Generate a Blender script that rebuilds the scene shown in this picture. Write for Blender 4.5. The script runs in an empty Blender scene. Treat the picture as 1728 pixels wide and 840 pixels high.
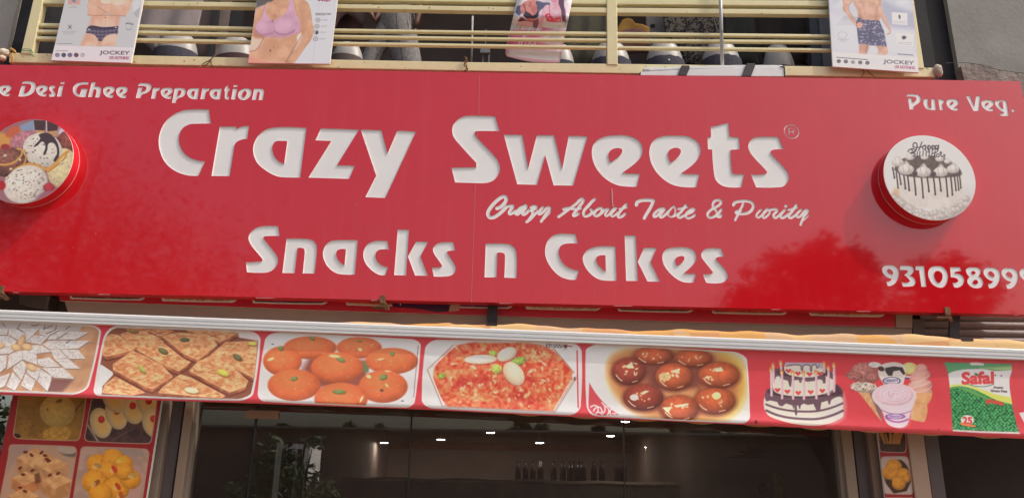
import bpy, math, random
import numpy as np
from mathutils import Vector, Matrix
from mathutils.geometry import delaunay_2d_cdt

S = bpy.context.scene
C = S.collection
RAD = math.radians

# ------------------------------------------------------------------ camera
W, H, F = 1728, 840, 1300.0
CAM = Vector((0.0, -3.6, 1.6))
YAW, PIT, ROL = RAD(0.012), RAD(16.796), RAD(0.966)
fwd = Vector((math.sin(YAW) * math.cos(PIT), math.cos(YAW) * math.cos(PIT), math.sin(PIT)))
_r = Vector((math.cos(YAW), -math.sin(YAW), 0))
_u = _r.cross(fwd)
rgt = _r * math.cos(ROL) + _u * math.sin(ROL)
upv = -_r * math.sin(ROL) + _u * math.cos(ROL)
cd = bpy.data.cameras.new('camera')
cd.sensor_fit = 'HORIZONTAL'
cd.sensor_width = 36
cd.lens = F / W * 36
cd.clip_start = 0.05
cd.clip_end = 3000
cam = bpy.data.objects.new('camera', cd)
C.objects.link(cam)
m3 = Matrix((rgt, upv, -fwd)).transposed()
cam.matrix_world = Matrix.Translation(CAM) @ m3.to_4x4()
S.camera = cam

# ------------------------------------------------------------------ world, sun, exposure
SUNV = Vector((2.9, -1.0, 3.9)).normalized()
elev = math.asin(SUNV.z)
azim = math.atan2(SUNV.x, SUNV.y)
wd = bpy.data.worlds.new('World')
S.world = wd
wd.use_nodes = True
nt = wd.node_tree
sky = nt.nodes.new('ShaderNodeTexSky')
sky.sky_type = 'NISHITA'
sky.sun_disc = False
sky.sun_elevation = elev
sky.sun_rotation = azim
sky.altitude = 200
sky.air_density = 1.3
sky.dust_density = 8.0
sky.ozone_density = 1.0
bg = nt.nodes['Background']
nt.links.new(sky.outputs[0], bg.inputs[0])
bg.inputs[1].default_value = 0.15
sl = bpy.data.lights.new('sun', 'SUN')
sl.energy = 2.0
sl.angle = RAD(0.6)
sl.color = (1.0, 0.95, 0.87)
so = bpy.data.objects.new('sun', sl)
C.objects.link(so)
so.rotation_euler = (-SUNV).to_track_quat('-Z', 'Y').to_euler()
so.location = (6, -4, 9)
S.view_settings.view_transform = 'Standard'
S.view_settings.look = 'None'
S.view_settings.gamma = 1
S.view_settings.exposure = 0.25
S.cycles.max_bounces = 8
S.cycles.transparent_max_bounces = 16

# ------------------------------------------------------------------ measuring: a pixel of the photograph on the plane Y
def at(px, py, Y):
    d = rgt * ((px - W / 2) / F) - upv * ((py - H / 2) / F) + fwd
    return CAM + d * ((Y - CAM.y) / d.y)

def pix(X, Y, Z):
    dx, dy, dz = X - CAM.x, Y - CAM.y, Z - CAM.z
    f = dx * fwd.x + dy * fwd.y + dz * fwd.z
    return (W / 2 + F * (dx * rgt.x + dy * rgt.y + dz * rgt.z) / f,
            H / 2 - F * (dx * upv.x + dy * upv.y + dz * upv.z) / f)

# ------------------------------------------------------------------ objects
OFF = {}
def _reg(o, parent, loc):
    C.objects.link(o)
    if parent is not None:
        o.parent = parent
        OFF[o] = OFF[parent]
    else:
        o.location = loc
        OFF[o] = Vector(loc)
    return o

def tag(o, label=None, cat=None, group=None, kind=None):
    if label: o['label'] = label
    if cat: o['category'] = cat
    if group: o['group'] = group
    if kind: o['kind'] = kind
    return o

def thing(name, loc, label, cat, group=None):
    o = bpy.data.objects.new(name, None)
    o.empty_display_size = 0.1
    _reg(o, None, loc)
    return tag(o, label, cat, group)

class G:
    """collects solids (world coordinates) and links them as one mesh object"""
    def __init__(s):
        s.v, s.f, s.m, s.uv = [], [], [], {}
    def add(s, vs, fs, mi=0):
        n = len(s.v)
        s.v += [Vector(v) for v in vs]
        s.f += [tuple(i + n for i in f) for f in fs]
        s.m += [mi] * len(fs)
        return s
    def box(s, lo, hi, mi=0):
        (a, b, c), (d, e, f) = lo, hi
        return s.add([(a, b, c), (d, b, c), (d, e, c), (a, e, c), (a, b, f), (d, b, f), (d, e, f), (a, e, f)],
                     [(0, 3, 2, 1), (4, 5, 6, 7), (0, 1, 5, 4), (1, 2, 6, 5), (2, 3, 7, 6), (3, 0, 4, 7)], mi)
    def prism(s, P, D, mi=0):
        """polygon P (world points) pushed by vector D"""
        P = [Vector(p) for p in P]
        D = Vector(D)
        n = len(P)
        nn = Vector((0, 0, 0))
        for i in range(n):
            nn += (P[i] - P[0]).cross(P[(i + 1) % n] - P[0])
        if nn.dot(D) > 0: P = P[::-1]
        return s.add(P + [p + D for p in P], [tuple(range(n)), tuple(range(2 * n - 1, n - 1, -1))] +
                     [(i, i + n, (i + 1) % n + n, (i + 1) % n) for i in range(n)], mi)
    def pp(s, px, Y, dy, mi=0):
        """polygon traced on plane Y, dy thick (away from the camera)"""
        return s.prism([at(x, y, Y) for x, y in px], (0, dy, 0), mi)
    def tube(s, path, r, n=8, mi=0, flat=1.0):
        path = [Vector(p) for p in path]
        rs = r if isinstance(r, (list, tuple)) else [r] * len(path)
        vs, fs = [], []
        for i, p in enumerate(path):
            t = (path[min(i + 1, len(path) - 1)] - path[max(i - 1, 0)]).normalized()
            a = t.cross(Vector((0, 1, 0)))
            if a.length < 1e-3: a = t.cross(Vector((1, 0, 0)))
            a.normalize()
            b = t.cross(a).normalized()
            for k in range(n):
                th = 2 * math.pi * k / n
                vs.append(p + (a * math.cos(th) + b * math.sin(th) * flat) * rs[i])
        for i in range(len(path) - 1):
            for k in range(n):
                fs.append((i * n + k, i * n + (k + 1) % n, (i + 1) * n + (k + 1) % n, (i + 1) * n + k))
        fs.append(tuple(range(n - 1, -1, -1)))
        fs.append(tuple((len(path) - 1) * n + k for k in range(n)))
        return s.add(vs, fs, mi)
    def lathe(s, c, prof, sx=1.0, sy=1.0, n=24, mi=0):
        vs, fs = [], []
        for r, z in prof:
            for k in range(n):
                th = 2 * math.pi * k / n
                vs.append((c[0] + r * sx * math.cos(th), c[1] + r * sy * math.sin(th), c[2] + z))
        for i in range(len(prof) - 1):
            for k in range(n):
                fs.append((i * n + k, i * n + (k + 1) % n, (i + 1) * n + (k + 1) % n, (i + 1) * n + k))
        fs.append(tuple(range(n - 1, -1, -1)))
        fs.append(tuple((len(prof) - 1) * n + k for k in range(n)))
        return s.add(vs, fs, mi)
    def ellipsoid(s, c, r, n=10, mi=0, jit=0.0, rn=None):
        prof = [(max(math.sin(math.pi * i / n), 0.02), -math.cos(math.pi * i / n)) for i in range(n + 1)]
        k0 = len(s.v)
        s.lathe((0, 0, 0), prof, n=2 * n, mi=mi)
        for i in range(k0, len(s.v)):
            v = s.v[i]
            j = 1 + (rn.uniform(-jit, jit) if rn else 0)
            s.v[i] = Vector((c[0] + v.x * r[0] * j, c[1] + v.y * r[1] * j, c[2] + v.z * r[2] * j))
        return s
    def obj(s, name, mat, parent=None, smooth=False, bevel=0):
        mats = mat if isinstance(mat, (list, tuple)) else [mat]
        if parent is not None:
            off = OFF[parent]
        else:
            xs = [v.x for v in s.v]; ys = [v.y for v in s.v]; zs = [v.z for v in s.v]
            off = Vector(((min(xs) + max(xs)) / 2, (min(ys) + max(ys)) / 2, min(zs)))
        me = bpy.data.meshes.new(name)
        me.from_pydata([v - off for v in s.v], [], s.f)
        for m in mats: me.materials.append(m)
        me.polygons.foreach_set('material_index', s.m)
        me.polygons.foreach_set('use_smooth', [smooth] * len(s.f))
        if s.uv:
            ul = me.uv_layers.new(name='UVMap')
            for p in me.polygons:
                for li in p.loop_indices:
                    ul.data[li].uv = s.uv.get(me.loops[li].vertex_index, (0, 0))
        me.update()
        o = bpy.data.objects.new(name, me)
        _reg(o, parent, off)
        if bevel:
            b = o.modifiers.new('bevel', 'BEVEL')
            b.width = bevel; b.segments = 2; b.limit_method = 'ANGLE'
        return o

def copy_tree(o, parent=None):
    c = o.copy(); C.objects.link(c)
    if parent is not None: c.parent = parent
    for ch in [x for x in C.objects if x.parent == o]:
        copy_tree(ch, c)
    return c

# ------------------------------------------------------------------ materials
def srgb(c):
    return tuple((x / 255 / 12.92) if x <= 10.3 else (((x / 255) + 0.055) / 1.055) ** 2.4 for x in c)

def mat(name, col, rough=0.6, metal=0.0, var=0.12, scale=8.0, bump=0.0, bscale=60.0, dirt=0.0, dirtcol=(0.05, 0.04, 0.03), spec=0.5, stretch=(1, 1, 1), rvar=0.0):
    m = bpy.data.materials.new(name)
    m.use_nodes = True
    t = m.node_tree
    N, L = t.nodes, t.links
    b = N['Principled BSDF']
    b.inputs['Roughness'].default_value = rough
    b.inputs['Metallic'].default_value = metal
    b.inputs['Specular IOR Level'].default_value = spec
    tc = N.new('ShaderNodeTexCoord')
    mp = N.new('ShaderNodeMapping')
    mp.inputs['Scale'].default_value = stretch
    L.new(tc.outputs['Object'], mp.inputs['Vector'])
    nz = N.new('ShaderNodeTexNoise')
    nz.inputs['Scale'].default_value = scale
    nz.inputs['Detail'].default_value = 6
    nz.inputs['Roughness'].default_value = 0.65
    L.new(mp.outputs[0], nz.inputs['Vector'])
    cr = N.new('ShaderNodeValToRGB')
    cr.color_ramp.elements[0].position = 0.3
    cr.color_ramp.elements[1].position = 0.7
    cr.color_ramp.elements[0].color = tuple(x * (1 - var) for x in col) + (1,)
    cr.color_ramp.elements[1].color = tuple(min(1, x * (1 + var)) for x in col) + (1,)
    L.new(nz.outputs['Fac'], cr.inputs[0])
    out = cr.outputs[0]
    if dirt:
        n2 = N.new('ShaderNodeTexNoise')
        n2.inputs['Scale'].default_value = scale * 0.45
        n2.inputs['Detail'].default_value = 8
        n2.inputs['Roughness'].default_value = 0.75
        L.new(mp.outputs[0], n2.inputs['Vector'])
        c2 = N.new('ShaderNodeValToRGB')
        c2.color_ramp.elements[0].position = 0.48
        c2.color_ramp.elements[1].position = 0.75
        c2.color_ramp.elements[0].color = (0, 0, 0, 1)
        c2.color_ramp.elements[1].color = (dirt, dirt, dirt, 1)
        L.new(n2.outputs['Fac'], c2.inputs[0])
        mx = N.new('ShaderNodeMix')
        mx.data_type = 'RGBA'
        L.new(c2.outputs[0], mx.inputs['Factor'])
        L.new(out, mx.inputs[6])
        mx.inputs[7].default_value = tuple(dirtcol) + (1,)
        out = mx.outputs[2]
    L.new(out, b.inputs['Base Color'])
    if rvar:
        mr = N.new('ShaderNodeMapRange')
        mr.inputs[3].default_value = max(0.0, rough - rvar)
        mr.inputs[4].default_value = rough + rvar
        L.new(nz.outputs['Fac'], mr.inputs[0])
        L.new(mr.outputs[0], b.inputs['Roughness'])
    if bump:
        n3 = N.new('ShaderNodeTexNoise')
        n3.inputs['Scale'].default_value = bscale
        n3.inputs['Detail'].default_value = 5
        L.new(mp.outputs[0], n3.inputs['Vector'])
        bp = N.new('ShaderNodeBump')
        bp.inputs['Strength'].default_value = bump
        bp.inputs['Distance'].default_value = 0.01
        L.new(n3.outputs['Fac'], bp.inputs['Height'])
        L.new(bp.outputs[0], b.inputs['Normal'])
    return m

def print_mat(name, img, rough=0.3, spec=0.5, bump=0.0):
    m = bpy.data.materials.new(name)
    m.use_nodes = True
    t = m.node_tree
    b = t.nodes['Principled BSDF']
    b.inputs['Roughness'].default_value = rough
    b.inputs['Specular IOR Level'].default_value = spec
    ti = t.nodes.new('ShaderNodeTexImage')
    ti.image = img
    ti.extension = 'EXTEND'
    t.links.new(ti.outputs[0], b.inputs['Base Color'])
    if bump:
        tc = t.nodes.new('ShaderNodeTexCoord')
        n3 = t.nodes.new('ShaderNodeTexNoise')
        n3.inputs['Scale'].default_value = 5
        n3.inputs['Detail'].default_value = 3
        t.links.new(tc.outputs['Object'], n3.inputs['Vector'])
        bp = t.nodes.new('ShaderNodeBump')
        bp.inputs['Strength'].default_value = bump
        bp.inputs['Distance'].default_value = 0.02
        t.links.new(n3.outputs['Fac'], bp.inputs['Height'])
        t.links.new(bp.outputs[0], b.inputs['Normal'])
    return m

def emit_mat(name, col, st):
    m = bpy.data.materials.new(name)
    m.use_nodes = True
    b = m.node_tree.nodes['Principled BSDF']
    b.inputs['Base Color'].default_value = (0.8, 0.8, 0.8, 1)
    b.inputs['Emission Color'].default_value = col + (1,)
    b.inputs['Emission Strength'].default_value = st
    return m

def glass_mat(name, tint=(0.8, 0.82, 0.8)):
    m = bpy.data.materials.new(name)
    m.use_nodes = True
    t = m.node_tree
    for n in list(t.nodes):
        if n.type == 'BSDF_PRINCIPLED': t.nodes.remove(n)
    out = [n for n in t.nodes if n.type == 'OUTPUT_MATERIAL'][0]
    tr = t.nodes.new('ShaderNodeBsdfTransparent'); tr.inputs[0].default_value = tint + (1,)
    gl = t.nodes.new('ShaderNodeBsdfGlossy'); gl.inputs['Roughness'].default_value = 0.0
    gl.inputs[0].default_value = (1, 1, 1, 1)
    fr = t.nodes.new('ShaderNodeFresnel'); fr.inputs[0].default_value = 2.5
    mx = t.nodes.new('ShaderNodeMixShader')
    t.links.new(fr.outputs[0], mx.inputs[0])
    t.links.new(tr.outputs[0], mx.inputs[1])
    t.links.new(gl.outputs[0], mx.inputs[2])
    # brown diffuse mix: haze painted over the dark interior behind the pane
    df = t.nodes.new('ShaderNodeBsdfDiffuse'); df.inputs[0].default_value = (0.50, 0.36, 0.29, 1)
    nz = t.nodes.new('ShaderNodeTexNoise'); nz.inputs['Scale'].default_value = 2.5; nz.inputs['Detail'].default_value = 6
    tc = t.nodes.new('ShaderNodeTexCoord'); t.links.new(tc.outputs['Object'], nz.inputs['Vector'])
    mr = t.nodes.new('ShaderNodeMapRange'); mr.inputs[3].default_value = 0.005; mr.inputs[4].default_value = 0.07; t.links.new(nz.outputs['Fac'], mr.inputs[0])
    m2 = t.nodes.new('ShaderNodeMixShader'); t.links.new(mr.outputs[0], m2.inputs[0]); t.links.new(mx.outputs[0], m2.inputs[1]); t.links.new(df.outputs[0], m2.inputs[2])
    t.links.new(m2.outputs[0], out.inputs[0])
    return m

# ------------------------------------------------------------------ outlines
def path(txt, o=(0, 0, 1), closed=True, n=7):
    """'x,y' is a corner, 'x,y~' a smooth point; o = (x, y, scale) of the tracing"""
    P, sm = [], []
    for w in txt.split():
        s_ = w.endswith('~')
        x, y = w.rstrip('~').split(',')
        P.append(np.array((o[0] + float(x) / o[2], o[1] + float(y) / o[2])))
        sm.append(s_)
    N_ = len(P)
    out = []
    for i in range(N_ if closed else N_ - 1):
        a, b = P[i], P[(i + 1) % N_]
        sa, sb = sm[i], sm[(i + 1) % N_]
        out.append(a)
        if not (sa or sb): continue
        ch = b - a
        l = np.hypot(*ch)
        def tg(j):
            if not closed and (j == 0 or j == N_ - 1): return None
            d = P[(j + 1) % N_] - P[(j - 1) % N_]
            q = np.hypot(*d)
            return d / q * l if q > 0 else ch
        Ta = tg(i) if sa else None
        Tb = tg((i + 1) % N_) if sb else None
        if Ta is None and Tb is None: Ta = Tb = ch
        if Ta is None: Ta = 2 * ch - Tb
        if Tb is None: Tb = 2 * ch - Ta
        for k in range(1, n):
            t = k / n
            out.append((2*t**3-3*t**2+1)*a + (t**3-2*t**2+t)*Ta + (-2*t**3+3*t**2)*b + (t**3-t**2)*Tb)
    if not closed: out.append(P[-1])
    return np.array(out)

def seg_dist(PX, PY, pts, closed=True):
    d2 = np.full(PX.shape, 1e18)
    n = len(pts)
    for i in range(n if closed else n - 1):
        ax, ay = pts[i]; bx, by = pts[(i + 1) % n]
        ex, ey = bx - ax, by - ay
        l2 = ex * ex + ey * ey
        if l2 < 1e-12: l2 = 1e-12
        t = np.clip(((PX - ax) * ex + (PY - ay) * ey) / l2, 0, 1)
        d2 = np.minimum(d2, (PX - ax - t * ex) ** 2 + (PY - ay - t * ey) ** 2)
    return np.sqrt(d2)

def inside(PX, PY, pts):
    ins = np.zeros(PX.shape, bool)
    n = len(pts)
    for i in range(n):
        ax, ay = pts[i]; bx, by = pts[(i + 1) % n]
        if ay == by: continue
        c = ((ay > PY) != (by > PY)) & (PX < (bx - ax) * (PY - ay) / (by - ay) + ax)
        ins ^= c
    return ins

def contours(x0, x1, y0, y1, step, strokes):
    """outline loops of the union of round strokes [(points, radius)]"""
    xs = np.arange(x0, x1, step); ys = np.arange(y0, y1, step)
    PX, PY = np.meshgrid(xs, ys)
    D = np.full(PX.shape, 1e9)
    for pts, r in strokes:
        D = np.minimum(D, seg_dist(PX, PY, pts, False) - r)
    D[D == 0] = 1e-6
    I = D < 0
    cells = np.argwhere((I[:-1, :-1] != I[1:, 1:]) | (I[:-1, 1:] != I[1:, :-1]) | (I[:-1, :-1] != I[:-1, 1:]))
    def cut(a, b):
        ta = D[a] / (D[a] - D[b])
        return (xs[a[1]] + (xs[b[1]] - xs[a[1]]) * ta, ys[a[0]] + (ys[b[0]] - ys[a[0]]) * ta)
    nxt, pos = {}, {}
    for r, c in cells:
        q = [(r, c), (r, c + 1), (r + 1, c + 1), (r + 1, c)]
        ent, ext = [], []
        for k in range(4):
            a, b = q[k], q[(k + 1) % 4]
            if I[a] != I[b]:
                key = (a, b) if a < b else (b, a)
                pos[key] = cut(*key)
                (ext if I[a] else ent).append((k, key))
        for k, key in ent:
            j = min(ext, key=lambda e: (e[0] - k) % 4)
            nxt[key] = j[1]
    loops, used = [], set()
    for k0 in list(nxt):
        if k0 in used: continue
        lp, k = [], k0
        while k not in used and k in nxt:
            used.add(k); lp.append(pos[k]); k = nxt[k]
        if len(lp) > 6: loops.append(np.array(lp[::2] if len(lp) > 24 else lp))
    return loops

_tc = {}
def text_loops(s):
    if s in _tc: return _tc[s]
    cu = bpy.data.curves.new('t', 'FONT')
    cu.body = s
    ob = bpy.data.objects.new('t', cu)
    C.objects.link(ob)
    dg = bpy.context.evaluated_depsgraph_get()
    c2 = ob.evaluated_get(dg).to_curve(dg)
    loops = []
    for sp in c2.splines:
        pts = []
        bp = sp.bezier_points
        if len(bp):
            for i in range(len(bp)):
                a, b = bp[i], bp[(i + 1) % len(bp)]
                for k in range(4):
                    t = k / 4
                    q = (1-t)**3*a.co + 3*(1-t)**2*t*a.handle_right + 3*(1-t)*t*t*b.handle_left + t**3*b.co
                    pts.append((q.x, q.y))
        else:
            pts = [(p.co.x, p.co.y) for p in sp.points]
        if len(pts) > 2: loops.append(np.array(pts))
    bpy.data.objects.remove(ob)
    bpy.data.curves.remove(cu)
    allp = np.vstack(loops)
    lo, hi = allp.min(0), allp.max(0)
    loops = [(l - lo) / (hi - lo) for l in loops]
    _tc[s] = loops
    return loops

# ------------------------------------------------------------------ painter for flat prints (posters, banners, menu boards)
_nr = np.random.RandomState(5)
_tab = _nr.rand(256, 256)
def vnoise(x, y, sd=0):
    x = x + sd * 37.3; y = y + sd * 17.9
    xi = np.floor(x).astype(int); yi = np.floor(y).astype(int)
    fx = x - xi; fy = y - yi
    fx = fx * fx * (3 - 2 * fx); fy = fy * fy * (3 - 2 * fy)
    g = lambda a, b: _tab[a % 256, b % 256]
    return (g(xi, yi) * (1 - fx) + g(xi + 1, yi) * fx) * (1 - fy) + (g(xi, yi + 1) * (1 - fx) + g(xi + 1, yi + 1) * fx) * fy
def fbm(x, y, sd=0, o=3):
    v, a, t = 0, 1.0, 0
    for i in range(o):
        v = v + a * vnoise(x * 2**i, y * 2**i, sd + i); t += a; a *= 0.55
    return v / t

class Print:
    def __init__(s, px, Y, bg, res=430):
        P = [at(x, y, Y) for x, y in px]
        s.Y = Y
        s.X0, s.X1 = min(p.x for p in P), max(p.x for p in P)
        s.Z0, s.Z1 = min(p.z for p in P), max(p.z for p in P)
        s.nx = max(8, int((s.X1 - s.X0) * res)); s.ny = max(8, int((s.Z1 - s.Z0) * res))
        X = s.X0 + (np.arange(s.nx) + .5) / s.nx * (s.X1 - s.X0)
        Z = s.Z0 + (np.arange(s.ny) + .5) / s.ny * (s.Z1 - s.Z0)
        XX, ZZ = np.meshgrid(X, Z)
        s.PX, s.PY = pix(XX, Y, ZZ)  # canvas points projected through the camera, so prints are painted in image pixels
        s.rgb = np.ones((s.ny, s.nx, 3)) * np.array(bg, float)
        s.clip = None
        s.o = (0, 0, 1)
    def tr(s, p):
        return np.array([(s.o[0] + x / s.o[2], s.o[1] + y / s.o[2]) for x, y in p])
    def win(s, x0, y0, x1, y1):
        Q = [at(x, y, s.Y) for x, y in ((x0, y0), (x1, y0), (x0, y1), (x1, y1))]
        sx = s.nx / (s.X1 - s.X0); sz = s.ny / (s.Z1 - s.Z0)
        a = int((min(q.x for q in Q) - s.X0) * sx) - 2; b = int((max(q.x for q in Q) - s.X0) * sx) + 3
        c = int((min(q.z for q in Q) - s.Z0) * sz) - 2; d = int((max(q.z for q in Q) - s.Z0) * sz) + 3
        a, b = max(a, 0), min(b, s.nx); c, d = max(c, 0), min(d, s.ny)
        if a >= b or c >= d: return None
        return (slice(c, d), slice(a, b))
    def put(s, sl, cov, col):
        if s.clip is not None: cov = cov * s.clip[sl]
        if callable(col): col = col(s.PX[sl], s.PY[sl])
        col = np.asarray(col, float)
        if col.ndim == 1: col = col[None, None, :]
        cov = cov[..., None]
        s.rgb[sl] = s.rgb[sl] * (1 - cov) + col * cov
    def cov_loops(s, loops, soft):
        al = np.vstack(loops)
        sl = s.win(al[:, 0].min() - soft, al[:, 1].min() - soft, al[:, 0].max() + soft, al[:, 1].max() + soft)
        if sl is None: return None, None
        PX, PY = s.PX[sl], s.PY[sl]
        ins = np.zeros(PX.shape, bool); d = np.full(PX.shape, 1e9)
        for l in loops:
            ins ^= inside(PX, PY, l)
            d = np.minimum(d, seg_dist(PX, PY, l))
        return sl, np.clip(0.5 + np.where(ins, d, -d) / soft, 0, 1)
    def poly(s, p, col, a=1.0, soft=1.0):
        """p: path text or list of points, in tracing coordinates"""
        l = path(p, s.o) if isinstance(p, str) else s.tr(p)
        sl, c = s.cov_loops([l], soft)
        if sl: s.put(sl, c * a, col)
    def setclip(s, p=None):
        if p is None: s.clip = None; return
        l = path(p, s.o) if isinstance(p, str) else s.tr(p)
        s.clip = None
        sl, c = s.cov_loops([l], 1.0)
        s.clip = np.zeros((s.ny, s.nx)); s.clip[sl] = c
    def line(s, p, w, col, a=1.0, smooth=True, soft=1.0):
        if isinstance(p, str): l = path(p, s.o, closed=False)
        else:
            l = path(' '.join('%g,%g~' % q for q in p) if smooth else ' '.join('%g,%g' % q for q in p), s.o, closed=False)
        r = w / s.o[2] / 2
        sl = s.win(l[:, 0].min() - r - 1, l[:, 1].min() - r - 1, l[:, 0].max() + r + 1, l[:, 1].max() + r + 1)
        if sl is None: return
        d = seg_dist(s.PX[sl], s.PY[sl], l, False)
        s.put(sl, np.clip(0.5 + (r - d) / soft, 0, 1) * a * min(1, 0.35 + r), col)
    def ell(s, cx, cy, rx, ry, col, ang=0, a=1.0, soft=1.0, ring=0, shade=None, noise=0, ns=0.25, sd=0):
        cx, cy = s.o[0] + cx / s.o[2], s.o[1] + cy / s.o[2]
        rx, ry = rx / s.o[2], ry / s.o[2]
        R_ = max(rx, ry) + soft
        sl = s.win(cx - R_, cy - R_, cx + R_, cy + R_)
        if sl is None: return
        ca, sa = math.cos(RAD(ang)), math.sin(RAD(ang))
        dx, dy = s.PX[sl] - cx, s.PY[sl] - cy
        u, v = (dx * ca + dy * sa) / rx, (-dx * sa + dy * ca) / ry
        q = np.sqrt(u * u + v * v) + 1e-9
        d = (1 - q) * min(rx, ry)
        c = np.clip(0.5 + d / soft, 0, 1)
        if ring: c = np.clip(0.5 + (ring / s.o[2] / 2 - np.abs(d)) / soft, 0, 1)
        if shade is not None or noise:
            hi, lo = shade if shade is not None else (1.0, 1.0)
            k = np.clip(0.55 * (1 - q * q) - 0.30 * v - 0.12 * u + 0.3, 0, 1)
            f = lo + (hi - lo) * k
            if noise: f = f * (1 + noise * (fbm(s.PX[sl] * ns, s.PY[sl] * ns, sd) - 0.5) * 2)
            col = np.clip(np.array(col)[None, None, :] * f[..., None], 0, 255)
        s.put(sl, c * a, col)
    def text(s, t, x0, y0, x1, y1, col, slant=0, dy=0, a=1.0, bold=0):
        """text fitted to the box; dy = fall of the baseline over its length"""
        L_ = []
        for l in text_loops(t):
            X = x0 + l[:, 0] * (x1 - x0) + slant * l[:, 1] * (y1 - y0)
            Yv = y1 - l[:, 1] * (y1 - y0) + dy * l[:, 0]
            L_.append(np.stack([s.o[0] + X / s.o[2], s.o[1] + Yv / s.o[2]], 1))
        sl, c = s.cov_loops(L_, 1.0 )
        if sl:
            if bold:
                d = np.full(c.shape, 1e9)
                for l in L_: d = np.minimum(d, seg_dist(s.PX[sl], s.PY[sl], l))
                c = np.maximum(c, np.clip(0.5 + (bold - d), 0, 1))
            s.put(sl, c * a, col)
    def dashes(s, x0, y, x1, col, n=6, w=3, dy=0, a=0.8, rn=random.Random(2)):
        x = x0
        while x < x1:
            l = (x1 - x0) / n * rn.uniform(.5, 1.1)
            s.line([(x, y + dy * (x - x0) / (x1 - x0)), (min(x + l * .8, x1), y + dy * (min(x + l * .8, x1) - x0) / (x1 - x0))], w, col, a, smooth=False)
            x += l
    def image(s, name, k=1.3, sheen_white=0.0):
        v = np.clip(s.rgb / 255 * (1 - sheen_white) + sheen_white * 0.92, 0, 1)  # white mixed into the print stands in for the sky's sheen
        lin = np.where(v <= 0.04045, v / 12.92, ((v + 0.055) / 1.055) ** 2.4)
        lin = np.clip(lin * k, 0.004, 0.86)
        e = np.where(lin <= 0.0031308, lin * 12.92, 1.055 * lin ** (1 / 2.4) - 0.055)
        img = bpy.data.images.new(name, s.nx, s.ny, alpha=False)
        px = np.ones((s.ny, s.nx, 4), np.float32)
        px[..., :3] = e
        img.pixels.foreach_set(px.ravel())
        img.update()
        img.pack()
        return img
    def uv(s, p):
        return ((p.x - s.X0) / (s.X1 - s.X0), (p.z - s.Z0) / (s.Z1 - s.Z0))

def tex(c1, c2, sc=0.25, sd=0, lo=0.35, hi=0.65, sy=1.0):
    c1, c2 = np.array(c1, float), np.array(c2, float)
    def f(PX, PY):
        t = np.clip((fbm(PX * sc, PY * sc * sy, sd) - lo) / (hi - lo), 0, 1)[..., None]
        return c1 * (1 - t) + c2 * t
    return f

def print_obj(name, P, px, dy, k, parent=None, side=None, rough=0.35, spec=0.5, front=True):
    """flat printed sheet: polygon px on the print's plane, dy thick"""
    g = G()
    pts = [at(x, y, P.Y) for x, y in px]
    n = len(pts)
    nn = Vector((0, 0, 0))
    for i in range(n): nn += (pts[i] - pts[0]).cross(pts[(i + 1) % n] - pts[0])
    if nn.y > 0: pts = pts[::-1]
    D = Vector((0, dy, 0))
    g.add(pts, [tuple(range(n))], 0)
    for i, p in enumerate(pts): g.uv[i] = P.uv(p)
    g.add(pts + [p + D for p in pts], [tuple(range(2 * n - 1, n - 1, -1))] + [(i, i + n, (i + 1) % n + n, (i + 1) % n) for i in range(n)], 1)
    pm = print_mat(name + '_print', P.image(name + '_print', k), rough, spec)
    return g.obj(name, [pm, side or M_card], parent)

def fill2d(loops, Y):
    """triangles of the even-odd region of loops (world X,Z pairs)"""
    vs, es = [], []
    for l in loops:
        n0 = len(vs)
        vs += [Vector((p[0], p[1])) for p in l]
        es += [(n0 + i, n0 + (i + 1) % len(l)) for i in range(len(l))]
    ov, oe, of, *_ = delaunay_2d_cdt(vs, es, [], 0, 1e-7)
    co = np.array([(v.x, v.y) for v in ov])
    tri = np.array([f for f in of if len(f) == 3])
    cen = co[tri].mean(1)
    ins = np.zeros(len(tri), bool)
    for l in loops: ins ^= inside(cen[:, 0], cen[:, 1], l)
    tri = tri[ins]
    a, b, c = co[tri[:, 0]], co[tri[:, 1]], co[tri[:, 2]]
    cr = (b[:, 0]-a[:, 0])*(c[:, 1]-a[:, 1]) - (b[:, 1]-a[:, 1])*(c[:, 0]-a[:, 0])
    tri = tri[np.abs(cr) > 1e-12]; cr = cr[np.abs(cr) > 1e-12]
    faces = [tuple(t) if q > 0 else tuple(t[::-1]) for t, q in zip(tri.tolist(), cr)]
    return [Vector((p[0], Y, p[1])) for p in co], faces

def toXZ(l, Y):
    return np.array([(q.x, q.z) for q in (at(x, y, Y) for x, y in l)])

# ================================================================== materials of the setting
M_card = mat('white_card_edge', (0.7, 0.7, 0.68), 0.5)
M_plaster = mat('grey_plaster', (0.27, 0.265, 0.25), 0.9, var=0.12, scale=3.5, bump=0.16, bscale=45, dirt=0.55, dirtcol=(0.12, 0.11, 0.10))
M_column = mat('dark_column_paint', (0.022, 0.022, 0.026), 0.75, var=0.25, scale=5, bump=0.15, bscale=50, spec=0.25)
M_cream = mat('cream_wall_paint', (0.44, 0.315, 0.245), 0.75, var=0.06, scale=2.5, bump=0.1, bscale=60, dirt=0.25, dirtcol=(0.3, 0.22, 0.16))
M_taupe = mat('taupe_frame_paint', (0.27, 0.195, 0.135), 0.6, var=0.06, scale=4)
M_greyframe = mat('grey_frame_and_shade_paint', (0.105, 0.082, 0.080), 0.55, var=0.08, scale=4)
M_darkwall = mat('shaded_neighbour_wall', (0.10, 0.075, 0.068), 0.8, var=0.2, scale=3, bump=0.2)
M_dark = mat('dark_void_paint', (0.028, 0.022, 0.022), 0.9, var=0.3, scale=2)
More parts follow.
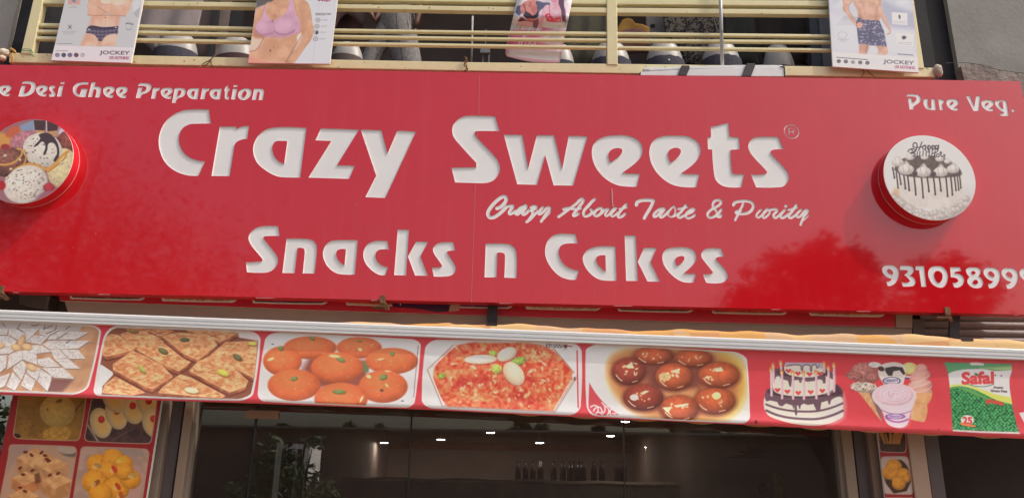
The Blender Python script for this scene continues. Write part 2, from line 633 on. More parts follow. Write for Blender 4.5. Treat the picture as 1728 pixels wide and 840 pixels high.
M_yellow = mat('pale_yellow_enamel', (0.72, 0.65, 0.385), 0.42, var=0.05, scale=6, bump=0.06, bscale=30, dirt=0.24, dirtcol=(0.42, 0.29, 0.14))
M_black_rubber = mat('black_rubber', (0.012, 0.012, 0.012), 0.6)
M_ground = mat('paving_ground', (0.27, 0.20, 0.15), 0.9, var=0.2, scale=1.2, bump=0.3, bscale=20)
M_road = mat('asphalt', (0.055, 0.053, 0.05), 0.9, var=0.25, scale=4, bump=0.4, bscale=80)
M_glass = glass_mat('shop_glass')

# ================================================================== ground
g = G(); g.box((-400, -400, -0.4), (400, 400, -0.004)); tag(g.obj('ground', M_ground), kind='structure')
g = G(); g.box((-300, -13.0, -0.004), (300, -5.5, 0.0)); tag(g.obj('road', M_road), kind='structure')
g = G(); g.box((-300, -5.4, -0.004), (300, 0.4, 0.13)); tag(g.obj('pavement', M_ground), kind='structure')

# ================================================================== the building
bld = thing('shop_building', (0, 0.4, 0), 'grey plastered building with a cream glass shop front and a dark shop interior', 'building')
# upper storey, beside the balcony
g = G(); g.pp([(-420, -420), (128, -420), (31, 0), (10, 92), (-160, 110), (-420, 110)], 0.16, 0.3); g.obj('plaster_wall', M_plaster, bld)
g = G(); g.pp([(128, -420), (155, -420), (62, 0), (30, 110), (6, 110), (31, 0)], 0.19, 0.3); g.obj('dark_column', M_column, bld)
g = G(); g.pp([(1532, 0), (1450, -420), (1520, -420), (1598, 0), (1623, 140), (1552, 140)], 0.19, 0.3); g.obj('dark_column', M_column, bld)
g = G(); g.pp([(1598, 0), (1520, -420), (2300, -420), (2300, 230), (1640, 170), (1619, 124)], 0.155, 0.3); g.obj('plaster_wall', M_plaster, bld)
g = G(); g.pp([(1621, 112), (1640, 107), (1662, 108), (1690, 118), (1760, 132), (1760, 190), (1640, 180)], 0.13, 0.06); g.obj('plaster_ledge', mat('rough_brown_plaster', (0.26, 0.225, 0.205), 0.95, var=0.25, scale=9, bump=0.8, bscale=40), bld)
# hidden wall behind the sign, cream lintel under it
g = G(); g.pp([(90, 150), (1545, 180), (1540, 500), (98, 480)], 0.16, 0.25); g.obj('wall', M_cream, bld)
g = G(); g.pp([(100, 478), (1538, 498), (1540, 618), (139, 605)], 0.118, 0.3); g.obj('lintel', M_cream, bld)
# upper room
gl = at(864, 122, 0.3).z
XL, XR = at(60, 60, 0.3).x, at(1545, 60, 0.3).x
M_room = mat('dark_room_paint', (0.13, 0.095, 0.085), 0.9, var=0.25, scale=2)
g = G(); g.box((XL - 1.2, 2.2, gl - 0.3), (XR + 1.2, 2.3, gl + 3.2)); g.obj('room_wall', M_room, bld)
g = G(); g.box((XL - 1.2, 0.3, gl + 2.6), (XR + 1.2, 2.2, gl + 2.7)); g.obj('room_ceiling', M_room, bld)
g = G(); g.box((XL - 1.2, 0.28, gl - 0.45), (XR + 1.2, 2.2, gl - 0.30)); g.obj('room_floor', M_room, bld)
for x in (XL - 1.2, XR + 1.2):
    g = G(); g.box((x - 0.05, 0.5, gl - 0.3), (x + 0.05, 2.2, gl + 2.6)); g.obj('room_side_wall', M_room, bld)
# shop room behind the glass
zc, zf = 2.21, 0.14
SL, SR = at(318, 700, 0.5).x, at(1418, 730, 0.5).x
M_in = mat('shop_wall_paint', (0.46, 0.33, 0.27), 0.7, var=0.12, scale=1.5)
M_inr = mat('shop_red_band', (0.42, 0.13, 0.06), 0.5, var=0.35, scale=6, stretch=(1, 1, 4))
M_ceil = mat('shop_ceiling_paint', (0.34, 0.26, 0.25), 0.7, var=0.15, scale=1.2)
YB = 7.6
g = G(); g.box((SL - 0.1, YB, zf), (SR + 0.1, YB + 0.1, zc)); g.obj('back_wall', M_in, bld)
g = G(); g.box((SL - 0.1, YB - 0.03, 2.02), (SR + 0.1, YB - 0.005, 2.125)); g.obj('wall_band', M_inr, bld)
g = G(); g.box((SL - 0.1, 0.16, zc), (SR + 0.1, YB, zc + 0.08)); g.obj('ceiling', M_ceil, bld)
g = G(); g.box((SL - 0.1, 0.12, zf - 0.1), (SR + 0.1, YB, zf)); g.obj('floor', mat('shop_floor_tile', (0.22, 0.17, 0.13), 0.3, var=0.1), bld)
for x in (SL - 0.06, SR + 0.06):
    g = G(); g.box((x - 0.04, 0.2, zf), (x + 0.04, YB, zc)); g.obj('shop_side_wall', M_in, bld)

# left pillar strips and door frame, right frame strips and pilaster
def strip(name, top, bot, Y, dy, m):
    """vertical member traced between two rows (left and right edge at each), carried down to the pavement"""
    (y0, a0, b0), (y1, a1, b1) = top, bot
    A0, B0, A1, B1 = at(a0, y0, Y), at(b0, y0, Y), at(a1, y1, Y), at(b1, y1, Y)
    xa, xb = (A0.x + A1.x) / 2, (B0.x + B1.x) / 2
    g = G(); g.box((xa, Y, 0.1), (xb, Y + dy, 2.30)); return g.obj(name, m, bld, bevel=0.004)
strip('pillar_strip', (678, 271, 287), (840, 246, 264), 0.10, 0.1, mat('grey_pillar', (0.23, 0.175, 0.135), 0.7, var=0.08, scale=3, dirt=0.2, dirtcol=(0.2, 0.15, 0.12)))
strip('shutter_channel', (678, 287, 311), (840, 264, 288), 0.135, 0.08, M_greyframe)
strip('door_frame', (678, 313, 327), (840, 290, 306), 0.105, 0.1, M_taupe)
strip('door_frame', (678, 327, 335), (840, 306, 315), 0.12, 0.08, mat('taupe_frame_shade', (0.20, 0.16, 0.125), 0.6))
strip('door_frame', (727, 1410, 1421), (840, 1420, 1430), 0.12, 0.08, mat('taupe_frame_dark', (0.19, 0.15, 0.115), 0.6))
strip('door_frame', (727, 1421, 1438), (840, 1430, 1449), 0.105, 0.1, M_taupe)
strip('shutter_channel', (727, 1440, 1465), (840, 1450, 1475), 0.135, 0.08, M_greyframe)
strip('pillar_strip', (727, 1465, 1482), (840, 1475, 1492), 0.10, 0.1, mat('brown_pillar', (0.24, 0.165, 0.12), 0.7, var=0.08, scale=3))
strip('pilaster', (732, 1532, 1559), (840, 1544, 1573), 0.05, 0.2, mat('cream_pilaster', (0.42, 0.285, 0.205), 0.75, var=0.07, scale=2.5, bump=0.1, dirt=0.2, dirtcol=(0.3, 0.22, 0.17)))
strip('pilaster_shaded_side', (732, 1559, 1584), (840, 1573, 1596), 0.10, 0.25, M_greyframe)  # side of the pilaster, its shade put in as grey colour

# glass panes: fixed side light, door leaf, fixed middle and right panes, with dark joints
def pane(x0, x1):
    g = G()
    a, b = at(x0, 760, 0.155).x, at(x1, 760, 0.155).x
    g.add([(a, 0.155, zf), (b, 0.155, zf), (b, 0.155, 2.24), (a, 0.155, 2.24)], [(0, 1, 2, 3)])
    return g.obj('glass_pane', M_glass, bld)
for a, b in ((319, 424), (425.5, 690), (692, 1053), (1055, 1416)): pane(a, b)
for x, m in ((424.6, M_black_rubber), (691, M_black_rubber), (1054, mat('clear_joint', (0.035, 0.03, 0.026), 0.3))):
    a = at(x, 760, 0.135).x
    g = G(); g.box((a - 0.003, 0.145, zf), (a + 0.003, 0.161, 2.24)); g.obj('glass_joint', m, bld)
g = G(); g.pp([(425, 691), (470, 692), (469, 706.5), (413, 705), (414, 693)], 0.143, 0.024)
g.obj('patch_fitting', mat('brown_patch_fitting', (0.27, 0.165, 0.11), 0.45, var=0.05), bld)
g = G(); g.pp([(428, 690.3), (472, 691.3), (472, 692.5), (428, 691.6)], 0.141, 0.004); g.obj('patch_gasket', M_black_rubber, bld)
# far left sliver: the neighbour's wall, its shade put into a dark colour, and a shutter box
nb = thing('neighbour_wall', at(-60, 700, 0.55), 'shade-darkened brown wall of the next shop with a grey shutter box, seen under the left end of the sign', 'wall')
g = G(); g.pp([(-420, 430), (135, 440), (139, 560), (-420, 550)], 0.25, 0.2); g.obj('wall_panel', M_darkwall, nb)
g = G(); g.pp([(33, 497), (82, 499), (78, 521), (32, 512)], 0.17, 0.08); g.obj('shutter_box', mat('shutter_box_grey', (0.16, 0.125, 0.115), 0.6), nb)
g = G(); g.pp([(80, 499), (84, 499), (80, 521), (76, 521)], 0.165, 0.01); g.obj('cover_strip', mat('grey_cover_strip', (0.22, 0.18, 0.165), 0.6), nb)
# right neighbour: shutter box with slats, and a dark opening below
ns = thing('rolling_shutter', at(1700, 620, 0.45), 'rolled up grey shutter of the next shop above its dark opening, at the right edge', 'shutter')
M_slat = mat('shutter_slat_paint', (0.34, 0.26, 0.26), 0.6, metal=0.0, var=0.12, scale=6)
xs0, xs1 = at(1541, 560, 0.16).x, at(2150, 560, 0.16).x
zt = at(1640, 500, 0.16).z
for i in range(9):
    g = G(); z = zt - i * 0.040
    vs, fs = [], []
    for k in range(6):
        th = math.pi * k / 5
        for x in (xs0 + 0.05, xs1):
            vs.append((x, 0.18 - 0.012 * math.sin(th), z - 0.039 * k / 5))
    for k in range(5): fs.append((2 * k, 2 * k + 2, 2 * k + 3, 2 * k + 1))
    g.add(vs, fs); g.obj('slat', M_slat, ns)
g = G(); g.pp([(1541, 538), (1561, 539), (1561, 575), (1541, 573)], 0.15, 0.05); g.obj('end_plate', mat('shutter_end_plate', (0.22, 0.175, 0.165), 0.55), ns)
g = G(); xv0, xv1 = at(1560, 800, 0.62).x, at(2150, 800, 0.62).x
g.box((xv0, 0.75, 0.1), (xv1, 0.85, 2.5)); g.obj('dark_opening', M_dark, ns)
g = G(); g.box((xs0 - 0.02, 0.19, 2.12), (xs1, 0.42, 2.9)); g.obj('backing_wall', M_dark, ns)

# ================================================================== the big red sign
sign = thing('shop_sign', at(800, 531, 0.0), 'large glossy red sign board with cut-out white lettering and two round cake pictures', 'sign')
def red_gloss():
    m = mat('red_acrylic', (0.60, 0.009, 0.017), 0.12, var=0.03, scale=2.0, spec=0.5)
    t = m.node_tree; N, L = t.nodes, t.links
    b = N['Principled BSDF']
    tc = N.new('ShaderNodeTexCoord')
    n1 = N.new('ShaderNodeTexNoise'); n1.inputs['Scale'].default_value = 1.3; n1.inputs['Detail'].default_value = 2
    L.new(tc.outputs['Object'], n1.inputs['Vector'])
    bp = N.new('ShaderNodeBump'); bp.inputs['Strength'].default_value = 0.10; bp.inputs['Distance'].default_value = 0.03
    L.new(n1.outputs['Fac'], bp.inputs['Height'])
    L.new(bp.outputs[0], b.inputs['Normal'])
    b.inputs['Coat Weight'].default_value = 1.0; b.inputs['Coat Roughness'].default_value = 0.03; b.inputs['Coat IOR'].default_value = 1.5
    L.new(bp.outputs[0], b.inputs['Coat Normal'])
    # faint vertical dust streaks left by rain
    ms = N.new('ShaderNodeMapping'); ms.inputs['Scale'].default_value = (9, 1, 0.7); L.new(tc.outputs['Object'], ms.inputs[0])
    ns_ = N.new('ShaderNodeTexNoise'); ns_.inputs['Scale'].default_value = 2.2; ns_.inputs['Detail'].default_value = 7; L.new(ms.outputs[0], ns_.inputs['Vector'])
    rs_ = N.new('ShaderNodeMapRange'); rs_.inputs[1].default_value = 0.5; rs_.inputs[2].default_value = 0.8; rs_.inputs[3].default_value = 0; rs_.inputs[4].default_value = 0.025; L.new(ns_.outputs['Fac'], rs_.inputs[0])
    mx_ = N.new('ShaderNodeMix'); mx_.data_type = 'RGBA'; L.new(rs_.outputs[0], mx_.inputs['Factor']); L.new(b.inputs['Base Color'].links[0].from_socket, mx_.inputs[6]); mx_.inputs[7].default_value = (0.55, 0.42, 0.36, 1); L.new(mx_.outputs[2], b.inputs['Base Color'])
    n2 = N.new('ShaderNodeTexNoise'); n2.inputs['Scale'].default_value = 3.0; n2.inputs['Detail'].default_value = 9; n2.inputs['Roughness'].default_value = 0.7
    L.new(tc.outputs['Object'], n2.inputs['Vector'])
    mr = N.new('ShaderNodeMapRange'); mr.inputs[1].default_value = 0.3; mr.inputs[2].default_value = 0.75
    mr.inputs[3].default_value = 0.04; mr.inputs[4].default_value = 0.10
    L.new(n2.outputs['Fac'], mr.inputs[0]); L.new(mr.outputs[0], b.inputs['Roughness'])
    return m
M_red = red_gloss()
M_reds = mat('red_side_vinyl', (0.58, 0.016, 0.022), 0.4, var=0.1, scale=8)
M_let = mat('white_acrylic', (0.81, 0.81, 0.815), 0.45, var=0.025, scale=5, dirt=0.08, dirtcol=(0.5, 0.47, 0.44))
Z1, Z2, Z3, Z4 = (260, 180, 8), (260, 255, 8), (476, 200, 8), (530, 240, 8)
Z5, Z7, Z8 = (750, 190, 8), (920, 220, 8), (1080, 200, 6.4)
Z9, Z10, Z11, Z12 = (400, 375, 8), (600, 375, 8), (800, 385, 8), (1000, 385, 7.2)
ZA, ZB, ZC, ZD = (0, 125, 7.2), (220, 125, 7.2), (1520, 145, 8.308), (1480, 435, 6.968)
P1 = (0, 0, 1)
LET = [
 (Z1, '740,38 510,38~ 380,55~ 250,115~ 140,220~ 80,350~ 62,470~ 80,600~ 135,730~ 215,820~ 320,885~ 430,922~ 540,935~ 600,930 690,737 590,725~ 490,690~ 410,630~ 355,545~ 335,450~ 350,350~ 400,280~ 480,240~ 560,232~ 765,230'),
 (Z1, '888,268 1115,270 1112,305 1170,274~ 1230,262~ 1282,262 1256,437 1190,444~ 1120,475~ 1085,522 1020,938 775,935'),
 (P1, '517.2,216 500,214.8~ 476,214.4~ 460,215.6~ 447.5,219.4~ 436,228.8~ 429.4,240~ 427.2,252.5~ 429.4,265~ 435,276~ 447.5,286.9~ 458.7,293.7~ 470,298.1~ 480,299.2~ 506.6,299.7', '485,238.1 476,237.8~ 467.5,238.1~ 462.5,241~ 459.4,250~ 462.5,262.5~ 468.7,270.6~ 479.7,276.5'),
 (Z3, '525,132 1040,150 742,630 982,638 905,815 355,798 665,305 450,295'),
 (P1, '608.7,218.7 643.7,219.7 654,259.4 670.7,220.2 702.1,222.1 650.2,334 616.5,332.7 635,296.2'),
 (Z5, '685,50 480,43~ 330,42~ 240,60~ 165,110~ 115,180~ 105,250~ 125,330~ 185,410~ 432,680 432,738 95,742 145,943 420,951~ 540,952~ 620,935~ 690,890~ 740,810~ 748,730~ 720,650~ 655,565~ 440,338~ 408,285~ 414,260~ 445,250~ 742,252'),
 (Z5, '800,298 1050,300 1132,755 1250,305 1480,305 1592,760 1680,312 1932,320 1738,985 1475,982 1362,575 1250,975 985,968'),
 (Z7, '1235,760 1100,758~ 980,740~ 860,685~ 740,580~ 660,450~ 630,310~ 650,200~ 710,130~ 820,80~ 960,65~ 1100,70~ 1220,110~ 1295,180~ 1315,270~ 1295,350~ 1230,430~ 1130,510~ 1045,568 1100,580~ 1180,584~ 1280,585', '880,432 855,350~ 862,300~ 900,260~ 960,240~ 1020,245~ 1042,275~ 1020,330~ 950,390~'),
 (Z8, '607,742 450,738~ 330,705~ 220,625~ 140,520~ 103,400~ 115,290~ 170,220~ 270,188~ 400,185~ 520,195~ 620,250~ 655,330~ 640,410~ 580,490~ 450,585 500,598~ 560,600~ 642,600', '335,478 303,400~ 312,350~ 360,320~ 410,318~ 442,345~ 425,400~ 380,445~'),
 (Z8, '955,45 968,195 1070,205 1078,332 980,338 990,555~ 1005,592~ 1035,600~ 1128,600 1092,742 960,742~ 880,720~ 820,665~ 798,580~ 780,335 735,332 728,203 768,200 765,92'),
 (Z8, '1495,200 1552,332 1438,338~ 1412,358~ 1430,395~ 1540,510~ 1600,590~ 1605,660~ 1560,725~ 1495,743~ 1255,743 1197,603 1345,600~ 1372,585~ 1362,560~ 1205,390~ 1170,310~ 1185,250~ 1230,210~ 1290,198~'),
 (Z9, '555,52 400,48~ 300,60~ 210,110~ 160,180~ 160,240~ 200,320~ 335,485~ 345,512~ 318,528~ 120,535 135,672 380,678~ 470,650~ 540,570~ 550,490~ 510,410~ 370,235~ 355,205~ 378,188~ 572,185'),
 (Z9, '670,218 920,222~ 1010,238~ 1065,290~ 1078,370~ 1045,690 885,688 915,390~ 905,360~ 880,345~ 818,345 778,685 612,683'),
 (Z9, '1630,240 1590,703 1400,700~ 1310,670~ 1220,590~ 1170,490~ 1162,400~ 1195,310~ 1260,255~ 1360,240~', '1472,362 1452,578 1400,545~ 1350,480~ 1340,410~ 1360,375~ 1400,360~'),
 (Z10, '430,252 452,368 330,368~ 280,400~ 268,455~ 290,520~ 350,580~ 440,600 402,712 300,700~ 190,620~ 125,530~ 105,440~ 120,360~ 170,290~ 250,255~ 330,248~'),
 (Z10, '570,95 722,98 682,715 522,712'),
 (Z10, '820,258 980,262 875,460 978,720 805,718 708,460'),
 (Z10, '1318,270 1345,382 1260,385~ 1235,400~ 1250,430~ 1320,540~ 1350,600~ 1345,660~ 1310,705~ 1240,728~ 1058,730 1032,608 1145,605~ 1168,590~ 1155,560~ 1065,430~ 1045,370~ 1065,320~ 1110,285~ 1180,268~'),
 (Z11, '158,205 420,208~ 500,225~ 555,280~ 575,360~ 572,672 408,665 418,370~ 405,340~ 375,328~ 315,328 303,662 142,660'),
 (Z11, '1370,80 1400,208 1240,208~ 1170,240~ 1145,310~ 1160,400~ 1220,490~ 1310,545~ 1415,565 1380,692 1280,690~ 1150,640~ 1040,530~ 975,410~ 960,300~ 985,190~ 1050,110~ 1140,75~ 1240,72~'),
 (P1, '1038.6,415.8 1016,415~ 1002.5,416.9~ 991.2,421.9~ 984.4,431.2~ 983.5,438.7~ 987.5,450~ 996.2,461.2~ 1006.2,468.7~ 1016,472.5~ 1040.5,473.2', '1021.9,430.5 1022.6,457.9 1015.3,453~ 1008.3,444.7~ 1006,437.8~ 1007.6,432.9~ 1013.9,430.5~'),
 (Z12, '390,85 525,88 550,640 408,638'),
 (Z12, '628,235 780,238 705,412 820,648 668,645 549,408'),
 (Z12, '1230,658 1120,655~ 1040,625~ 940,545~ 870,450~ 848,370~ 862,290~ 920,245~ 1020,228~ 1140,232~ 1225,265~ 1262,330~ 1250,400~ 1200,465~ 1110,540 1160,549~ 1255,550', '1028,458 1005,395~ 1015,360~ 1060,338~ 1105,340~ 1118,365~ 1090,415~'),
 (Z12, '1560,245 1602,345 1520,350~ 1500,365~ 1515,395~ 1610,500~ 1642,570~ 1630,620~ 1560,662~ 1380,660 1340,560 1440,553~ 1462,540~ 1450,515~ 1350,390~ 1320,330~ 1340,275~ 1390,245~ 1450,240~'),
 # small upper left line
 (ZA, '283,90 380,90~ 425,112~ 437,150~ 420,205~ 375,250~ 300,273~ 222,272 262,140 312,140 292,238 345,215~ 378,165~ 375,130~ 350,120~ 262,120'),
 (ZA, '722,142 772,142 745,275 692,275'), (ZA, '742,95 790,98 778,125 735,122'),
 (ZA, '1078,100 1070,132 1000,130~ 950,150~ 930,195~ 940,235~ 968,248 988,195 975,178 1066,178 1042,280 980,280~ 920,262~ 888,215~ 890,160~ 930,115~ 990,100~'),
 (ZA, '1115,98 1165,100 1150,150 1195,152~ 1228,172~ 1228,210~ 1208,288 1155,286 1172,215~ 1165,190~ 1140,188 1120,282 1068,282'),
 (ZB, '110,112 200,112~ 248,130~ 258,165~ 235,205~ 190,235~ 142,252~ 125,295 65,295 98,160 150,162 135,215 180,200~ 198,170~ 180,150~ 92,150'),
 (ZB, '540,170 630,172~ 668,190~ 670,235~ 640,275~ 572,302~ 553,355 505,352', '585,200 570,275 605,250~ 622,215~ 615,203~'),
 (ZB, '1248,175 1300,178 1275,312 1225,310'), (ZB, '1258,130 1305,132 1300,160 1248,158'),
 (ZB, '1400,175~ 1460,190~ 1472,235~ 1440,290~ 1380,318~ 1325,300~ 1308,250~ 1335,200~', '1395,205~ 1415,230~ 1400,265~ 1375,288~ 1360,265~ 1368,225~'),
 # upper right line
 (ZC, '85,120 200,115~ 262,132~ 285,180~ 268,228~ 222,262~ 186,284 180,332 125,332 100,172 155,172 170,235 205,215~ 222,180~ 200,155~ 85,152'),
 (ZC, '330,180 388,182 385,260~ 400,300~ 430,310 430,182 480,182 500,340 420,338~ 360,322~ 325,270~ 320,220~'),
 (ZC, '525,185 580,185 582,200 610,190 608,235 590,245~ 585,270~ 602,340 550,340'),
 (ZC, '910,138 970,140 1035,285 1060,138 1120,142 1095,355 1022,355'),
 (ZC, '1480,205 1515,400~ 1500,420~ 1400,420 1380,388 1440,385~ 1455,370 1400,345~ 1340,285~ 1322,235~ 1345,210~ 1390,200~', '1430,225 1440,320 1400,290~ 1380,240~ 1400,222~'),
 (ZC, '1552,325 1600,325 1605,362 1558,365'),
 # telephone number
 (ZD, '275,92 390,95~ 428,120~ 428,165~ 385,205 435,235~ 455,285~ 430,325~ 380,335~ 305,335 285,280 350,290~ 385,275~ 375,250~ 315,200 360,165~ 358,148~ 340,143~ 268,140'),
 (ZD, '455,95 555,95 582,338 522,338 495,145 452,142'),
 (ZD, '700,95~ 780,110~ 830,180~ 828,270~ 790,335~ 740,350~ 660,315~ 610,235~ 602,165~ 635,110~', '720,152~ 762,180~ 770,235~ 745,285~ 720,292~ 690,260~ 672,200~ 685,162~'),
 (ZD, '858,108 975,108 998,158 925,162~ 915,182 985,195~ 1025,245~ 1010,310~ 960,345~ 908,345 885,290 930,290~ 955,270~ 935,240~ 868,228'),
 (ZD, '1110,108~ 1190,115~ 1222,150~ 1195,212 1235,245~ 1250,300~ 1220,345~ 1150,355~ 1085,320~ 1062,270~ 1090,225 1055,180~ 1045,140~ 1070,115~', '1135,152~ 1158,172~ 1145,192~ 1118,184~ 1115,160~', '1160,255~ 1190,285~ 1175,305~ 1138,305~ 1128,280~'),
]
letters = []          # each: list of loops in photograph pixels (outline first, then counters)
for o, *ls in LET: letters.append([path(l, o) for l in ls])
E_, A_, R_, T_, N_, S_ = letters[7], letters[13], letters[1], letters[9], letters[12], letters[10]
def place(gl, o, x0, y0, x1, y1, slant=0.0):
    al = gl[0]; lo, hi = al.min(0), al.max(0)
    out = []
    for l in gl:
        q = (l - lo) / (hi - lo)
        x = x0 + q[:, 0] * (x1 - x0) + slant * (0.5 - q[:, 1]) * (y1 - y0)
        out.append(np.stack([o[0] + x / o[2], o[1] + (y0 + q[:, 1] * (y1 - y0)) / o[2]], 1))
    letters.append(out)
for b in ((-22, 135, 140, 272), (430, 135, 585, 275), (1243, 150, 1398, 290), (1402, 152, 1555, 294)): place(E_, ZA, b[0] + 8, b[1], b[2] - 6, b[3], 0.10)
place(S_, ZA, 592, 140, 680, 278, 0.12)
place(R_, ZB, 252, 165, 360, 302, 0.0); place(E_, ZB, 368, 165, 514, 303, 0.10)
place(A_, ZB, 690, 172, 832, 308, 0.07); place(R_, ZB, 850, 172, 960, 308); place(A_, ZB, 964, 178, 1106, 310, 0.07)
place(T_, ZB, 1140, 140, 1212, 312, 0.12); place(N_, ZB, 1482, 178, 1622, 318, 0.07)
place(E_, ZC, 642, 182, 815, 348, -0.06); place(E_, ZC, 1132, 195, 1310, 357, -0.06)
nine = ['130,85~ 210,95~ 255,150~ 250,230~ 215,295~ 170,325~ 125,328 110,275 150,270~ 175,245 110,220~ 65,165~ 65,115~ 95,88~', '150,130~ 185,160~ 185,197 140,180~ 120,155~ 128,132~']
for dx, dy in ((0, 0), (1192, 27), (1404, 33), (1616, 38)):
    letters.append([path(l, (ZD[0] + dx / ZD[2], ZD[1] + dy / ZD[2], ZD[2])) for l in nine])
# the part of the upper left line outside the frame ("Pur")
place(letters[30], ZA, -640, 88, -447, 268); place(R_, ZA, -155, 132, -50, 268)
place(letters[36], ZA, -400, 132, -225, 268, 0.2)
# script line, as the outline of brush strokes
def st(t, o, r): return (path(' '.join(w + '~' for w in t.split()), o, closed=False, n=6), r / o[2])
ZE, ZF, ZG = (810, 320, 8), (1000, 325, 8.64), (1190, 325, 8.64)
strokes = [st(t, ZE, r) for t, r in (
 ('230,252 300,215 352,150 345,100 300,98 215,160 135,255 108,320 130,370 185,372 265,322 352,238', 25),
 ('365,225 400,222 445,222 405,285 398,322 430,320 478,285', 21),
 ('612,222 560,236 505,285 485,322 512,330 570,275 622,215 585,295 580,332 612,328 662,275', 20),
 ('690,238 762,238 695,280 718,302 700,350 645,425 632,432 680,398 742,330 785,285', 19),
 ('852,238 800,298 802,330 850,302 938,242 885,335 828,428', 19), ('868,395 955,300', 8),
 ('1062,365 1150,300 1300,190 1390,128 1340,230 1262,335 1272,352 1330,320', 20), ('1130,265 1190,248 1270,258 1360,250', 19),
 ('1548,128 1470,205 1405,290 1410,350 1455,352 1515,305 1500,268', 20), ('1455,240 1545,130', 14), ('1515,300 1580,270', 10))]
strokes += [st(t, ZF, r) for t, r in (
 ('112,225 50,262 24,312 58,338 120,302 142,242 112,225', 21), ('140,300 226,238 188,306 198,338 246,312 336,222 276,308 282,344 322,332 372,285', 16.5),
 ('490,172 430,240 382,310 376,352 420,350 475,308', 20), ('392,236 500,214', 16),
 ('642,178 660,132 722,112 820,108 890,118', 26), ('888,120 850,210 790,308 755,372', 24),
 ('1030,230 962,250 898,312 902,350 962,318 1042,235 992,318 995,358 1052,328 1110,270', 20),
 ('1098,320 1184,202 1210,258 1202,314 1158,350 1114,338', 14.5), ('1150,350 1195,340 1250,300', 14),
 ('1362,182 1300,270 1248,328 1265,362 1320,340 1368,315', 20), ('1252,236 1380,212', 17),
 ('1368,312 1465,270 1480,236 1425,250 1362,318 1380,368 1440,358 1495,322', 19))]
strokes += [st(t, ZG, r) for t, r in (
 ('205,345 162,262 115,190 140,122 205,108 236,140 190,190 85,250 38,310 62,358 130,348 195,300 236,245', 20), ('236,325 212,355 160,330', 18),
 ('415,180 440,142 540,122 642,128 700,172 690,240 630,292 540,308 460,297 452,282 520,262', 22), ('558,160 510,260 440,398', 18),
 ('818,248 765,300 750,345 778,360 830,325 912,238 848,318 852,364 890,352 948,290', 16.5),
 ('938,262 970,245 1050,250 1002,318 1012,362 1060,348 1110,300', 20), ('1165,252 1108,320 1112,362 1150,358 1215,312', 20), ('1178,194 1180,195', 25),
 ('1332,182 1270,270 1222,338 1242,368 1300,338 1345,305', 20), ('1217,250 1340,216', 17),
 ('1402,250 1342,310 1347,352 1390,342 1490,252 1440,350 1395,466', 19), ('1440,400 1515,330', 9))]
script = contours(812, 1376, 322, 386, 0.5, strokes)
# registered mark: ring and R
ring = [np.array([(1336 + 13.2 * k * math.cos(t) + 0.6 * math.sin(t), 222 + 12 * k * math.sin(t) + 1.0 * math.cos(t)) for t in np.linspace(0, 2 * math.pi, 32, endpoint=False)]) for k in (1.0, 0.86)]
letters.append(ring)
ZR = (1310, 200, 18.66)
strR = [st(t, ZR, 16) for t in ('400,310 410,505',)] + [(path('400,312 520,310~ 570,350~ 530,410~ 405,412', ZR, False), 15 / 18.66), (path('490,412 590,505', ZR, False), 15 / 18.66)]
letters.append(sorted(contours(1326, 1346, 211, 232, 0.25, strR), key=lambda l: -(np.ptp(l[:, 0]) * np.ptp(l[:, 1]))))
# group the script loops: outline + the holes it holds
outer = []
for l in script:
    if not any(inside(np.array([l[0, 0]]), np.array([l[0, 1]]), k)[0] for k in script if k is not l): outer.append([l])
for l in script:
    for k in outer:
        if l is not k[0] and inside(np.array([l[0, 0]]), np.array([l[0, 1]]), k[0])[0]: k.append(l)
DEP0 = 0.0048
SIGN = [(-270, 105.2), (1722, 137.5), (1797, 532), (-300, 484.5)]
holes = []
for L_, nm in [(x, 'letter') for x in letters] + [(x, 'script_lettering') for x in outer]:
    DEP = DEP0 if max(np.ptp(l[:, 1]) for l in L_) > 48 else 0.0024
    xz = [toXZ(l, 0.0) for l in L_]
    holes += xz
    vs, fs = fill2d(xz, DEP)
    g = G(); g.add(vs, fs)
    for l in xz:
        n = len(l)
        area = sum(l[i][0] * l[(i + 1) % n][1] - l[(i + 1) % n][0] * l[i][1] for i in range(n))
        is_hole = l is not xz[0]
        if (area > 0) == is_hole: l = l[::-1]
        vs = [Vector((p[0], 0.0015, p[1])) for p in l] + [Vector((p[0], DEP, p[1])) for p in l]
        g.add(vs, [(i, i + n, (i + 1) % n + n, (i + 1) % n) for i in range(n)])
    g.obj(nm, M_let, sign)
ol = toXZ(SIGN, 0.0)
vs, fs = fill2d([ol] + holes, 0.0)
g = G(); g.add(vs, fs)
for l in [ol] + holes:
    n = len(l)
    area = sum(l[i][0] * l[(i + 1) % n][1] - l[(i + 1) % n][0] * l[i][1] for i in range(n))
    if (area < 0) != (l is not ol): l = l[::-1]
    vs = [Vector((p[0], 0.0, p[1])) for p in l] + [Vector((p[0], 0.0015, p[1])) for p in l]
    g.add(vs, [(i, i + n, (i + 1) % n + n, (i + 1) % n) for i in range(n)])
g.obj('panel', M_red, sign)
g = G()
P_ = [at(x, y, 0.0) for x, y in SIGN]
Pa = [p + Vector((0, DEP0 + 0.002, 0)) for p in P_]
D = Vector((0, 0.062, 0))
g.add(Pa + [p + D for p in Pa], [(0, 3, 2, 1)[::-1], (7, 6, 5, 4)[::-1]] + [(i, i + 4, (i + 1) % 4 + 4, (i + 1) % 4) for i in range(4)])
g.obj('box_frame', M_reds, sign)
M_joint = mat('joint_sealant', (0.60, 0.16, 0.17), 0.5)
